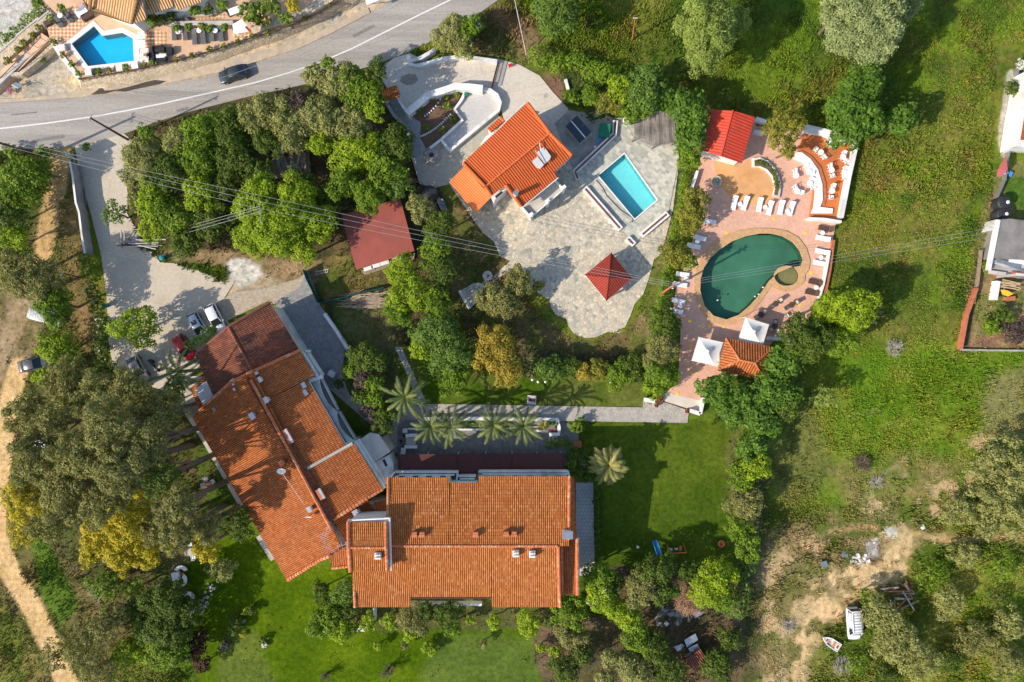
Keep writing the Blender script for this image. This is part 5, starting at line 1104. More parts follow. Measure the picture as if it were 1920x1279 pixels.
for i in range(5): MB().box(P(763+i*3.7, 828, .09+.06*(5-i)), (.26, 1.2, .2)).build('step', M['concl'], t)
t = thing('garden_steps', 'few pale steps at the right end of the sunken courtyard', 'steps', P(1038, 822))
for i in range(3): MB().box(P(1031+i*6, 823, .09+.07*i), (.36, .95, .2)).build('step', M['concl'], t)
MB().box(P(1036, 808, .75), (1.2, .4, .05)).build('maroon_cover', mat('maroon_cloth', (.14, .02, .05), .8, .1, 2), t)
# villa drive walls
lowwall('drive_wall', 'upper white wall of the villa drive, bent round its left end', 'wall', [(765, 108), (768, 119), (780, 123), (800, 119), (830, 110), (855, 107), (885, 108), (932, 115)], .8, .4)
lowwall('drive_wall', 'white wall stub by the road in front of the villa drive', 'wall', [(764, 104), (770, 114), (790, 108), (815, 93)], 1.1, .4)
lowwall('drive_wall', 'long bent white retaining wall beside the garden plot', 'wall', [(763, 212), (782, 196), (803, 178), (830, 170), (853, 162), (880, 163), (905, 166)], 1.5, .75)
lowwall('drive_wall', 'white wall curving round the pale gravel bed', 'wall', [(905, 166), (920, 169), (932, 178), (938, 192), (935, 206), (890, 243), (843, 282)], .9, .35)
lowwall('drive_wall', 'low white wall stepping between the gravel bed and the garden plot', 'wall', [(872, 172), (865, 188), (852, 205), (867, 225), (827, 262), (806, 278)], .45, .3)
lowwall('drive_wall', 'short white wall closing the lower end of the gravel bed', 'wall', [(827, 262), (844, 283)], .6, .3)
lowwall('drive_wall', 'white wall from the tiled gate roof down to the bent retaining wall', 'wall', [(746, 184), (756, 200), (764, 213)], 1.2, .3)
lowwall('stone_wall', 'rough stone wall along the left side of the slate steps', 'wall', [(722, 190), (740, 218), (765, 238), (768, 270), (776, 300), (790, 345)], .7, .35, 'conc')
t = thing('sliding_gate', 'long dark metal gate closing the villa drive', 'gate', P(926, 140)); m = MB(); p0 = P(934, 114, 1.1); p1 = P(921, 164, 1.1)
for z in (.15, .6, 1.1): m.tube([(p0.x, p0.y, z), (p1.x, p1.y, z)], .06, 5)
for i in range(30): c = p0.lerp(p1, i/29); m.tube([(c.x, c.y, .1), (c.x, c.y, 1.1)], .025, 4)
m.build('bars', M['pole'], t)
# wall and gate along the hotel drive
lowwall('boundary_wall', 'long white-topped wall between the sandy track and the hotel drive', 'wall', [(131, 303), (136, 330), (142, 380), (148, 398), (153, 440), (159, 475)], 1.9, .22, 'conc', cap='white')
t = thing('entrance_sign', 'tall framed green sign board by the hotel entrance at the road', 'sign', P(122, 290, 0)); m = MB()
cc_ = P(122, 288, 2.6)
for x in (-1, 1): m.tube([(cc_.x+x*.7, cc_.y-.4*x, 0), (cc_.x+x*.7, cc_.y-.4*x, 3.6)], .07, 5)
m.build('frame', M['white'], t); MB().box((cc_.x, cc_.y, 2.9), (1.55, .1, 1.5), R(-30)).build('board', M['teal'], t)
t = thing('driveway_gate', 'grey metal ladder-like sliding gate lying open along the boundary wall', 'gate', P(142, 320)); m = MB(); q0 = [P(136, 283, 1.6), P(146, 345, 1.6), P(150, 380, 1.6)]
for z in (.2, 1.6): m.tube([(v.x, v.y, z) for v in q0], .05, 5)
for i in range(14):
    u = i/13; c = q0[0].lerp(q0[2], u); m.tube([(c.x, c.y, .2), (c.x, c.y, 1.6)], .03, 4)
m.build('bars', M['grey'], t)
# blue garden screens (teal mesh fence)
def fence(pts, h_, label, m_='teal', posts=True, name='fence'):
    t = thing(name, label, 'fence', P(*pts[0])); m = MB()
    for i in range(len(pts)-1):
        p0 = P(*pts[i], 0); p1 = P(*pts[i+1], 0); d = p1-p0; c = (p0+p1)/2; m.box((c.x, c.y, h_/2), (d.length, .04, h_), math.atan2(d.y, d.x))
    m.build('mesh_panel', M[m_], t)
    for a in pts: c = P(*a); MB().tube([(c.x, c.y, 0), (c.x, c.y, h_+.12)], .045, 5).build('post', M['grey'], t)
fence([(574, 508), (580, 525), (590, 545), (601, 569), (640, 562), (680, 550), (722, 541)], 1.7, 'teal mesh fence bent round the yard of the brick-red shed')
fence([(1905, 122), (1890, 200), (1885, 290), (1878, 340), (1860, 380)], .9, 'wire fence line at the right edge of the tall meadow', 'grey')
lowwall('field_wall', 'rusty reddish low wall between the meadow and the neighbour yard', 'wall', [(1833, 540), (1815, 590), (1803, 655)], 1.0, .25, 'terra'); lowwall('field_wall', 'thin grey kerb along the bottom of the neighbour yard', 'wall', [(1803, 656), (1860, 657), (1960, 658)], .4, .2, 'conc')
fence([(1835, 470), (1828, 530), (1820, 570)], .9, 'short grey fence beside the neighbour yard', 'wood')
# ================================================================= TREES AND SHRUBS
def T(*a, **k): return tree(*a, **k)
W = 'trees between the road and the hotel'
# --- belt between the road and the forecourt
T(272, 300, 46, 6, 'ol', 'silvery olive tree overhanging the top of the hotel drive', group=W)
T(272, 246, 17, 6.5, 'gr', 'small bright green treetop rising above the silvery olive by the road pole', group=W)
T(335, 262, 34, 6, 'ol', 'grey-green olive tree second along the road from the drive', group=W)
T(318, 325, 44, 6.5, 'dk', 'dark green tree behind the silvery olive at the drive', group=W)
T(375, 245, 40, 7, 'gr', 'mid green tree at the road edge right of the two olives by the drive', group=W)
T(425, 232, 40, 7, 'dk', 'dark green tree at the road edge left of the large olive group', group=W)
T(372, 300, 42, 6.5, 'gr', 'rounded green tree in the middle of the roadside wood, upper left', group=W)
T(440, 290, 44, 6.5, 'dk', 'dark tree directly left of the ruined board shed', group=W)
T(488, 215, 44, 7, 'ol', 'leftmost of the big dusty olives along the road', group=W)
T(545, 232, 48, 7, 'ol', 'dusty olive below the road line, above the ruined board shed', group=W)
T(600, 215, 46, 7.2, 'ol', 'broad dusty olive in the centre of the roadside belt', group=W)
T(560, 190, 24, 7, 'pur', 'brownish thin-leaved olive crown among the roadside olives', group=W)
T(590, 138, 26, 7, 'ol', 'olive with its crown reaching over the white road line', group=W)
T(640, 150, 40, 7.5, 'ol', 'pale olive near the end of the road belt', group=W)
T(615, 118, 14, 8, 'gr', 'little pointed green treetop overlapping the road line', group=W)
T(672, 168, 44, 7.5, 'gr', 'dark green tree at the right end of the roadside belt', group=W)
T(705, 130, 22, 7.5, 'dk', 'spiky dark treetop beside the shadow on the road', group=W)
T(660, 232, 36, 7, 'ol', 'olive crown left of the slate steps', group=W)
T(700, 205, 26, 7, 'li', 'yellow-green tree just below the small tiled gate roof', group=W)
T(668, 285, 50, 6.5, 'li', 'large yellow-green tree right of the ruined board shed', group=W)
T(735, 270, 42, 6.5, 'dk', 'dark green tree against the stone wall of the slate steps', group=W)
T(722, 325, 44, 6.5, 'gr', 'green tree below the stone wall of the slate steps', group=W)
T(600, 268, 26, 6, 'li', 'small light green tree immediately right of the ruined board shed', group=W)
T(500, 265, 32, 6.5, 'dk', 'dark tree above the ruined board shed', group=W)
T(482, 320, 28, 6, 'dk', 'low dark tree at the lower left corner of the ruined board shed', group=W)
T(560, 345, 32, 6, 'dk', 'dark tree just below the ruined board shed', group=W)
T(640, 345, 34, 6.5, 'gr', 'green tree at the upper left corner of the brick-red shed', group=W)
T(690, 370, 32, 6.8, 'gr', 'green tree hanging over the top edge of the brick-red shed roof', group=W)
T(745, 350, 26, 6, 'blu', 'blue-green tree at the upper right corner of the brick-red shed', group=W)
T(615, 375, 28, 5.5, 'dk', 'dark low tree left of the brick-red shed', group=W)
T(285, 370, 36, 6, 'li', 'yellow-green tree left of the power lines over the drive', group=W)
T(325, 405, 42, 6, 'gr', 'green tree above the stack of pipes and frames', group=W)
T(290, 420, 34, 5.5, 'li', 'bright green tree leaning over the edge of the forecourt', group=W)
T(375, 365, 36, 6.5, 'li', 'light green tree under the wires, left of the big lime-green tree', group=W)
T(395, 410, 42, 5.5, 'dk', 'dark shrubby tree right of the stack of pipes', group=W)
T(350, 450, 34, 4.5, 'dk', 'low dark tree at the lower edge of the belt, by the rubbish bin', group=W)
T(425, 345, 30, 6, 'dk', 'dark tree in the gap left of the big lime-green tree', group=W)
T(248, 330, 26, 4, 'ol', 'small grey olive beside the top of the drive', group=W); T(252, 372, 18, 4, 'ol', 'tiny grey olive hanging over the middle of the drive', group=W)
T(212, 400, 26, 4.5, 'blu', 'small lone pine-like tree leaning over the drive', dens=.7, small=.8)
# big lime tree group
G2 = 'lime-green trees above the forecourt'
T(482, 378, 48, 8, 'li', 'upper left crown of the big lime-green trees', group=G2); T(556, 372, 46, 8, 'li', 'upper right crown of the big lime-green trees', group=G2)
T(520, 425, 56, 9, 'li', 'tallest middle one of the big lime-green trees, under the wires', group=G2); T(590, 418, 42, 7.5, 'li', 'right-hand lime-green tree nearest the brick-red shed', group=G2)
T(470, 448, 36, 7, 'li', 'lower left lime-green tree near the white rubble patch', group=G2); T(560, 468, 34, 7, 'li', 'lowest lime-green tree, above the white rubble patch', group=G2)
# between the shed and the villa garden
G3 = 'trees between the brick-red shed and the villa garden'
T(788, 392, 28, 5.5, 'ol', 'thin grey-green tree right of the brick-red shed, by the black tanks', group=G3); T(824, 425, 34, 6, 'dk', 'dark tree below the two round black tanks', group=G3)
T(815, 468, 34, 6, 'gr', 'green tree under the wires at the left edge of the villa garden', group=G3); T(826, 510, 34, 6, 'dk', 'dark green tree left of the small stone well with a pale path', group=G3)
T(748, 508, 32, 6, 'li', 'light green tree at the lower right corner of the brick-red shed', group=G3); T(772, 552, 44, 6.5, 'li', 'large light green tree beside the heap of cut canes', group=G3)
T(745, 590, 28, 6, 'gr', 'green tree below the heap of cut canes', group=G3); T(818, 570, 36, 6, 'gr', 'mid green tree in the row left of the grey stone slab', group=G3)
T(822, 622, 46, 6.5, 'blu', 'blue-green tree at the lower left of the villa garden', group=G3); T(790, 650, 28, 5.5, 'li', 'yellowish tree beside the lawn footpath', group=G3)
T(845, 670, 44, 6.5, 'blu', 'round blue-green tree next to the golden tree', group=G3); T(848, 712, 34, 6, 'gr', 'bright green tree directly above the garden lawn', group=G3)
T(925, 655, 44, 6.5, 'gold', 'golden-leaved tree at the lower edge of the villa garden'); T(952, 700, 30, 5.5, 'gold', 'smaller golden-brown tree below the large golden one', dens=.7)
T(935, 560, 40, 5.5, 'euc', 'brownish olive-coloured tree beside the grey stone slab', small=.9); T(972, 530, 32, 5.2, 'euc', 'brownish tree overlapping the edge of the stone patio', small=.9); T(1010, 535, 13, 3, 'or', 'small rust-tinted bush on the edge of the stone patio', name='bush', cat='bush')
# shrub row along the lower villa garden
G4 = 'shrubs between the villa garden and the lower lawn'
T(990, 688, 24, 3.5, 'euc', 'dull olive shrub beside the smaller golden tree', group=G4, name='shrub', cat='shrub'); T(1030, 692, 30, 4, 'blu', 'rounded blue-green shrub tree by the three white path lamps', group=G4, name='shrub', cat='shrub')
T(1072, 690, 22, 3.2, 'dk', 'dark shrub in the row right of the blue-green shrub tree', group=G4, name='shrub', cat='shrub'); T(1092, 698, 20, 3, 'gold', 'yellowish shrub, left of the two', group=G4, name='shrub', cat='shrub')
T(1122, 692, 24, 3.2, 'or', 'rust-tinted shrub in the middle of the garden row', group=G4, name='shrub', cat='shrub'); T(1158, 706, 30, 3.6, 'gr', 'bright green shrub behind the round white lamp on the lawn', group=G4, name='shrub', cat='shrub')
T(1188, 688, 28, 3.8, 'dk', 'dark shrub with yellow flowers near the hedge corner', group=G4, name='shrub', cat='shrub', extra=('mim', .3))
# hedge line between the villas
hedge([(1285, 330), (1268, 420), (1258, 470)], 1.3, 2.0, 'hdg', 'yellow-green hedge between stone patio and pool terrace, upper stretch')
hedge([(1252, 490), (1244, 540), (1232, 600), (1218, 660), (1208, 690)], 1.3, 2.0, 'hdg', 'yellow-green hedge between stone patio and pool terrace, lower stretch')
G5 = 'trees along the left side of the pool terrace'
T(1308, 372, 28, 4.5, 'or', 'autumn-tinted tree beside the round mosaic table', group=G5); T(1296, 410, 32, 4.8, 'or', 'larger autumn-tinted tree over the first white lounger', group=G5)
T(1268, 478, 30, 4.5, 'or', 'autumn-tinted tree above the row of white loungers', group=G5); T(1290, 488, 20, 4, 'gr', 'green bush beside the lower autumn-tinted tree', group=G5)
T(1245, 606, 34, 5, 'dk', 'dark green tree left of the pink terrace ramp, top of the group', group=G5); T(1240, 655, 36, 5.2, 'euc', 'olive-green tree midway down the pink ramp', group=G5); T(1240, 705, 36, 5, 'gr', 'green tree at the foot of the pink ramp', group=G5); T(1222, 730, 20, 4, 'li', 'light green bush by the white gate wall', group=G5)
# trees above the villa
G6 = 'trees behind the villa'
T(1165, 165, 30, 6, 'li', 'light green tree above the pump shed', group=G6); T(1208, 168, 46, 7, 'blu', 'large dark fig-like tree above the reed pergola', group=G6); T(1190, 205, 28, 5, 'gr', 'green tree just left of the reed pergola', group=G6)
T(1145, 190, 28, 5, 'or', 'yellowish shrubby tree above the green tank', group=G6); T(1110, 180, 22, 4, 'gr', 'small tree above the shed with black panels', group=G6); T(1070, 180, 17, 3, 'gr', 'small round bush by the brown soil patch', group=G6)
T(1290, 202, 42, 6.5, 'fig', 'broad-leaved tree beside the red roofed bar, upper one', group=G6); T(1255, 188, 26, 6, 'fig', 'broad-leaved tree at the upper right of the reed pergola', group=G6); T(1296, 252, 36, 6.0, 'fig', 'broad-leaved tree left of the red roofed bar, lower one', group=G6); T(1290, 296, 26, 5, 'gr', 'small green tree at the lower left corner of the red roofed bar', group=G6)
hedge([(1000, 100), (1040, 112), (1080, 122), (1125, 132), (1150, 150)], 3.0, 2.4, 'hdg', 'thick bright green bramble hedge along the meadow above the villa', size=.22)
hedge([(1095, 160), (1130, 175), (1160, 200)], 2.2, 2.0, 'dk', 'dark scrub strip between the brown soil patch and the pump shed', size=.22)
T(845, 62, 36, 5, 'ol', 'olive tree by the road in front of the villa drive'); T(880, 50, 26, 5, 'gr', 'green tree leaning over the white roadside chair frame'); T(868, 85, 26, 4.5, 'ol', 'smaller olive above the upper white drive wall')
# right-hand side
T(1046, 14, 50, 8, 'blu', 'dark blue-green tree cut by the top edge, left of the tall pale willow')
T(1325, 45, 62, 11, 'pale', 'large pale green willow in the meadow near the top edge', small=.9); T(1318, 100, 40, 8, 'pale', 'lower pale green willow in the meadow', small=.9); T(1385, 40, 28, 8, 'pale', 'narrow pale willow right of the large one', small=.9)
T(1630, 45, 72, 11, 'silver', 'large silvery willow at the top of the meadow', small=.9); T(1590, 10, 48, 10, 'silver', 'silvery willow cut by the top edge', small=.9); T(1640, 95, 30, 7, 'silver', 'small silvery willow below the large one', small=.9); T(1700, 5, 34, 8, 'silver', 'rightmost silvery willow at the top edge', small=.9)
G7 = 'broad-leaved trees above the orange terrace'
T(1618, 155, 42, 8, 'fig', 'topmost broad-leaved tree above the orange terrace', group=G7); T(1600, 205, 50, 8, 'fig', 'largest broad-leaved tree above the orange terrace', group=G7); T(1588, 245, 40, 6.5, 'fig', 'broad-leaved tree overhanging the corner of the orange terrace', group=G7); T(1688, 225, 34, 6, 'fig', 'separate broad-leaved tree to the right of the others above the terrace', group=G7); T(1640, 232, 26, 5, 'fig', 'low broad-leaved tree in the middle of the terrace group', group=G7)
T(1470, 240, 40, 6.5, 'or', 'autumn-tinted tree between the red roofed bar and the orange terrace'); T(1478, 280, 18, 5, 'or', 'small autumn-tinted crown hanging over the curved white bench')
G8 = 'trees at the lower right corner of the pool terrace'
T(1515, 640, 44, 8, 'dk', 'dark pine at the lower right corner of the pink terrace', group=G8); T(1600, 580, 48, 8, 'li', 'bright green spreading tree right of the pool terrace', group=G8, small=.8); T(1555, 575, 34, 7, 'li', 'bright green tree between the dark pine and the terrace wall', group=G8); T(1575, 640, 34, 7, 'gr', 'lighter green tree right of the dark pine', group=G8); T(1500, 605, 26, 7, 'dk', 'small dark pine crown over the brown chairs', group=G8)
G9 = 'fig trees below the kiosk'
T(1342, 730, 34, 6, 'fig', 'leftmost fig tree, covering the foot of the pink ramp', group=G9); T(1390, 746, 34, 6.0, 'fig', 'fig tree directly below the tiled kiosk', group=G9); T(1470, 680, 38, 6.5, 'fig', 'fig tree at the right side of the tiled kiosk', group=G9); T(1450, 735, 44, 6.5, 'fig', 'big fig tree diagonally below the kiosk', group=G9); T(1370, 765, 36, 5.5, 'fig', 'fig tree by the lawn corner below the ramp', group=G9); T(1425, 785, 42, 6, 'fig', 'fig tree above the lawn edge hedge', group=G9); T(1480, 760, 30, 6, 'dk', 'dark tree at the right edge of the fig group', group=G9); T(1441, 722, 24, 6, 'fig', 'small fig crown touching the kiosk roof corner', group=G9)
T(1545, 745, 28, 5, 'pale', 'thin pale feathery tree in the open meadow by the figs', dens=.45, small=.7)
G10 = 'trees along the right edge of the lawn'
T(1412, 835, 34, 5.5, 'fig', 'topmost tree along the right edge of the big lawn', group=G10); T(1418, 875, 32, 5, 'li', 'light green tree along the right lawn edge', group=G10); T(1392, 905, 26, 4.5, 'gr', 'small green tree on the right lawn edge', group=G10); T(1400, 945, 36, 5, 'euc', 'olive-green tree on the right lawn edge by the white lamp', group=G10); T(1385, 990, 28, 4.5, 'gr', 'light tree on the right lawn edge above the orange ball', group=G10); T(1405, 1025, 30, 5, 'gr', 'green tree by the top of the reed clump', group=G10); T(1382, 880, 18, 4, 'gr', 'small bush in the middle of the right lawn edge', group=G10)
hedge([(1398, 1050), (1392, 1090), (1382, 1130), (1375, 1160)], 2.6, 3.0, 'blu', 'tall grey-green reed clump at the lower right corner of the lawn', size=.3, dens=.8)
# bottom middle
G11 = 'trees below the big lawn'
T(1338, 1092, 44, 6, 'li', 'large bright green tree right of the bare brown tree', group=G11); T(1352, 1120, 30, 5, 'gr', 'green crown at the lower side of the large bright green tree', group=G11); T(1230, 1070, 38, 6, 'dk', 'dark tree just below the blue slide', group=G11); T(1205, 1105, 36, 6, 'euc', 'olive-green tree above the grey shed yard', group=G11); T(1245, 1110, 28, 5.5, 'dk', 'dark tree between the olive-green one and the bare brown tree', group=G11); T(1288, 1072, 24, 4.5, 'dk', 'low dark tree below the orange swing', group=G11)
T(1122, 1080, 32, 6, 'gr', 'dark green tree at the lower right corner of the hotel roof', group=G11); T(1128, 1122, 34, 6, 'li', 'yellow-green tree with white blossom near the hotel corner', group=G11, extra=('wht', .2)); T(1152, 1095, 24, 5, 'dk', 'small dark tree right of the hotel corner', group=G11)
T(1070, 1150, 36, 5, 'gr', 'green tree below the hotel lower right corner', group=G11); T(1072, 1195, 30, 4.5, 'euc', 'olive-green tree beside the brown earth patch', group=G11); T(1090, 1230, 24, 4, 'dk', 'small dark tree above the green hose', group=G11); T(1058, 1258, 30, 4.5, 'dk', 'dark round tree at the bottom edge, left of the green hose', group=G11)
T(1172, 1150, 34, 5, 'li', 'yellow-green tree left of the grey shed yard', group=G11); T(1192, 1190, 34, 5, 'gr', 'green tree below the grey shed yard', group=G11); T(1225, 1215, 36, 5, 'dk', 'large dark tree left of the lean-to', group=G11); T(1145, 1235, 20, 4, 'ol', 'small olive at the end of the green hose', group=G11); T(1190, 1262, 36, 5, 'ol', 'grey-green olive at the bottom edge left of the hut', group=G11); T(1135, 1275, 24, 4, 'ol', 'olive cut by the bottom edge near the hose', group=G11); T(1255, 1258, 32, 4.5, 'dk', 'dark tree at the bottom edge beside the rusty hut', group=G11); T(1345, 1250, 34, 3.5, 'dk', 'dark scrub at the bottom edge right of the rusty hut', group=G11, name='shrub', cat='shrub'); T(1370, 1200, 26, 3, 'dk', 'low dark scrub right of the lean-to', group=G11, name='shrub', cat='shrub')
# south front of the hotel
G12 = 'trees along the south side of the hotel'
T(610, 1165, 36, 4.5, 'gr', 'round green tree at the lower left corner of the straight hotel wing', group=G12); T(640, 1182, 26, 4, 'li', 'light green tree left of the cream bench', group=G12); T(645, 1110, 26, 4.5, 'blu', 'dark green tree touching the left hotel eave', group=G12); T(602, 1112, 22, 4, 'dk', 'small dark tree on the lawn beside the slanting roof tip', group=G12); T(645, 1145, 24, 4, 'dk', 'dark tree close to the hotel lower left corner', group=G12)
T(690, 1168, 20, 3.5, 'li', 'lemon tree right of the cream bench', group=G12); T(730, 1166, 18, 3.5, 'li', 'lemon tree below the left hotel gable, second from left', group=G12); T(775, 1160, 32, 4.5, 'euc', 'dull brown-green tree below the middle of the hotel', group=G12); T(768, 1188, 16, 3.5, 'li', 'small lemon tree under the dull brown-green tree', group=G12); T(800, 1148, 22, 4.5, 'dk', 'dark tree at the left end of the terrace parapet', group=G12); T(838, 1152, 30, 4.5, 'dk', 'dark tree in front of the terrace parapet', group=G12); T(848, 1180, 17, 3.5, 'gr', 'green bush just below the dark terrace tree', group=G12); T(660, 1180, 16, 3.5, 'gr', 'green bush between the round tree and cream bench', group=G12)
T(881, 1164, 11, 2.8, 'li', 'slim lemon bush below the hotel, third from right', group=G12, name='bush', cat='bush'); T(926, 1166, 16, 3, 'li', 'lemon bush below the hotel, second from right', group=G12, name='bush', cat='bush'); T(990, 1168, 26, 3.8, 'li', 'round citrus tree below the right part of the hotel', group=G12); T(1030, 1165, 16, 3, 'dk', 'small dark bush by the pink flowers under the hotel eave', group=G12, name='bush', cat='bush')
for x, y, r_, l in ((708, 1213, 10, 'slim lemon bush alone on the lower lawn'), (757, 1212, 9, 'pale small bush on the lower lawn, right of the slim lemon bush'), (805, 1216, 16, 'wider green bush in the middle of the lower lawn'), (905, 1209, 9, 'tiny olive bush on the lower lawn, farthest right'), (1015, 1216, 11, 'small bush at the left edge of the brown earth patch'), (1042, 1222, 14, 'yellowish bush on the brown earth patch')):
    T(x, y, r_, 1.8, 'li' if r_ != 9 else 'euc', l, name='bush', cat='bush', flat=.9)
twigs(615, 1262, 12, 2.5, 'bare thin sapling at the bottom edge of the lower lawn, left one', M['bark'], 30, 'sapling', 'sapling'); twigs(730, 1250, 18, 3.0, 'bare brown sapling at the bottom edge of the lower lawn, right one', M['bark'], 40, 'sapling', 'sapling')
# courtyard
G13 = 'dark courtyard trees'
T(668, 668, 22, 5, 'dk', 'dark tree at the top of the white side wall', group=G13); T(690, 672, 32, 6, 'dk', 'round dark tree above the purple-leaved ones', group=G13); T(655, 695, 20, 4.5, 'gr', 'narrow green tree beside the side path', group=G13); T(680, 710, 24, 5, 'pur', 'purple-leaved tree near the balconies', group=G13); T(700, 720, 22, 5.5, 'gr', 'light-topped tree in the middle of the courtyard group', group=G13); T(676, 745, 18, 5, 'dk', 'small dark tree below the purple-leaved one', group=G13); T(702, 750, 20, 5.5, 'gr', 'greenish tree above the concrete stair house', group=G13); T(695, 768, 24, 4.5, 'pur', 'lower purple-leaved tree by the balcony', group=G13); T(715, 790, 28, 5, 'dk', 'dark tree overhanging the concrete stair house', group=G13); T(735, 778, 16, 4.5, 'dk', 'small dark tree next to the big palm', group=G13)
T(635, 720, 12, 2.5, 'dk', 'dark bush by the little white cabinet at the side path', name='bush', cat='bush')
hedge([(510, 570), (522, 590), (536, 615), (548, 640), (560, 656)], .9, 1.6, 'gr', 'narrow green creeper hedge along the right side of the old brown roof', size=.2)
hedge([(352, 650), (368, 640), (388, 628), (405, 618)], 1.6, 3.6, 'hdg', 'bright green hedge at the roof edge in front of the parked cars', size=.22)
hedge([(158, 480), (168, 505), (175, 530)], 1.9, 2.8, 'gr', 'green clipped hedge continuing the white boundary wall'); hedge([(175, 540), (183, 580), (190, 600), (190, 640), (192, 690)], 2.0, 3.0, 'dk', 'dark oleander hedge with white flowers beside the drive', extra='wht')
T(255, 612, 44, 6, 'li', 'bright green tree in a round kerb in the middle of the forecourt')
# left edge
G14 = 'trees beside the sandy track'
T(40, 340, 52, 6, 'gr', 'green tree at the left edge below the road', group=G14); T(15, 400, 36, 5.5, 'dk', 'dark tree at the left edge, second from the road', group=G14); T(22, 445, 30, 5, 'li', 'lime-green tree at the left edge by the track', group=G14); T(75, 320, 22, 4.5, 'or', 'reddish-green shrub tree between track and edge trees', group=G14)
T(60, 525, 52, 8, 'euc', 'tall dull-green eucalyptus over the sandy track', group=G14, small=.8); T(98, 572, 40, 7, 'gr', 'green tree above the white parked vehicle', group=G14); T(20, 500, 30, 7, 'euc', 'eucalyptus at the left edge over the track', group=G14, small=.8); T(104, 655, 38, 5, 'li', 'lime-green tree above the dark car on the track', group=G14); T(82, 706, 22, 4, 'li', 'small lime-green tree below the dark car on the track', group=G14)
T(22, 282, 16, 1.5, 'gr', 'low green bush at the road edge by the leaning pole, left one', name='bush', cat='bush'); T(80, 285, 14, 1.6, 'gr', 'low green bush at the foot of the leaning pole', name='bush', cat='bush'); T(160, 276, 9, 1.5, 'gr', 'tiny bush at the hotel entrance by the sign', name='bush', cat='bush')
G15 = 'tall eucalyptus grove in the garden'
E = [(120, 715, 46, 11, 'euc', 'eucalyptus at the top left of the grove, below the two lime-green trees'), (185, 735, 50, 12, 'euc', 'eucalyptus at the upper edge of the grove, above the white bench'), (245, 745, 52, 13, 'euc', 'eucalyptus over the lower end of the drive'), (300, 770, 46, 12, 'euc', 'eucalyptus nearest the entrance palm'), (50, 775, 46, 9, 'euc', 'thin eucalyptus at the edge of the sandy track'), (92, 800, 46, 10, 'euc', 'eucalyptus just above the white picnic set'), (205, 800, 56, 14, 'euc', 'one of the tallest eucalyptus, upper centre of the grove'), (275, 830, 50, 13, 'euc', 'eucalyptus in the centre right of the grove'), (150, 850, 54, 13, 'euc', 'broad eucalyptus right of the white picnic set'), (60, 870, 50, 11, 'euc', 'eucalyptus by the sandy track, below the white picnic set'), (222, 880, 52, 14, 'euc', 'tallest eucalyptus in the middle of the grove'), (300, 890, 42, 12, 'dk', 'dark-leaved tree at the right centre of the grove'), (120, 925, 54, 12, 'euc', 'eucalyptus in the lower left of the grove'), (45, 940, 46, 10, 'mim', 'yellow-brown eucalyptus at the left edge of the grove'), (190, 945, 46, 12, 'euc', 'eucalyptus directly above the yellow mimosas'), (330, 950, 42, 12, 'euc', 'eucalyptus behind the garden table with four chairs'), (330, 1000, 40, 11, 'euc', 'eucalyptus above the white curved seats'), (385, 985, 36, 9, 'euc', 'smaller eucalyptus near the slanting roof'), (440, 985, 36, 8, 'dk', 'dark-green tree close to the slanting hotel roof, sunny side'), (330, 720, 24, 4, 'gr', 'small garden tree at the foot of the entrance palm'), (330, 748, 20, 3.5, 'gr', 'low green tree near the start of the pale garden wall'), (200, 700, 30, 6, 'dk', 'dark tree beside the white oleanders at the end of the drive')]
for e_ in E: T(*e_[:3], e_[3]*(1.42 if e_[3] > 8 and e_[1] > 790 else 1), *e_[4:], group=G15, small=.72, dens=.9)
G16 = 'yellow flowering mimosas'
for e_ in ((185, 1000, 40, 11, 'leftmost yellow mimosa crown'), (235, 975, 50, 13, 'largest yellow mimosa, top one'), (225, 1040, 42, 11, 'yellow mimosa at the lower left of the group'), (280, 1035, 36, 10, 'yellow mimosa at the lower right of the group'), (290, 995, 34, 12, 'yellow mimosa in the centre right'), (385, 1028, 30, 9, 'yellow mimosa over the round white garden table'), (168, 1045, 24, 8, 'small yellow mimosa at the sandy side')): T(*e_[:4], 'mim' if e_[0] != 290 else 'euc', e_[4], group=G16, small=.8)
T(90, 985, 40, 9, 'euc', 'yellowish eucalyptus left of the mimosas', small=.7, dens=.7, extra=('mim', .4)); T(40, 1000, 30, 5, 'mim', 'low ochre shrub at the left, above the sandy track bend', name='shrub', cat='shrub', dens=.5)
T(415, 1068, 28, 4, 'ol', 'small greyish olive on the lawn by the stepping stones', dens=.55)
T(200, 1100, 34, 5, 'gr', 'green tree with bare grey branches below the mimosas', dens=.6); T(255, 1105, 26, 4, 'gr', 'green shrub tree beside the little white bench', dens=.7)
G17 = 'dark trees at the lower left of the lawn'
T(305, 1125, 42, 7, 'dk', 'dark tree left of the white curved seats', group=G17); T(345, 1150, 32, 6, 'dk', 'dark tree beside the lowest white curved seat', group=G17); T(315, 1180, 42, 6.5, 'dk', 'dark yellowish tree below the white seats', group=G17); T(270, 1185, 26, 5, 'blu', 'blue-grey tree left of the dark yellowish tree', group=G17); T(310, 1225, 42, 6, 'gr', 'green tree above the bottom edge, left of the maroon bush', group=G17); T(240, 1225, 32, 5, 'li', 'lime-green tree near the bottom edge of the grove', group=G17); T(260, 1145, 26, 5, 'dk', 'dark small tree below the bare grey branches', group=G17)
T(362, 1222, 24, 3.5, 'red', 'maroon-leaved bush at the edge of the lawn', name='bush', cat='bush'); T(375, 1195, 18, 3, 'red', 'smaller maroon bush above the larger one', name='bush', cat='bush'); T(380, 1248, 16, 2.5, 'red', 'lowest maroon bush by the lawn edge', name='bush', cat='bush')
G18 = 'eucalyptus over the track at the bottom left'
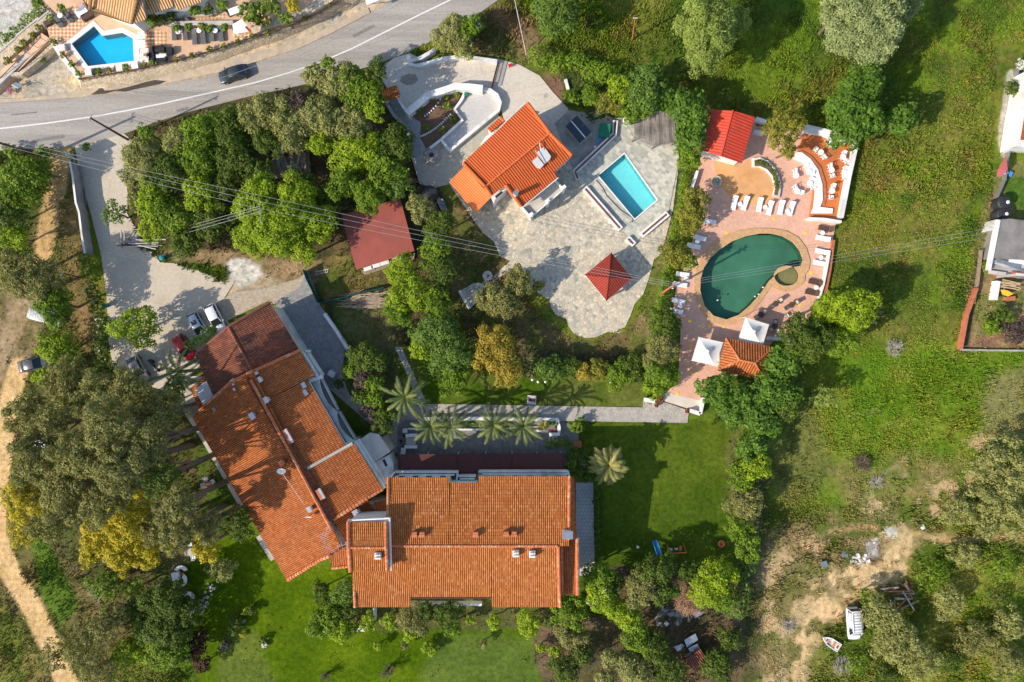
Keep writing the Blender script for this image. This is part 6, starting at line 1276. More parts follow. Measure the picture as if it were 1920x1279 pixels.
for e_ in ((150, 1215, 44, 8, 'eucalyptus over the end of the sandy track'), (95, 1235, 32, 7, 'thin eucalyptus crown left of the track end'), (190, 1180, 40, 8, 'eucalyptus right of the sandy track bend'), (180, 1258, 40, 7, 'eucalyptus at the bottom edge right of the track'), (215, 1150, 28, 7, 'eucalyptus between the track and the dark trees')): T(*e_[:4], 'euc', e_[4], group=G18, small=.7, dens=.5)
# lawn beds
T(442, 1172, 20, 1.8, 'dk', 'round dark bush in the lawn with white and yellow flowers beside it', name='bush', cat='bush'); T(455, 1168, 6, .7, 'wht', 'tuft of white flowers beside the dark lawn bush', name='flower_tuft', cat='flowers'); T(454, 1191, 6, .7, 'mim', 'tuft of yellow flowers below the dark lawn bush', name='flower_tuft', cat='flowers')
T(470, 1146, 12, 1.4, 'dk', 'small dark bush in the lawn above the round one', name='bush', cat='bush'); T(463, 1145, 9, 1.2, 'li', 'small lime bush touching the small dark one in the lawn', name='bush', cat='bush'); T(493, 1200, 9, .9, 'dk', 'dark tuft behind the white-rimmed flower pot on the lawn', name='bush', cat='bush'); T(425, 1208, 10, .9, 'pur', 'purplish tuft behind the stone flower ring on the lawn', name='bush', cat='bush')
# courtyard bushes near the canopy end
T(1083, 798, 16, 1.8, 'gr', 'round green bush with salmon flowers between the path and the lawn', name='bush', cat='bush', extra=('pink', .25)); hedge([(1030, 833), (1048, 833), (1066, 832)], 1.3, 1.4, 'gr', 'dark green bush row at the right end of the sunken courtyard')
T(1085, 868, 30, 4, 'dk', 'dark bush at the right end of the red-brown canopy', extra=('pink', .12)); T(1098, 885, 24, 3.5, 'dk', 'lilac-flowering dark bush beside the fan palm', extra=('pur', .2)); T(1075, 850, 18, 3, 'dk', 'small dark bush above the lilac-flowering one', name='bush', cat='bush')
hedge([(1118, 910), (1119, 960), (1120, 1010), (1122, 1060)], .9, 1.2, 'dk', 'long low dark hedge between the tiled walkway and the lawn')
hedge([(805, 794), (850, 794), (900, 795), (960, 795)], .8, .5, 'gr', 'low ground-cover plants behind the rounded white courtyard wall', name='plant_bed', cat='plants'); hedge([(1020, 794), (1044, 794)], .8, .6, 'gr', 'green plants in the square end of the white courtyard planter', name='plant_bed', cat='plants', zb=.3)
# right edge
G19 = 'grey-green scrub at the right edge'
for i, e_ in enumerate(((1885, 850, 40, 4.5, 'scrub tree highest up at the right edge'), (1850, 880, 34, 4, 'scrub tree left of the highest one at the right edge'), (1895, 905, 40, 4.5, 'dense scrub tree in the middle of the right edge'), (1850, 935, 38, 4, 'scrub tree with dark gaps in the middle of the scrub group'), (1800, 960, 32, 3.5, 'scrub at the lower left of the right edge group'), (1900, 965, 36, 4, 'scrub tree above the brown track at the right edge'), (1850, 985, 30, 3, 'low scrub directly above the brown track'), (1810, 1040, 30, 3, 'grey scrub directly below the brown track'))): T(*e_[:4], 'ol', e_[4], group=G19, dens=.6, small=.8)
G20 = 'olive scrub around the white van'
for e_ in ((1650, 1150, 38, 4.5, 'ol', 'olive tree right of the white van'), (1680, 1195, 48, 5, 'ol', 'largest olive, lower right of the white van'), (1720, 1235, 44, 5, 'ol', 'olive at the bottom edge, right of the van'), (1780, 1130, 34, 3.5, 'ol', 'grey thin-leaved olive right of the timber heap'), (1830, 1195, 40, 3.5, 'euc', 'dull scrub in the lower right field'), (1895, 1170, 34, 3.5, 'ol', 'grey scrub at the right edge near the bottom'), (1890, 1240, 40, 3.5, 'euc', 'dull scrub in the bottom right corner'), (1625, 1120, 20, 3, 'gr', 'green bush at the front of the white van'), (1780, 1240, 34, 3, 'dk', 'dark scrub at the bottom edge, between olive and corner'), (1870, 1060, 32, 1.4, 'gr', 'broad green bush below the brown track'), (1740, 1075, 32, 1.4, 'gr', 'green bush above the timber heap'), (1600, 1240, 26, 1.4, 'gr', 'green bush at the bottom edge below the van'), (1660, 1265, 30, 2.5, 'dk', 'dark bush at the bottom edge below the largest olive'), (1860, 1120, 28, 1.4, 'dk', 'dark green bush in the lower right field')): T(*e_[:5], e_[5], group=G20, dens=.5 if e_[3] > 2 else .3, small=.8, flat=.75 if e_[3] > 2 else .3)
T(1860, 612, 20, 2, 'gr', 'green bush in the neighbour yard, left one', name='bush', cat='bush'); T(1885, 590, 20, 2, 'dk', 'dark bush in the neighbour yard, right one', name='bush', cat='bush'); T(1908, 625, 26, 2.5, 'pur', 'wine-brown bush at the right edge of the neighbour yard', name='bush', cat='bush', dens=.7); T(1850, 500, 12, 1.2, 'gr', 'small bush at the corner of the grey outbuilding', name='bush', cat='bush')
T(1898, 165, 16, 2, 'dk', 'dark bush by the gate at the right edge, top', name='bush', cat='bush'); T(1915, 120, 10, 1.5, 'wht', 'white flowering bush at the right edge, top', name='bush', cat='bush')
# bare shrubs
twigs(1672, 652, 20, 1.6, 'heap of bare grey branches fanning out in the upper meadow', M['barkp'], 60, 'brush_pile', 'brush pile'); twigs(1612, 868, 20, 1.5, 'bare pinkish-brown thorn bush in the middle of the meadow', M['bark'], 90); twigs(1640, 905, 18, 1.0, 'sparse bare twigs below the thorn bush', M['barkp'], 40)
MBR = mat('dead_twigs', (.44, .27, .17), .9, .2, 3)
twigs(1285, 1118, 30, 4.0, 'bare light brown tree above the grey shed yard', MBR, 420, 'bare_tree_or_limbs', 'bare tree'); twigs(1255, 1073, 16, 4.2, 'small bare light brown tree below the blue slide', MBR, 150, 'bare_tree_or_limbs', 'bare tree')
twigs(1575, 1245, 22, 1.2, 'bare grey shrub at the bottom edge left of the van', M['barkp'], 60); twigs(1475, 1170, 18, 1.0, 'bare grey shrub left of the dirt track', M['barkp'], 40); twigs(215, 1095, 36, 5, 'bare grey branches of the garden tree below the mimosas', M['barkp'], 30, 'dead_branches', 'dead branches', aim=R(200))  # last one: dead branches belonging to the garden tree, kept as a separate object
twigs(1600, 590, 26, 8.2, 'bare pale limbs in the bright green spreading tree', M['barkp'], 14, 'bare_tree_or_limbs', 'bare tree', aim=R(20))  # limbs of the spreading green tree as their own object, not another tree
# palms
palm(335, 697, 46, 6, 'big palm at the hotel entrance beside the motorcycle', n=19, wleaf=.30)
palm(759, 745, 42, 6.5, 'big palm at the junction of the courtyard paths', n=21)
for x, y, l in ((808, 799, 'leftmost of the four palms in the courtyard row, with orange fruit'), (846, 800, 'second palm from the left in the courtyard row'), (926, 797, 'third palm from the left in the courtyard row, the fullest'), (981, 799, 'rightmost palm in the courtyard row')): palm(x, y, 37, 5, l, n=22, group='palms in the courtyard row')
palm(1141, 872, 34, 4.5, 'yellowish round fan palm on the big lawn', 'palmy', n=64, wleaf=.34)
palm(1019, 797, 10, 2, 'small brown dying palm in the white planter', 'palmy', n=14, wleaf=.2)
# top-left property plants
G21 = 'shrubs in the blue-pool property'
for x, y, r_, h_, s_, l in ((416, 10, 13, 5, 'hdg', 'round lime-green tree above the white canopy'), (470, 22, 24, 5, 'gr', 'dark green tree right of the white canopy'), (505, 8, 22, 5, 'gr', 'green tree at the top edge above the orange walkway'), (548, 8, 16, 5, 'mim', 'yellow flowering shrub at the top edge'), (535, 34, 14, 4.5, 'gr', 'small green shrub above the orange walkway'), (495, 40, 13, 4, 'or', 'rust-tinted shrub beside the orange walkway'), (302, 32, 16, 4, 'dk', 'dark shrub below the sandy tiled roof'), (320, 28, 12, 4, 'dk', 'second dark shrub below the sandy tiled roof'), (365, 17, 14, 4, 'gr', 'green shrub in the stone bed by the stairs'), (390, 18, 12, 4, 'dk', 'white-flowered shrub in the stone bed', ), (285, 38, 14, 4, 'hdg', 'light green creeper at the corner of the sandy roof'), (114, 15, 10, 4, 'gr', 'small shrub in the upper left stone bed'), (93, 33, 8, 4, 'gr', 'small plant beside the grey loungers'), (268, 14, 8, 4.4, 'hdg', 'light green creeper between the two sandy roofs')):
    T(x, y, r_, h_, s_, l, name='shrub', cat='shrub', group=G21)
hedge([(0, 82), (25, 62), (50, 42), (75, 18), (95, 0)], 2.6, 1.3, 'gr', 'green verge hedge between the car park and the stepped planters', size=.2); T(70, 4, 14, 2, 'hdg', 'yellow-green shrub at the top of the verge hedge', name='shrub', cat='shrub')
for i, (x, y, l) in enumerate(((72, 52, 'top'), (60, 66, 'second'), (44, 80, 'third'), (32, 92, 'fourth'), (14, 112, 'lowest'))): T(x, y, 8, 2.3, 'or', l+' planting in the stepped stone planters left of the ramp', name='planting', cat='plants')
EP = [(100, 78, 'by the top of the ramp'), (117, 102, 'on the left wall, upper'), (134, 120, 'on the left wall, middle'), (147, 137, 'at the pool corner'), (184, 134, 'under the blue pool, first'), (204, 132, 'under the blue pool, second'), (236, 126, 'under the blue pool, third'), (270, 121, 'below the white parasol table'), (286, 118, 'left of the dark seats'), (330, 110, 'right of the dark seats'), (360, 103, 'under the grey loungers, left'), (392, 92, 'under the grey loungers, silvery'), (419, 86, 'under the grey loungers, right'), (446, 78, 'below the chequered path'), (472, 68, 'near the white canopy foot'), (502, 61, 'on the orange walkway, first'), (571, 33, 'on the orange walkway, second'), (616, 8, 'on the orange walkway, last'), (65, 118, 'beside the ramp wall'), (80, 112, 'beside the ramp wall, dark'), (30, 158, 'beside the small notice board')]
for x, y, l in EP: T(x, y, 6.5, 2.5 if y < 140 and not (x < 90 and y > 100) else 1, 'or' if len(l) % 2 else 'gr', 'small terrace plant '+l, name='terrace_plant', cat='plant', group='small plants along the terrace wall')
for x, y, l in ((331, 52, 'first'), (352, 50, 'second'), (378, 50, 'third'), (392, 53, 'fourth'), (420, 50, 'fifth')): T(x, y, 8, 2.8, 'gr', l+' shrub behind the grey loungers, counted from the pool', name='shrub', cat='shrub', group='shrubs behind the loungers')
# ================================================================= BLUE-POOL PROPERTY (top left)
ZT2 = 1.7
M['pinkt'] = mat('salmon_paving', (.62, .40, .26), .8, .12, 1.2, dirt=(.52, .34, .22))
M['chq'] = brick_mat('chequered_tiles', (.52, .25, .12), (.72, .56, .38), (.5, .35, .22), .36, .36, R(45), 0, checker=True)
BP = [(134, 82), (176, 49), (191, 67), (229, 61), (249, 72), (251, 114), (165, 124)]
BPo = [(124, 80), (175, 38), (195, 58), (230, 52), (259, 66), (262, 121), (160, 132)]
edge = [(94, 75), (102, 84), (118, 108), (148, 146), (200, 138), (250, 130), (300, 118), (340, 109), (400, 93), (440, 79), (480, 67), (520, 55), (560, 40), (600, 21), (650, -10)]
slab('villa_terrace', edge+[(650, -60), (420, -80), (100, -80), (70, -10), (110, 30), (88, 52)], ZT2, M['pinkt'], ZT2+.3, holes=[BP], zp=ZT2)
slab('chequered_terrace', [(88, 50), (118, 40), (140, 10), (172, 24), (176, 34), (124, 76), (100, 74)], ZT2+.02, M['chq'], .03, zp=ZT2); slab('chequered_terrace', [(258, 48), (275, 50), (312, 60), (314, 112), (264, 122)], ZT2+.02, M['chq'], .03, zp=ZT2)
slab('chequered_terrace', [(436, 62), (470, 52), (480, 66), (440, 78)], ZT2+.02, M['chq'], .03, zp=ZT2)
slab('orange_walkway', [(480, 62), (520, 50), (560, 34), (612, 8), (640, -10), (650, -4), (600, 18), (560, 38), (520, 54), (482, 66)], ZT2+.015, mat('orange_walkway_floor', (.66, .36, .17), .8, .12, 1), .02, zp=ZT2); slab('orange_walkway', [(352, 34), (400, 30), (425, 22), (430, 32), (400, 38), (356, 42)], ZT2+.03, M['chq'], .03, zp=ZT2)
bp = pool('swimming_pool', 'bright blue angular pool on the terrace above the main road', BP, ZT2, 1.3, (.02, .50, .78), (.72, .95, 1), BPo, ZT2+.05, 'copw')
# stone retaining wall leaning outwards
M['rubble'] = stone_mat('rubble_wall', [(.46, .37, .25), (.62, .51, .35), (.72, .60, .44), (.54, .44, .31), (.42, .38, .32)], (.42, .33, .23), .34, mw=.10, mixn=.25, bmp=1)
t = thing('retaining_wall', 'long battered rubble stone retaining wall between the pool terrace and the road', 'wall', P(300, 140)); tp = []; bt = []
foot = [(146, 150), (152, 166), (200, 166), (250, 158), (300, 146), (340, 137), (400, 119), (440, 104), (480, 90), (520, 77), (560, 61), (600, 42), (660, 12), (690, 0)]
top_ = [(146, 148), (150, 150), (200, 141), (250, 133), (300, 121), (340, 112), (400, 96), (440, 82), (480, 70), (520, 58), (560, 43), (600, 24), (655, -9), (680, -20)]
rows = [[P(a, b, ZT2+.05) for a, b in top_], [P((a+c)/2+.3, (b+d)/2, ZT2*.55) for (a, b), (c, d) in zip(top_, foot)], [P(a, b, 0) for a, b in foot]]
MB().grid(rows[::-1]).build('stone_face', M['rubble'], t)
t = thing('railing', 'thin dark railing along the top edge of the stone retaining wall', 'railing', P(300, 120)); m = MB(); ps_ = [P(a, b-2, ZT2+.9) for a, b in top_[1:]]
m.tube(ps_, .05, 5); m.tube([v-Vector((0, 0, .45)) for v in ps_], .03, 5)
m.build('rails', M['brown'], t); m = MB()
for i in range(len(ps_)-1):
    k = max(1, int((ps_[i+1]-ps_[i]).length/1.6))
    for j in range(k): c = ps_[i].lerp(ps_[i+1], j/k); m.tube([(c.x, c.y, ZT2), c], .04, 4)
m.build('posts', M['brown'], t)
# sandy tiled house
hz = thing('house', 'sandy tiled house roof with hip ridges above the bright blue pool', 'house', P(220, 0))
walls(hz, [(165, -60), (270, -60), (262, 22), (242, 36), (180, 10)], ZT2, 5.4, zp=5.6)
r = Roof(); kp = dict(pitch=.36, course=.5, amp=.1)
r.face(zl([(150, -8, 5.7), (168, 20, 5.7), (246, 46, 5.7), (264, -30, 7.8), (180, -60, 7.8)]), **kp).face(zl([(246, 46, 5.7), (275, 36, 5.7), (262, -20, 7.2)]), **kp)
r.ridge(P(246, 45, 5.8), P(264, -30, 7.9), .18).ridge(P(168, 18, 5.8), P(180, -60, 7.9), .18).build(M['tilepale'], hz, capmat=M['tilepale'])
hz2 = thing('house', 'second sandy tiled roof, lower and stepped, right of the pool house', 'house', P(330, 0))
walls(hz2, [(280, -50), (370, -60), (370, 2), (286, 22)], ZT2, 4.6, zp=4.8)
r = Roof(); r.face(zl([(272, 2, 5.6), (281, 28, 4.9), (325, 13, 4.9), (321, -12, 5.6)]), **kp).face(zl([(321, -14, 5.8), (332, 20, 4.9), (378, 4, 4.9), (368, -30, 5.8)]), **kp).face(zl([(268, -20, 6.2), (272, 2, 5.65), (368, -30, 5.65), (362, -50, 6.2)]), **kp)
r.build(M['tilepale'], hz2, capmat=M['tilepale'])
lowwall('stone_wall', 'pale stone terrace wall running behind the grey loungers', 'wall', [(310, 44), (340, 44), (380, 43), (430, 43), (437, 42)], ZT2+.7, .5, 'rubble', z0=ZT2, cap='concl')
lowwall('stone_wall', 'curved stone bed wall below the second sandy roof', 'wall', [(345, 22), (350, 28), (368, 27), (390, 27), (402, 24), (400, 8)], ZT2+.6, .4, 'rubble', z0=ZT2, cap='concl')
lowwall('stone_wall', 'grey stone wall above the orange walkway', 'wall', [(472, 56), (500, 46), (545, 32), (590, 12), (620, -6)], ZT2+.8, 1.0, 'rubble', z0=ZT2)
t = thing('terrace_stairs', 'grey fan of steps below the second sandy roof', 'steps', P(345, 33, ZT2))
for i in range(5): MB().box(P(340+i*2.4, 22+i*3.6, ZT2+.62-.12*i), (1.5, .36, .16), R(-40)).build('step', M['conc'], t)
t = thing('canopy', 'white sloping canvas canopy with a red end beside the grey loungers', 'canopy', P(453, 48)); MB().add(zl([(436, 46, 5.0), (453, 36, 5.4), (470, 58, 5.0), (438, 64, 4.7), (436, 46, 4.9), (453, 36, 5.3), (470, 58, 4.9), (438, 64, 4.6)]), [(3, 2, 1, 0), (4, 5, 6, 7)]).build('canvas', M['whitep'], t)
MB().tube([P(460, 50, 5.2), P(469, 60, 5.0)], .14, 6).build('red_end', M['red'], t)
for x, y in ((437, 48), (453, 38), (468, 57), (439, 63)): v = P(x, y, 4.8); MB().tube([(v.x, v.y, ZT2), v], .04, 5).build('post', M['grey'], t)
t = thing('canopy', 'white open canopy at the top edge right of the lime-green tree', 'canopy', P(446, 8)); MB().box(P(440, 20, 4.4), (1.6, .9, .1), R(20)).build('canvas', M['whitep'], t); MB().tube([P(440, 20, ZT2), P(440, 20, 4.4)], .05, 5).build('post', M['grey'], t)
# ramp, rails and stepped stone planters
t = thing('access_ramp', 'sloping pink access ramp with thin handrails down to the car park', 'ramp', P(50, 110)); q_ = zl([(96, 74, ZT2), (-30, 196, .3), (-46, 176, .3), (78, 62, ZT2)])
MB().add(q_+[Vector((v.x, v.y, -.1)) for v in q_], [(0, 1, 2, 3), (0, 4, 5, 1), (3, 2, 6, 7), (1, 5, 6, 2), (0, 3, 7, 4)]).build('ramp_deck', M['pinkt'], t)
for (a, b_) in (((92, 77), (33, 135)), ((76, 71), (-4, 150))):
    p0 = P(*a, ZT2+.9); p1 = P(*b_, 1.3); m = MB(); m.tube([p0, p1], .05, 5)
    for i in range(7): c = p0.lerp(p1, i/6); m.tube([c, c-Vector((0, 0, 1.1))], .03, 4)
    m.build('handrail', M['pole'], t)
strip(t, 'kerb', (84, 73), (-8, 160), 1.3, .6, 1.2, 'concl')
for i, (x, y) in enumerate(((88, 36), (68, 49), (48, 65), (28, 84), (8, 102))):
    t = thing('stone_planter', ('topmost', 'second', 'middle', 'fourth', 'lowest')[i]+' step of the stone planters descending beside the ramp', 'planter', P(x, y)); z = 1.9-.3*i
    c = P(x, y, z); MB().box((c.x, c.y, z/2-.05), (2.1, 1.6, z+.1), R(40)).build('planter_wall', M['rubble'], t); MB().box((c.x-.5, c.y+.45, z+.04), (2.1, .25, .1), R(40)).build('coping', M['concl'], t)
lowwall('stone_wall', 'dark stone wall with planting at the foot of the ramp', 'wall', [(101, 82), (70, 112), (38, 138), (20, 140)], 1.2, .4, 'rubble'); lowwall('stone_wall', 'planted wall from the ramp top down to the road corner', 'wall', [(98, 78), (112, 100), (130, 124), (148, 146)], 1.8, .5, 'wall')
t = thing('notice_board', 'small leaning notice board at the planting by the road, far left', 'sign', P(32, 160)); MB().box(P(32, 160, 1.4), (1.0, .06, .8), R(-30), rx=R(50)).build('board', M['whitep'], t); MB().tube([P(32, 160, 0), P(32, 160, 1.4)], .05, 5).build('post', M['pole'], t)
T(18, 170, 7, .8, 'pink', 'patch of pink flowers by the notice board at the road', name='flower_patch', cat='flowers')
slab('white_bay_line', [(19, 6), (28, 2), (29, 3.5), (20, 8)], .02, M['line'], .02)
t = thing('marquee', 'white flat canopy edge at the top beside the road', 'canopy', P(700, 0)); MB().prism(PL([(682, -10), (688, 10), (712, 0), (730, -12)], 2.4), 2.3, 2.45).build('canvas', M['whitep'], t); MB().tube([P(688, 8, 0), P(688, 8, 2.3)], .05, 5).build('post', M['grey'], t)
# ================================================================= FURNITURE
def copy_tree(o, parent=None):
    c = o.copy(); col.objects.link(c)
    if parent is not None: c.parent = parent
    for ch in o.children: copy_tree(ch, c)
    return c
_used = {}
def put(proto, px, py, z, rz, label=None, group=None, sc_=1):
    o = proto if proto.name not in _used else copy_tree(proto); _used[proto.name] = 1
    p = P(px, py, z); o.location = (p.x, p.y, z); o.rotation_euler = (0, 0, rz); o.scale = (sc_,)*3
    if label:
        o['label'] = label
        if label in _labels: print('DUP', label)
        _labels[label] = 1
    if group: o['group'] = group
    return o
def make_lounger(mf, mc, nm='sun_lounger'):
    t = thing(nm, 'x', 'sun lounger'); f = MB()
    for s in (-1, 1): f.box((.0, s*.31, .28), (1.9, .05, .06))
    f.box((-.93, 0, .28), (.05, .6, .06)); f.box((.93, 0, .28), (.05, .6, .06)); f.build('frame', M[mf], t)
    for x in (-.8, .8):
        for y in (-.29, .29): MB().box((x, y, .13), (.06, .06, .26)).build('leg', M[mf], t)
    MB().box((-.25, 0, .34), (1.32, .6, .07)).build('seat', M[mc], t); MB().box((.66, 0, .47), (.62, .6, .07), ry=R(-28)).build('backrest', M[mc], t)
    return t
def make_chair(nm, mf, mc, arms=True):
    t = thing(nm, 'x', 'chair')
    for x in (-.22, .22):
        for y in (-.22, .22): MB().box((x, y, .21), (.05, .05, .42)).build('leg', M[mf], t)
    MB().box((0, 0, .44), (.52, .52, .05)).build('seat', M[mc], t)
    m = MB(); rows = []
    for z in (.45, .66, .86):
        rows.append([((-.24-.12*(z-.45))-(.05*math.cos(a)), .27*math.sin(a), z) for a in np.linspace(-1.4, 1.4, 9)])
    m.grid(rows); m.grid([[(x-.035, y*1.05, z) for x, y, z in r_][::-1] for r_ in rows]); m.grid([rows[2], [(x-.035, y*1.05, z) for x, y, z in rows[2]]]); m.build('backrest', M[mf], t)
    if arms:
        for s in (-1, 1): a = MB(); a.box((.0, s*.28, .64), (.48, .06, .04)); a.box((.22, s*.28, .53), (.04, .05, .2)); a.build('armrest', M[mf], t)
    return t
def make_table(nm, m_, r_=.42):
    t = thing(nm, 'x', 'table'); MB().lathe((0, 0, 0), [(r_, .69), (r_+.01, .71), (r_, .73)], 20).build('tabletop', M[m_], t)
    MB().tube([(0, 0, .05), (0, 0, .7)], .04, 8).build('pedestal', M[m_], t); b = MB()
    for k in range(4): b.box((.16*math.cos(k*math.pi/2), .16*math.sin(k*math.pi/2), .03), (.36, .05, .05), k*math.pi/2)
    b.build('base', M[m_], t); return t
M['ltgrey'] = mat('grey_mesh_fabric', (.115, .12, .125), .8, .1, 4, bmp=0)
M['cush'] = mat('cream_cushion', (.66, .62, .55), .9, .08, 3)
Z1 = ZT+.0; Z5 = .5
lw = make_lounger('whitep', 'whitep'); lg = make_lounger('grey', 'ltgrey'); lb = make_lounger('brown', 'brown')
g = 'white loungers in a row below the tan floor'
for i, (x, y, a, l) in enumerate(((1375.5, 381.5, 78, 'first from the left'), (1396, 382, 72, 'second from the left'), (1423, 385, 80, 'third from the left'), (1442, 391, 76, 'fourth from the left'), (1463, 390, 78, 'fifth from the left'), (1482, 392, 74, 'last on the right'))): put(lw, x, y, Z1, R(a), 'white sun lounger between tan floor and green pool, '+l, g, 1.06)
g = 'white loungers on the left side of the pool terrace'
for x, y, a, l in ((1329, 416, -10, 'below the autumn-tinted trees, top one'), (1311, 447, -15, 'half under the autumn-tinted trees'), (1300, 462, -12, 'just below the half-hidden one'), (1279, 515, -8, 'left of the green pool, first of the lower four'), (1275, 534, -10, 'left of the green pool, second of the lower four'), (1271, 564.5, -12, 'left of the green pool, third of the lower four'), (1267.5, 584, -12, 'left of the green pool, lowest one')): put(lw, x, y, Z1, R(a+180), 'greyish white sun lounger '+l, g, 1.0)
g = 'white loungers on the right side of the pool terrace'
for x, y, l in ((1541, 447.5, 'below the brown one'), (1540, 472.5, 'in the middle of the right side'), (1536, 494, 'lowest of the white ones')): put(lw, x, y, Z1, R(-12), 'bright white sun lounger at the right wall, '+l, g, 1.03)
for x, y, l in ((1546, 429, 'under the painted end wall'), (1527.5, 529.5, 'right of the paddling pool, upper one'), (1521, 549, 'right of the paddling pool, lower one')): put(lb, x, y, Z1, R(-12), 'dark brown sun lounger '+l, 'brown loungers at the right wall', 1.03)
g = 'grey loungers on the road-side terrace'
for i, (x, y) in enumerate(((329, 64), (349, 64), (367, 72), (383, 71), (399, 66), (416, 66))): put(lg, x, y, ZT2, R(96 if i % 2 else 92), ('first', 'second', 'third', 'fourth', 'fifth', 'sixth')[i]+' grey sun lounger from the left in the row behind the road wall', g, 1.05)
put(lg, 111, 40, ZT2, R(125), 'grey sun lounger nearer the ramp, left of the blue pool', None, 1.1); put(lg, 129, 31, ZT2, R(128), 'grey sun lounger nearer the sandy roof, left of the blue pool', None, 1.1)
cw = make_chair('plastic_chair', 'whitep', 'whitep'); tw = make_table('plastic_table', 'whitep', .40); cb = make_chair('wicker_chair', 'brown', 'cush'); tb = make_table('wicker_table', 'brown', .42)
sets = [(1554, 273, ((1550, 266), (1563, 273)), Z5, 'top of the orange terrace'), (1535, 288, ((1527, 282), (1541.5, 296)), Z5, 'upper bend of the curved bench'), (1576.5, 297, ((1579, 290), (1583, 304)), Z5, 'right wall, upper set'), (1555, 321, ((1553.5, 313), (1557.5, 330.6)), Z5, 'middle of the curved bench'), (1579, 326, ((1581, 318.5), (1580, 333.5)), Z5, 'right wall, lower set'), (1556, 360, ((1559, 351), (1555, 371)), Z5, 'lower end of the curved bench'),
 (1513, 324, ((1510, 316), (1518, 325)), Z1, 'pink floor near the curved bench, top set'), (1489, 331, ((1488, 323),), Z1, 'pink floor, set with a single chair'), (1514.5, 346, ((1518, 339), (1520, 352)), Z1, 'pink floor near the curved bench, lower set'), (1490.5, 360, ((1487.7, 353), (1498.5, 362)), Z1, 'pink floor above the last white loungers')]
for x, y, chs, z, l in sets:
    put(tw, x, y, z, 0, 'round white plastic table: '+l, 'white plastic tables by the curved bench')
    for k, (a, b_) in enumerate(chs): put(cw, a, b_, z, math.atan2(-(y-b_), x-a), 'white plastic armchair '+('above' if b_ < y-2 else 'beside' if abs(b_-y) <= 2 else 'below')+' its table: '+l, 'white plastic chairs by the curved bench')
for x, y, z, l in ((1385, 384, Z1, 'between first and second white lounger'), (1432, 390, Z1, 'between third and fourth white lounger'), (1473.6, 397, Z1, 'between fifth and last white lounger'), (1285, 524, Z1, 'between the upper two of the four left loungers'), (1274, 574, Z1, 'between the lower two of the four left loungers'), (1539, 438, Z1, 'under the brown lounger at the painted wall'), (1536, 484, Z1, 'between the two lowest white loungers on the right'), (1527, 540, Z1, 'between the brown loungers right of the paddling pool'), (1321, 401, Z1, 'above the single white lounger on the left'), (1306, 454, Z1, 'by the half-hidden loungers on the left')): put(tw, x, y, z, 0, 'small white table '+l, 'small white tables between the loungers', .8)
for x, y, l in ((338, 63, 'first'), (377, 61, 'second'), (407, 61, 'third'), (118, 33, 'near the ramp')): put(tw, x, y, ZT2, 0, 'small white side table beside the grey loungers, '+l, 'small white tables by the grey loungers', .9)
for (x, y, chs, l) in ((1451, 570, ((1444, 575), (1461, 562.5)), 'below the paddling pool'), (1481, 572, ((1472.5, 577), (1491, 567)), 'left of the lower brown lounger'), (1424, 590.5, ((1416, 595), (1431, 585)), 'between green pool and white tent'), (1449, 612, ((1451, 604), (1455, 620), (1443.5, 618.6)), 'right of the white tent'), (1479, 600, ((1473, 592), (1478, 610), (1488, 597)), 'nearest the dark pine')):
    put(tb, x, y, Z1, 0, 'round dark wicker table '+l, 'wicker tables on the pool terrace')
    for k, (a, b_) in enumerate(chs): put(cb, a, b_, Z1, math.atan2(-(y-b_), x-a), 'wicker chair with cream cushion, '+('first', 'second', 'third')[k]+' at the table '+l, 'wicker chairs on the pool terrace')
# top-left terrace tables
def lounge(px, py, z, rz, label, w_=1.5, mf='dark', nm='sofa'):
    p = P(px, py, z); t = thing(nm, label, 'sofa', (p.x, p.y, z), rz); k = MB
    k().box((0, 0, .22), (w_, .75, .4)).build('seat', M[mf], t) if 0 else None
    for n_, c_, d_ in (('seat', (0, 0, .25), (w_, .75, .36)), ('backrest', (0, .36, .48), (w_, .14, .5)), ('armrest', (-w_/2, 0, .36), (.14, .78, .5)), ('armrest', (w_/2, 0, .36), (.14, .78, .5))):
        m = MB().box(c_, d_); me = bpy.data.meshes.new(n_); me.from_pydata(m.v, [], m.f); me.materials.append(M[mf]); o = bpy.data.objects.new(n_, me); col.objects.link(o); o.parent = t
    return t
lounge(300, 95, ZT2, 0, 'dark navy double seat above the white low table by the blue pool', 1.6); lounge(303, 114, ZT2, R(180), 'dark navy double seat below the white low table at the road wall', 1.6); lounge(321, 98, ZT2, R(-90), 'dark navy single seat right of the white low table', .8); lounge(286, 107, ZT2, R(90), 'dark navy single seat left of the white low table', .8)
def boxthing(nm, px, py, z, d, rz, m_, label, cat, legs=True):
    p = P(px, py, z+d[2]); t = thing(nm, label, cat, (p.x, p.y, z), rz)
    def pt(n_, c_, d2):
        m = MB().box(c_, d2); me = bpy.data.meshes.new(n_); me.from_pydata(m.v, [], m.f); me.materials.append(M[m_]); o = bpy.data.objects.new(n_, me); col.objects.link(o); o.parent = t
    pt('top', (0, 0, d[2]-.04), (d[0], d[1], .08))
    if legs:
        for sx in (-1, 1):
            for sy in (-1, 1): pt('leg', (sx*(d[0]/2-.07), sy*(d[1]/2-.07), (d[2]-.08)/2), (.07, .07, d[2]-.08))
    else: pt('body', (0, 0, (d[2]-.08)/2), (d[0]*.94, d[1]*.94, d[2]-.08))
    return t
boxthing('coffee_table', 302, 105, ZT2, (1.4, .45, .45), R(4), 'whitep', 'white low rectangular table between the dark navy seats', 'table')
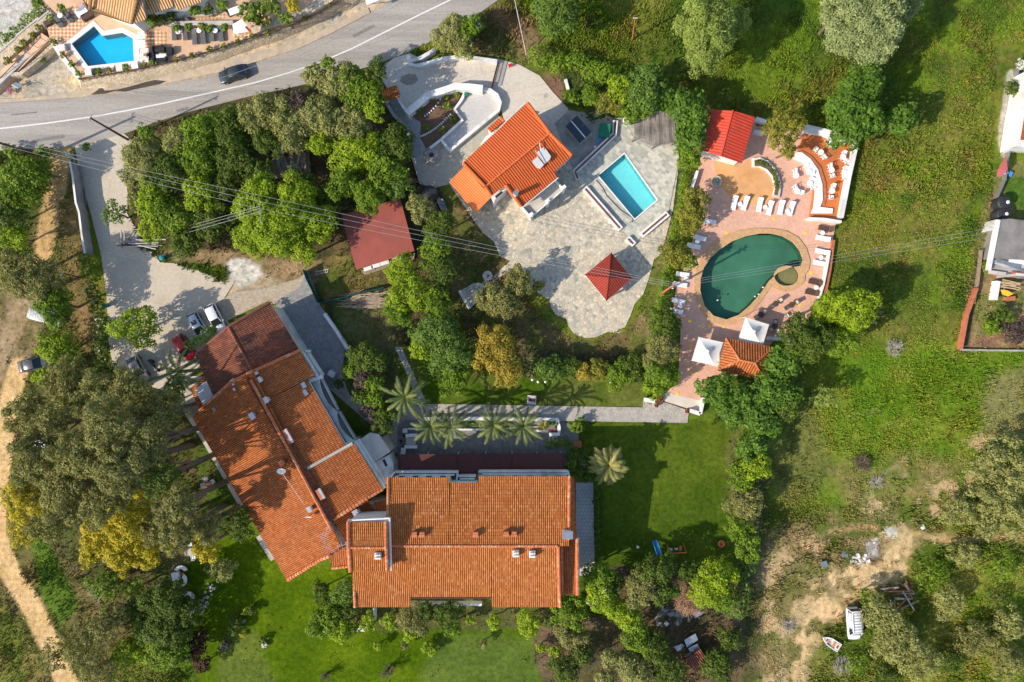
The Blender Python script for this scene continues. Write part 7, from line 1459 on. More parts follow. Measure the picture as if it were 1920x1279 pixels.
boxthing('table', 265, 66, ZT2, (.9, 1.0, .72), R(5), 'whitep', 'cluttered white table at the right edge of the blue pool, upper one', 'table'); boxthing('table', 266, 83, ZT2, (.9, 1.1, .72), R(5), 'whitep', 'cluttered white table at the right edge of the blue pool, middle one', 'table'); boxthing('table', 270, 95, ZT2, (1.2, .7, .72), 0, 'cush', 'cream square table beside the blue pool ladder', 'table'); boxthing('table', 270, 111, ZT2, (1.2, .8, .72), 0, 'cush', 'cream square table nearest the pool corner at the road', 'table'); boxthing('table', 265, 104, ZT2, (.55, .5, .7), 0, 'whitep', 'tiny white table between the two cream tables', 'table')
for x, y, l in ((165, 135, 'at the lower left pool corner'), (223, 127, 'below the middle of the blue pool'), (252, 122, 'below the right end of the blue pool'), (115, 89, 'at the upper left wall')): boxthing('lounge_bench', x, y, ZT2, (.9, .9, .5), R(8), 'cush' if x != 252 else 'whitep', 'pale cushioned cube seat '+l, 'seat', False)
for x, y in ((172, 133), (213, 127), (245, 123)): boxthing('planter_box', x+5, y, ZT2, (.5, .7, .45), R(8), 'dark', 'dark planter box %s the pale cube seats under the blue pool' % {172: 'left of', 213: 'in the middle of', 245: 'right of'}[x], 'planter', False)
boxthing('massage_table', 152, 22, ZT2, (1.6, 1.1, .6), R(35), 'whitep', 'white table with towels beside the sandy house corner', 'table'); boxthing('cabinet', 162, 29, ZT2, (1.6, .8, .6), R(30), 'brown', 'brown cabinet with red seat beside the sandy house corner', 'cabinet', False); boxthing('bench', 268, 42, ZT2, (1.4, .6, .5), R(45), 'orange', 'orange-red bench under the sandy roof edge', 'bench'); boxthing('crate', 88, 42, ZT2, (1.0, .7, .5), R(30), 'brown', 'brown crate in the stone planter corner', 'crate', False)
# garden furniture on the lawns
t4 = make_table('garden_table', 'terra', .45); put(t4, 394, 906, 0, R(45), 'square brown garden table with four white chairs in the grass', None)
for x, y, k in ((389, 897, 'upper'), (401, 902, 'right'), (395, 914, 'lower'), (386, 908, 'left')): put(cw, x, y, 0, math.atan2(-(906-y), 394-x), k+' white chair at the square brown garden table', 'four white chairs at the brown table', 1.0)
put(make_table('garden_table', 'concl', .6), 364, 1033, 0, 0, 'round stone-grey garden table under the mimosas', None)
for x, y, k in ((359, 1019, 'above'), (357, 1034, 'left of'), (366, 1043, 'below')): put(cw, x, y, 0, math.atan2(-(1033-y), 364-x), 'white chair '+k+' the round grey garden table', 'white chairs at the round grey table')
def bean(px, py, rz, label, s=1.0, w2=.55):
    p = P(px, py, .4); t = thing('garden_sofa', label, 'sofa', (p.x, p.y, 0), rz); pts = []
    for a in np.linspace(-1.2, 1.2, 12): pts.append((s*.9*math.sin(a), s*.9*math.cos(a)))
    for a in np.linspace(1.2, -1.2, 12): pts.append((s*.42*math.sin(a), s*.42*math.cos(a)+.05))
    for n_, z0, z1, k in (('base', 0, .3, .92), ('cushion', .3, .46, 1.0)):
        m = MB().prism([(x*k, (y-.5)*k) for x, y in pts], z0, z1); me = bpy.data.meshes.new(n_); me.from_pydata(m.v, [], m.f); me.materials.append(M['brown' if n_ == 'base' else 'whitep']); o = bpy.data.objects.new(n_, me); col.objects.link(o); o.parent = t
bean(339, 1067, R(0), 'white curved seat above the big white double cushion seat', 1.1); bean(344, 1089, R(-100), 'white curved seat below the little brown table on the lawn', 1.1); bean(354, 1116, R(-20), 'white curved seat beside the dark trees, third one', 1.1); bean(360, 1141, R(-100), 'lowest white curved seat beside the dark trees', 1.1)
boxthing('garden_sofa', 329, 1081, 0, (1.1, 1.1, .5), R(10), 'whitep', 'large square white double cushion seat at the edge of the grove', 'seat', False); boxthing('stool', 341, 1077, 0, (.5, .4, .35), 0, 'terra', 'little brown table between the white curved seats', 'table'); boxthing('bench', 297, 1103, 0, (.45, 1.1, .5), R(8), 'whitep', 'little white bench at the foot of the mimosas', 'bench')
boxthing('picnic_set', 76, 769, 0, (1.9, .5, .75), R(-4), 'whitep', 'white picnic bench under the upper eucalyptus by the sandy track', 'picnic table'); boxthing('picnic_set', 75, 833, 0, (1.5, 1.1, .75), R(10), 'whitep', 'white square picnic table under the eucalyptus by the sandy track', 'picnic table')
boxthing('bench', 672, 1181, 0, (2.0, .5, .45), R(0), 'cush', 'long cream bench on the lawn beside the round green tree', 'bench'); boxthing('cabinet', 621, 701, 0, (.9, .8, 1.0), R(-30), 'whitep', 'little white cabinet at the end of the side path', 'cabinet', False)
t = boxthing('display_box', 997, 750, 0, (1.25, 1.25, .9), R(-3), 'white', 'white cube with a maroon top panel on the lawn edge by the path', 'box', False); m = MB().box((0, 0, .92), (.95, .45, .03)); me = bpy.data.meshes.new('maroon_panel'); me.from_pydata(m.v, [], m.f); me.materials.append(mat('maroon_cloth', (.14, .02, .05))); o = bpy.data.objects.new('maroon_panel', me); col.objects.link(o); o.parent = t
def pot(px, py, r_, h_, label, m_='terra', nm='flower_pot', z=0, plant=None, rim=None):
    c = P(px, py, h_); t = thing(nm, label, 'pot', (c.x, c.y, z)); MB().lathe((c.x, c.y, z), [(r_*.7, 0), (r_, h_*.9), (r_*1.1, h_), (r_*.85, h_), (r_*.8, h_-.05)], 14).build('pot_body', M[m_], t)
    if rim: MB().lathe((c.x, c.y, z+h_), [(r_*1.25, 0), (r_*1.25, .06), (r_*.8, .07)], 14).build('rim', M[rim], t)
    if plant:
        rng = np.random.RandomState(int(px)); V, F, tn = leaves([(c.x, c.y, z+h_+r_*.4, r_*.9)], .14, .8, rng); npmesh('plant', V, F, M['lf_'+plant], t, tone=tn, base=tuple(t.location))
pot(496, 1210, .32, .4, 'terracotta flower pot with white rim on the lower lawn', rim='white', plant='red'); pot(419, 1214, .42, .3, 'round stone flower ring with brown plant on the lower lawn', 'conc', plant='red'); pot(1231, 760, .3, .6, 'terracotta pot at the left gate wall of the pink ramp', plant='red'); pot(1288, 771, .28, .5, 'terracotta pot at the right gate wall of the pink ramp', plant='red'); pot(1237, 748, .5, .5, 'large dark red pot with red leaves behind the left gate wall', 'terra', plant='red')
for x, y, l in ((758, 817, 'upper step wall'), (752, 827, 'middle of the courtyard steps'), (756, 838, 'lower step wall')): pot(x, y, .2, .4, 'small dark pot at the '+l, 'pole', plant='red')
boxthing('square_planter', 1082, 833, 0, (1.25, .95, .45), 0, 'terra', 'square brick planter with small plant beside the bush row', 'planter', False)
t = thing('statue', 'small white statue on a base under the right courtyard palm', 'statue', P(1010, 806)); c = P(1010, 806, .8); MB().box((c.x, c.y, .25), (.55, .55, .5)).build('pedestal', M['white'], t); MB().lathe((c.x, c.y, .5), [(.2, 0), (.14, .2), (.2, .45), (.08, .6), (.12, .7), (.1, .82), (.02, .9)], 10).build('figure', M['white'], t)
t = thing('statue', 'white bird-like statue on the corner pier of the courtyard steps', 'statue', P(759, 808)); c = P(759, 808, .8); MB().box((c.x, c.y, .4), (.6, .6, .8)).build('pedestal', M['white'], t); MB().lathe((c.x, c.y, .8), [(.22, 0), (.25, .15), (.1, .35), (.12, .45), (.02, .55)], 10).build('figure', M['white'], t); MB().tube([(c.x, c.y, 1.2), (c.x-.35, c.y+.2, 1.3)], .05, 5, .02).build('beak', M['white'], t)
for x, y, l in ((1144.5, 717, 'in front of the bright green shrub'), (998, 712, 'left of three below the garden shrubs'), (1009, 716, 'middle of three below the garden shrubs'), (1023, 716, 'right of three below the garden shrubs'), (1381, 919, 'at the right edge of the big lawn'), (1196, 1026, 'left of the blue slide'), (1365, 1064, 'below the orange ball under the trees'), (1322, 401, 'at the left terrace edge'), (272, 1125, 'by the dark trees near the little bench')):
    c = P(x, y, .8); t = thing('garden_lamp', 'white globe garden lamp '+l, 'lamp', (c.x, c.y, 0), group='white globe garden lamps'); MB().tube([(c.x, c.y, 0), (c.x, c.y, .65)], .04, 6).build('post', M['grey'], t); MB().lathe((c.x, c.y, .62), [(.04, 0), (.15, .06), (.2, .17), (.15, .28), (.04, .34)], 12).build('globe', M['whitep'], t)
# slide, swing, ball
c = P(1231, 1024); t = thing('slide', 'blue playground slide standing on the shaded lawn', 'slide', (c.x, c.y, 0)); m = MB(); a0 = P(1227, 1013, .2); b0 = P(1236, 1040, 1.6); d = b0-a0; n = Vector((-d.y, d.x, 0)).normalized()*.3; m.add([a0-n, a0+n, b0+n, b0-n], [(0, 1, 2, 3), (3, 2, 1, 0)]); m.build('chute', M['blue'], t)
for s in (-1, 1): m = MB(); m.tube([a0+n*s+Vector((0, 0, .1)), b0+n*s+Vector((0, 0, .12))], .06, 5); m.build('side_rail', M['blue'], t)
m = MB()
for s in (-1, 1): e0 = b0+n*s; m.tube([e0, (e0.x+.15, e0.y-.6, 0)], .03, 5)
m.build('ladder', M['steel'], t)
c = P(1270, 1034); t = thing('swing', 'orange two-seat swing frame on the shaded lawn below the hotel garden', 'swing', (c.x, c.y, 0)); a0 = P(1256, 1038, 2.0); b0 = P(1287, 1036, 2.0); MB().tube([a0, b0], .07, 6).build('top_bar', M['orange'], t)
for e0 in (a0, b0):
    for s in (-1, 1): MB().tube([e0, (e0.x, e0.y+s*.8, 0)], .05, 5).build('leg', M['orange'], t)
for u in (.2, .55):
    e0 = a0.lerp(b0, u); s_ = MB().box((e0.x, e0.y+.1, .5), (.5, .3, .05)).build('seat', M['cush'], t); m = MB()
    for k in (-.2, .2): m.tube([(e0.x+k, e0.y, 1.98), (e0.x+k, e0.y+.1, .52)], .012, 4)
    m.build('rope', M['steel'], s_)
e0 = a0.lerp(b0, .78); MB().box((e0.x, e0.y+.2, .6), (.3, .6, .4)).build('baby_seat', M['orange'], t)
c = P(1353, 1020, .3); t = thing('play_ring', 'orange round play tub at the right edge of the lawn', 'tub', (c.x, c.y, 0)); MB().lathe((c.x, c.y, 0), [(.42, 0), (.5, .25), (.42, .32), (.3, .3), (.3, .05)], 16).build('tub', M['orange'], t)
# round mosaic table, well, tanks, bins
c = P(1343, 340, .7); t = thing('round_fountain', 'round stone table or well with mosaic top at the left of the tan floor', 'fountain', (c.x, c.y, 0)); MB().lathe((c.x, c.y, ZT), [(.7, 0), (.78, .5), (.78, .6), (.6, .6), (.58, .45)], 20).build('stone_ring', M['rubble'], t)
r_ = random.Random(4); m = MB()
for i in range(26): a = r_.random()*6.3; q = .5*math.sqrt(r_.random()); m.lathe((c.x+q*math.cos(a), c.y+q*math.sin(a), ZT+.5), [(.09, 0), (.1, .1), (.04, .2)], 6)
m.build('pebbles', mat('glass_pebbles', (.30, .42, .40), .4, .8, 9), t)
c = P(809, 291, .5); t = thing('well', 'round grey stone well with dark opening beside the slate steps', 'well', (c.x, c.y, 0)); MB().lathe((c.x, c.y, 0), [(1.25, 0), (1.25, .25), (.95, .28), (.85, .7), (.42, .72), (.34, .66), (.32, .3)], 28).build('stone_ring', M['conc'], t); MB().lathe((c.x, c.y, .25), [(.3, 0), (.3, .44)], 16).build('shaft', M['dark'], t)
c = P(914, 517, .4); t = thing('well', 'small pale stone well head on the grey path in the villa garden', 'well', (c.x, c.y, 0)); MB().lathe((c.x, c.y, 0), [(.72, 0), (.7, .35), (.3, .38), (.2, .3)], 18).build('stone_ring', M['concl'], t); MB().lathe((c.x+.1, c.y, .3), [(.12, 0), (.12, .12)], 10).build('shaft', M['dark'], t)
slab('stone_slab', [(862, 546), (876, 538), (890, 530), (908, 532), (905, 548), (900, 562), (888, 572), (881, 579)], .16, M['slate'], .2); lowwall('slab_edge', 'white edge board on the left side of the grey stone slab', 'wall', [(861, 545), (881, 579)], .3, .35)
slab('garden_stones', [(905, 532), (912, 520), (922, 522), (935, 510), (948, 496), (962, 486), (972, 492), (955, 508), (935, 522), (918, 534)], .05, M['crazy'], .1)
def tank(px, py, r_, h_, label, m_='dark', lid=None):
    c = P(px, py, h_); t = thing('water_tank', label, 'tank', (c.x, c.y, 0)); MB().lathe((c.x, c.y, 0), [(r_, 0), (r_, h_*.8), (r_*.85, h_*.93), (r_*.3, h_), (.05, h_)], 22).build('tank_body', M[m_], t, smooth=False); m = MB()
    m.lathe((c.x+(.3*r_ if lid else 0), c.y, h_*.96), [(r_*.26, 0), (r_*.26, .1), (r_*.13, .12)], 12); m.build('lid', M[lid or m_], t)
    for k in range(6): a = k*math.pi/3; MB().tube([(c.x+r_*.3*math.cos(a), c.y+r_*.3*math.sin(a), h_+.0), (c.x+r_*.95*math.cos(a), c.y+r_*.95*math.sin(a), h_*.84)], .03, 4).build('rib', M[m_], t)
tank(805, 362, 1.15, 1.8, 'large round black tank left of the villa, upper one'); tank(810, 392, .85, 1.6, 'smaller round black tank below the large one left of the villa'); tank(1886, 379, .95, 1.7, 'black round tank with white lid at the right edge, upper one', lid='white'); tank(1884, 401, .9, 1.7, 'black round tank with white lid at the right edge, lower one', lid='white')
def bin_(px, py, label, m_='blue'):
    c = P(px, py, .8); t = thing('rubbish_bin', label, 'bin', (c.x, c.y, 0)); MB().lathe((c.x, c.y, 0), [(.26, 0), (.33, .8), (.36, .84), (.3, .86)], 12).build('bin_body', M[m_], t); MB().lathe((c.x, c.y, .86), [(.32, 0), (.2, .08), (.05, .1)], 12).build('lid', M[m_], t)
M['tealbin'] = mat('teal_bin', (.02, .22, .27), .5, .1, 2)
bin_(303, 483, 'teal rubbish bin on the grass corner of the forecourt', 'tealbin'); bin_(195, 573, 'teal rubbish bin against the oleander hedge on the drive', 'tealbin')
# stack of frames by the forecourt and other odds
t = thing('pipe_stack', 'untidy stack of white and rusty pipes and posts at the forecourt edge', 'pile', P(270, 455)); r_ = random.Random(8)
for i in range(20):
    x = 238+r_.random()*50; y = 449+r_.random()*14; a = R(r_.gauss(-6, 7)); L_ = 2+r_.random()*2.5; c = P(x, y, .15+.5*r_.random()); MB().tube([c-Vector((math.cos(a), math.sin(a), 0))*L_/2, c+Vector((math.cos(a), math.sin(a), .02))*L_/2], .06, 5).build('pipe', M[r_.choice(['concl', 'conc', 'wood', 'pole', 'white'])], t)
t = thing('goal_post', 'upright grey post frame beside the stack of pipes', 'frame', P(232, 450))
for x in (227, 233): MB().tube([P(x, 464, .1), P(x, 432, 1.2)], .09, 5).build('post', M['concl'], t)
MB().tube([P(232, 432, 1.2), P(260, 430, 1.2)], .04, 5).build('rail', M['concl'], t)
t = thing('cane_heap', 'heap of dry cut canes by the teal fence corner', 'pile', P(683, 563))
for i in range(130):
    x = 652+r_.random()*66; y = 549+r_.random()*28; a = R(r_.gauss(6, 9)); L_ = 1.5+r_.random()*2.2; c = P(x, y, .08+.35*r_.random()); 
    if i == 0: mm = MB()
    mm.tube([c-Vector((math.cos(a), math.sin(a), 0))*L_/2, c+Vector((math.cos(a), math.sin(a), .03))*L_/2], .035, 3)
mm.build('canes', mat('dry_canes', (.40, .31, .22), .9, .3, 5), t)
t = thing('ladder', 'small white ladder lying in the grass left of the brick-red shed', 'ladder', P(603, 508)); m = MB(); a0 = P(591, 513, .1); b0 = P(616, 507, .1)
for s in (-1, 1): o_ = Vector((.05, .22, 0))*s; MB().tube([a0+o_, b0+o_], .03, 4).build('rail', M['white'], t)
for i in range(7): c = a0.lerp(b0, (i+.5)/7); MB().tube([c-Vector((.05, .22, 0)), c+Vector((.05, .22, 0))], .025, 4).build('rung', M['white'], t)
c = P(832, 378, .6); t = thing('rowing_boat', 'old grey rowing boat leaning beside the black tanks', 'boat', (c.x, c.y, 0)); hull = []
for i in range(9):
    u = i/8; wd = .55*math.sin(math.pi*min(1, .12+u*.95))**.6+.03; ctr = P(824+12*u, 370+34*u, .55); d = Vector((.95, -.25, 0)); hull.append([ctr-d*wd, ctr-d*wd*.7-Vector((0, 0, .35)), ctr-Vector((0, 0, .42)), ctr+d*wd*.7-Vector((0, 0, .35)), ctr+d*wd])
MB().grid(hull).build('hull', M['conc'], t); MB().box(P(829, 382, .5), (.9, .2, .04), R(15)).build('thwart', M['blue'], t)
t = thing('wood_stack', 'stack of cut planks partly under a yellow tarpaulin at the right edge', 'pile', P(1890, 545))
for i in range(16): MB().box(P(1882+r_.random()*20, 528+r_.random()*14, .3+.6*r_.random()), (2.6, .14, .06), R(r_.gauss(-5, 6))).build('plank', mat('sawn_planks', (.50, .38, .22), .8, .2, 3), t)
MB().add(zl([(1876, 543, 1.0), (1890, 545, 1.1), (1900, 551, 1.0), (1890, 556, .8), (1879, 552, .8)]), [(4, 3, 2, 1, 0)]).build('tarpaulin', mat('yellow_tarpaulin', (.75, .38, .02), .6, .1, 2), t)
lowwall('shed_wall', 'white low sheet wall left of the plank stack at the right edge', 'wall', [(1872, 527), (1866, 562)], 1.0, .5); boxthing('bricks', 1895, 560, 0, (1.4, .6, .6), R(5), 'terra', 'pallet of reddish bricks below the plank stack', 'bricks', False); boxthing('garden_table', 1884, 322, 0, (.9, .7, .7), R(15), 'whitep', 'white garden table beside the faded red canopy', 'table'); boxthing('cool_box', 1895, 326, 0, (.5, .7, .4), R(-30), 'blue', 'blue box on the grass beside the faded red canopy', 'box', False); boxthing('cool_box', 1911, 140, 0, (.6, .5, .5), 0, 'blue', 'blue box by the white flowering bush at the right edge', 'box', False)
t = thing('timber_heap', 'collapsed heap of grey timbers and scrap in the lower right field', 'pile', P(1690, 1115))
for i in range(16): c = P(1665+r_.random()*45, 1100+r_.random()*38, .2+.5*r_.random()); MB().box(c, (1.2+r_.random()*2.4, .12+.1*r_.random(), .1), r_.random()*3.1, rx=.1).build('timber', M[r_.choice(['concl', 'conc', 'wood', 'terra'])], t)
t = thing('rubbish_heap', 'white rubble and plastic rubbish heap above the sandy clearing', 'pile', P(1622, 1050))
for i in range(22): c = P(1595+r_.random()*35, 1040+r_.random()*20, .1); MB().box(c, (.2+.45*r_.random(), .2+.3*r_.random(), .15), r_.random()*3, rx=.2).build('scrap', M[r_.choice(['white', 'whitep', 'conc', 'concl'])], t)
boxthing('metal_drum', 1546, 1058, 0, (.8, .8, .6), R(10), 'steel', 'grey-blue metal box at the left end of the rubbish heap', 'box', False); boxthing('metal_pallet', 1584, 1040, 0, (1.0, .8, .2), R(-4), 'grey', 'flat grey grid frame lying above the sandy clearing', 'frame')
boxthing('plastic_sack', 1731, 989, 0, (.5, .5, .3), R(30), 'whitep', 'white sack lying above the brown track', 'sack', False); boxthing('striped_block', 1063, 158, 0, (.4, 1.5, .5), R(15), 'white', 'black and white striped block wall on the brown soil patch', 'block', False); boxthing('toy_scooter', 957, 122, 0, (.6, .4, .4), R(20), 'red', 'small red and white toy on the villa drive edge', 'toy'); boxthing('utility_box', 874, 176, 0, (.55, .55, .5), R(-8), 'green', 'green utility box at the corner of the gravel bed', 'box', False); boxthing('metal_chair', 895, 45, 0, (.8, 1.6, .5), R(10), 'steel', 'white metal chair frame under the roadside trees', 'frame')
t = thing('tyre_ring', 'pale inflatable ring lying on the dark block behind the pool wall', 'ring', P(1174, 225)); c = P(1174, 225, .8); MB().box((c.x, c.y, .3), (1.1, .8, .6)).build('block', M['grey'], t)
m = MB(); m.tube([(c.x+.35*math.cos(a), c.y+.35*math.sin(a), .7) for a in np.linspace(0, 6.283, 17)], .12, 7); m.build('ring', M['cush'], t)
boxthing('umbrella_case', 1124, 260, 0, (1.1, .45, .3), R(45), 'blue', 'folded blue cover lying by the low wall near the green tank', 'cover', False); boxthing('planter_pump', 1116, 275, 0, (.3, .3, .3), 0, 'whitep', 'tiny white pump lid by the low wall near the green tank', 'lid', False)
t = thing('garden_hose', 'long thin hose lying beside the turquoise rectangular pool', 'hose', P(1160, 390)); MB().tube([P(a, b_, .15) for a, b_ in ((1118, 338), (1130, 352), (1137, 366), (1150, 380), (1165, 395), (1178, 403), (1186, 409), (1186, 416), (1180, 417))], .045, 5).build('hose_line', M['dark'], t)
t = thing('garden_hose', 'teal garden hose curving across the brown earth at the bottom', 'hose', P(1120, 1250)); MB().tube([P(a, b_, .12) for a, b_ in ((1100, 1258), (1112, 1250), (1120, 1240), (1135, 1234), (1150, 1233))], .06, 5).build('hose_line', M['teal'], t)
boxthing('shop_stool', 1250, 1170, 0, (.5, .5, .5), R(45), 'whitep', 'white square tub on the grey shed yard', 'tub', False); boxthing('scooter_wreck', 1308, 1152, 0, (1.1, .6, .7), R(30), 'steel', 'pale metal scrap at the right corner of the grey shed yard', 'scrap', False)
# stones edging the garden plot
for k, (A1, A2, n_) in enumerate((((790, 256), (845, 215), 17), ((797, 218), (830, 180), 9))):
    for i in range(n_):
        u = i/(n_-1); x = A1[0]+(A2[0]-A1[0])*u; y = A1[1]+(A2[1]-A1[1])*u+5*math.sin(u*3.1); c = P(x, y)
        o = MB().lathe(c, [(.13+.05*((i*7) % 3)/2, .03), (.12, .22), (.05, .27)], 7).build('edging_stone', M['white'], loc=c); tag(o, 'white edging stone in the '+('long lower' if k == 0 else 'short upper')+' curved line across the garden plot', 'stone', 'white edging stones in the %s line' % ('lower' if k == 0 else 'upper'))
T(808, 184, 8, .9, 'gr', 'small green shrub in the upper part of the garden plot', name='shrub', cat='shrub'); T(785, 204, 9, 1.0, 'gr', 'small shrub in the left corner of the garden plot', name='shrub', cat='shrub')
for x, y, r2 in ((840, 200, 10), (850, 225, 9), (830, 245, 8), (800, 240, 7), (838, 182, 7), (858, 178, 6)): T(x, y, r2, .4, 'gr', 'low weed patch in the garden plot at %s' % {840: 'its centre', 850: 'its right side', 830: 'its lower right', 800: 'its lower left', 838: 'its top', 858: 'its upper right'}[x], name='weeds', cat='weeds', dens=.5)
# ================================================================= CARS
def car(px, py, ang, L, Wd, Hh, paint, label, kind='hatch', name='parked_car', cat='car'):
    p = P(px, py, .8); t = thing(name, label, cat, (p.x, p.y, 0), R(ang)); pm = paint
    def add(n_, mb, m_, par=None):
        me = bpy.data.meshes.new(n_); me.from_pydata([tuple(v) for v in mb.v], [], mb.f); me.materials.append(m_); o = bpy.data.objects.new(n_, me); col.objects.link(o); o.parent = par or t; return o
    h = L/2; w = Wd/2; van = kind == 'van'; bl = .92 if not van else 1.05
    st = [(-h, .80, .45, bl-.22), (-h+.10, .93, .28, bl-.03), (-h+.5, .99, .22, bl), (-.2, 1.0, .2, bl+.02), (h*.38, .99, .22, bl-.02), (h*.62, .97, .22, bl-.10), (h-.30, .92, .26, bl-.20), (h-.06, .80, .32, bl-.34), (h, .62, .42, bl-.46)]
    rows = []
    for x, k, z0, z1 in st:
        y = w*k; m_ = (z0+z1)/2; rows.append([(x, -y*.82, z0), (x, -y*.99, m_-.08), (x, -y, m_+.1), (x, -y*.93, z1-.03), (x, -y*.78, z1), (x, 0, z1+.035), (x, y*.78, z1), (x, y*.93, z1-.03), (x, y, m_+.1), (x, y*.99, m_-.08), (x, y*.82, z0)])
    b = MB().grid(rows); n_ = 11
    b.add(rows[0], [tuple(range(n_))]); b.add(rows[-1], [tuple(range(n_-1, -1, -1))]); b.add([rows[0][0], rows[0][-1], rows[-1][-1], rows[-1][0]], [(0, 1, 2, 3)])
    body = add('body', b, pm)
    for pl in body.data.polygons: pl.use_smooth = True
    if kind == 'hatch': r0, r1, c0, c1 = -h+.55, h*.12, -h+.12, h*.56
    elif kind == 'sedan': r0, r1, c0, c1 = -h*.42, h*.14, -h*.78, h*.54
    elif kind == 'van': r0, r1, c0, c1 = -h+.15, h*.40, -h+.04, h*.68
    else: r0, r1, c0, c1 = -h+.3, h*.1, -h+.08, h*.45
    zt = Hh; wr = w*.74; wc = w*.90
    g = MB().add([(c0, -wc, bl-.02), (c0, wc, bl-.02), (c1, wc*.96, bl-.06), (c1, -wc*.96, bl-.06), (r0, -wr, zt-.03), (r0, wr, zt-.03), (r1, wr, zt-.03), (r1, -wr, zt-.03)], [(3, 2, 6, 7), (1, 0, 4, 5), (0, 3, 7, 4), (2, 1, 5, 6)])
    for i, (n2, f) in enumerate((('windscreen', (3, 2, 6, 7)), ('rear_window', (1, 0, 4, 5)), ('side_window', (0, 3, 7, 4)), ('side_window', (2, 1, 5, 6)))): add(n2, MB().add([g.v[k] for k in f], [(0, 1, 2, 3)]), M['glass'])
    rf = MB(); rr = []
    for u, k, dz in ((0, .93, -.03), (.15, 1, .02), (.5, 1, .045), (.85, 1, .02), (1, .93, -.03)):
        x = r0-.05+(r1-r0+.1)*u; rr.append([(x, -wr*1.04*k, zt-.05+dz), (x, -wr*.9*k, zt+.0+dz), (x, 0, zt+.03+dz), (x, wr*.9*k, zt+dz), (x, wr*1.04*k, zt-.05+dz)])
    rf.grid(rr); ro = add('roof', rf, pm)
    for pl in ro.data.polygons: pl.use_smooth = True
    for s in (-1, 1):
        pil = MB()
        pil.tube([(c1, s*wc*.96, bl-.05), (r1, s*wr, zt-.02)], .045, 5); pil.tube([(c0, s*wc, bl), (r0, s*wr, zt-.02)], .07 if kind != 'sedan' else .05, 5); xm = (r0+r1)/2; pil.tube([(xm+.1, s*wc*1.0, bl), (xm, s*wr*1.02, zt-.02)], .04, 5)
        if van: pil.box((-h*.35, s*w*.84, (bl+zt)/2), (h*.95, .04, zt-bl-.12))
        add('pillar', pil, pm)
    for sx in (-h*.60, h*.62):
        for s in (-1, 1):
            wh_ = add('wheel', MB().tube([(sx, s*(w-.20), .31), (sx, s*(w+.0), .31)], .31, 16), M['tyre']); add('rim', MB().tube([(sx, s*(w-.02), .31), (sx, s*(w+.015), .31)], .18, 12), M['steel'], wh_)
    for s in (-1, 1):
        add('headlight', MB().box((h-.10, s*w*.62, bl-.34), (.14, .34, .13), s*.3), M['steel']); add('tail_light', MB().box((-h+.05, s*w*.74, bl-.2), (.09, .24, .16)), M['red']); add('mirror', MB().box((h*.40, s*(w+.09), bl+.06), (.14, .18, .12)), pm)
    if kind == 'sunroof': pass
    if label.find('sunroof') >= 0: add('sunroof', MB().box(((r0+r1)/2+.15, 0, zt+.055), (.62, wr*1.2, .03)), M['glass'])
    if van:
        m = MB()
        for s in (-1, 1): m.tube([(r0+.1, s*wr*.85, zt+.14), (r1-.1, s*wr*.85, zt+.14)], .03, 5)
        for i in range(8): x = r0+.15+(r1-r0-.3)*i/7; m.tube([(x, -wr*.85, zt+.14), (x, wr*.85, zt+.14)], .025, 5)
        add('roof_rack', m, M['dark'])
    return t
CP = lambda n, c, m_=.25: mat(n, c, .28, .02, 1, m_, 0, spec=.6)
WP, SP_, BG, RD, DK, GY = CP('car_white', (.74, .75, .76), 0), CP('car_silver', (.56, .58, .60), .5), CP('car_beige', (.42, .37, .33), .4), CP('car_red', (.55, .015, .02), 0), CP('car_dark', (.045, .06, .07), .3), CP('car_grey', (.11, .11, .11), .3)
car(403, 596, -64, 4.1, 1.68, 1.42, WP, 'white hatchback on the forecourt, nearer the old brown roof edge')
car(371, 611, -60, 4.1, 1.70, 1.45, SP_, 'silver-white hatchback with dark sunroof beside the white one')
car(345, 652, -57, 4.0, 1.7, 1.6, RD, 'bright red car half hidden by the roof-edge hedge', 'hatch')
car(257, 690, -61, 4.3, 1.72, 1.42, BG, 'beige-grey saloon parked below the tree in the forecourt', 'sedan')
car(62, 683, 12, 4.3, 1.75, 1.45, GY, 'dark grey car on the sandy track under the lime-green tree', 'sedan')
car(86, 594, -15, 4.0, 1.75, 1.8, WP, 'white vehicle under the trees beside the sandy track', 'van')
car(1601, 1170, -86, 4.5, 1.85, 1.85, WP, 'white van with roof rack parked on the rough field', 'van', 'parked_van', 'van')
car(437, 138, 197, 4.3, 1.8, 1.45, DK, 'dark car driving along the main road beside the stone wall', 'sedan', 'moving_car')
# motorcycle
c = P(290, 686, .6); t = thing('motorcycle', 'black motorcycle with pale front parked between saloon and entrance palm', 'motorcycle', (c.x, c.y, 0), R(-58))
def addl(t, n_, mb, m_):
    me = bpy.data.meshes.new(n_); me.from_pydata([tuple(v) for v in mb.v], [], mb.f); me.materials.append(m_); o = bpy.data.objects.new(n_, me); col.objects.link(o); o.parent = t; return o
for x in (-.7, .7): addl(t, 'wheel', MB().tube([(x, -.07, .32), (x, .07, .32)], .32, 14), M['tyre'])
addl(t, 'body', MB().tube([(-.75, 0, .75), (-.35, 0, .82), (.1, 0, .85), (.45, 0, .8)], [.12, .18, .22, .12], 8), M['dark']); addl(t, 'seat', MB().box((-.35, 0, .95), (.7, .28, .1)), M['dark']); addl(t, 'fairing', MB().tube([(.4, 0, .9), (.72, 0, .85)], [.24, .12], 8), M['steel']); addl(t, 'handlebar', MB().tube([(.45, -.38, 1.05), (.55, 0, 1.0), (.45, .38, 1.05)], .025, 5), M['dark']); addl(t, 'top_case', MB().box((-.85, 0, .98), (.36, .42, .3)), M['dark']); addl(t, 'fork', MB().tube([(.7, 0, .35), (.52, 0, 1.0)], .05, 5), M['grey'])
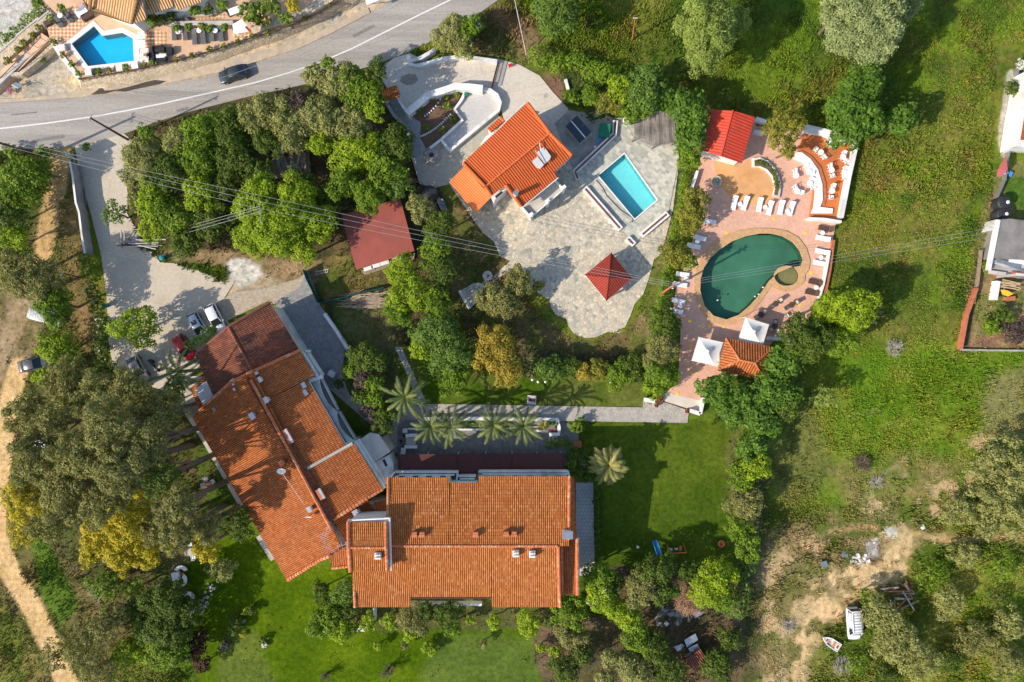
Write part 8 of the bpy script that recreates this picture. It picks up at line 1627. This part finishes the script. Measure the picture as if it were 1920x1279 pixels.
# dinghy
c = P(1559, 1206, .5); t = thing('dinghy', 'small white dinghy with red seat cushions lying beside the van', 'boat', (c.x, c.y, 0), R(180-33)); o_, i_ = [], []
for i in range(13):
    u = i/12; x = -1.35+2.7*u; wd = .62*(1-max(0, (u-.45)/.55)**2.4)+.02
    o_.append([(x, -wd, .5), (x, -wd*.9, .2), (x, 0, .06+.25*max(0, u-.8)), (x, wd*.9, .2), (x, wd, .5)]); wi = max(.01, wd-.10); i_.append([(x*.94, -wi, .5), (x*.94, -wi*.9, .26), (x*.94, 0, .2), (x*.94, wi*.9, .26), (x*.94, wi, .5)])
m = MB().grid(o_); m.grid([r_2[::-1] for r_2 in i_]); m.grid([[a[0] for a in o_], [a[0] for a in i_]]); m.grid([[a[-1] for a in i_], [a[-1] for a in o_]]); m.add(o_[0], [(0, 1, 2, 3, 4)]); m.add([o_[0][0], o_[0][-1], i_[0][-1], i_[0][0]], [(0, 1, 2, 3)]); addl(t, 'hull', m, M['whitep'])
addl(t, 'stern_seat', MB().box((-1.0, 0, .42), (.42, .85, .08)), M['whitep']); addl(t, 'bow_seat', MB().box((.72, 0, .42), (.4, .7, .08)), M['whitep']); addl(t, 'cushion', MB().box((-1.0, 0, .48), (.26, .5, .06)), M['red']); addl(t, 'cushion', MB().box((.72, 0, .48), (.26, .42, .06)), M['red']); addl(t, 'floor', MB().box((-.15, 0, .25), (1.4, .7, .04)), M['cush']); addl(t, 'thwart', MB().box((-.45, 0, .42), (.3, .9, .05)), mat('varnished_wood', (.5, .25, .09), .5, .2, 4))
# ================================================================= POLES AND WIRES
def upole(base, top_, z, label, r_=.17, m_='pole', arms=(), name='utility_pole'):
    b = P(*base, 0); t_ = P(*top_, z); t = thing(name, label, 'pole', (b.x, b.y, 0)); MB().tube([b, t_], r_, 9, r_*.65).build('shaft', M[m_], t)
    for a, L_, dz in arms:
        c = b.lerp(t_, dz); d = Vector((math.cos(R(a)), math.sin(R(a)), 0))*L_/2; ar = MB().tube([c-d, c+d], .05, 5).build('crossarm', M['steel'], t)
        for k in (-.9, 0, .9): e = c+d*k; MB().lathe((e.x, e.y, e.z), [(.05, 0), (.07, .08), (.04, .2)], 8).build('insulator', M['white'], ar)
    return t
upole((240, 262), (169, 221), 9.2, 'dark wooden utility pole standing at the top of the hotel drive', arms=((70, .9, .99),))
upole((82, 296), (-12, 264), 9.5, 'thick dark utility pole cut by the left edge', .22, arms=((80, 1.4, .97),)); 
t = upole((494, 408), (488, 400), 10, 'pale pole with white crossarms rising out of the big lime-green trees', .14, 'concl', arms=((95, 2.6, .99), (95, 2.0, .92))); 
upole((1238, 552), (1264, 534), 8.2, 'short brown pole with pale insulators left of the kidney pool', .17, 'terra', arms=((78, 1.0, .97), (78, .8, .9)))
upole((1186, 74), (1191, 34), 6.0, 'thin reddish pole with a lamp in the upper meadow', .12, 'terra', arms=((0, .5, .99),)); upole((155, 522), (118, 512), 5.5, 'thin dark pole leaning beside the clipped hedge', .1, 'pole', arms=((60, .6, .99),))
b0 = P(988, 108); t = upole((988, 108), (964, -5), 7.5, 'tall pale slender pole at the meadow corner above the villa', .08, 'concl')
def wire(a, za, b_, zb, sag, label, r_=.02):
    p0 = P(*a, za); p1 = P(*b_, zb); pts = [p0.lerp(p1, i/14)-Vector((0, 0, sag*4*(i/14)*(1-i/14))) for i in range(15)]
    o = MB().tube(pts, r_, 4).build('power_line', M['wirem'], loc=p0); tag(o, label, 'cable', 'overhead power lines')
M['wirem'] = mat('aluminium_wire', (.36, .36, .37), .5, .1, 1, .2, bmp=0)
for k, (dy, l) in enumerate(((-6, 'upper'), (0, 'middle'), (7, 'lower'))):
    wire((-10, 262+dy), 9.3, (488, 378+dy*1.9), 9.9, .9, l+' power line from the left edge pole to the pole in the lime-green trees')
    wire((488, 378+dy*1.9), 9.9, (1264, 534+dy*.6), 8.0, 1.6, l+' power line from the lime-green trees over the brick-red shed and gazebo')
    wire((1264, 534+dy*.6), 8.0, (1870, 433+dy*1.3), 3.4, 1.2, l+' power line from the kidney pool over the meadow to the outbuilding')
for k, (dy, l) in enumerate(((0, 'first'), (4, 'second'), (8, 'third'))): wire((169, 214+dy), 9.1, (-60, 186+dy*1.6), 9.1, .5, l+' thin cable from the drive pole to the left over the road')
wire((169, 221), 9.1, (640, 60), 8.5, 1.2, 'faint cable from the drive pole along the main road')
for dy, l in ((0, 'upper'), (12, 'middle'), (26, 'lower')): wire((488, 386+dy*.4), 9.6, (270, 445+dy*.5), 1.4, .3, l+' cable from the pale pole down to the stack of pipes')

M['yel'] = mat('yellow_marker', (.80, .52, .03), .6, .1, 2, bmp=0)
for x, y, l in ((1362, 436, 'above the tip of the green pool'), (1290, 559, 'left of the green pool'), (1295, 602, 'beside the lowest left lounger'), (1331, 612, 'at the lower pool edge, left'), (1357, 614, 'at the lower pool edge, right'), (1296, 650, 'just above the left tent'), (1298, 700, 'below the left tent'), (1270, 738, 'at the foot of the pink ramp'), (1451, 410, 'below the white lounger row'), (1511, 437, 'at the upper right of the green pool'), (1521, 512, 'right of the paddling pool'), (1500, 571, 'by the wicker chairs')):
    c = P(x, y, Z1); tag(MB().lathe((c.x, c.y, Z1), [(.24, 0), (.22, .03)], 12).build('floor_marker', M['yel'], loc=c), 'yellow dot on the pink terrace '+l, 'floor marker', 'yellow dots on the terrace')
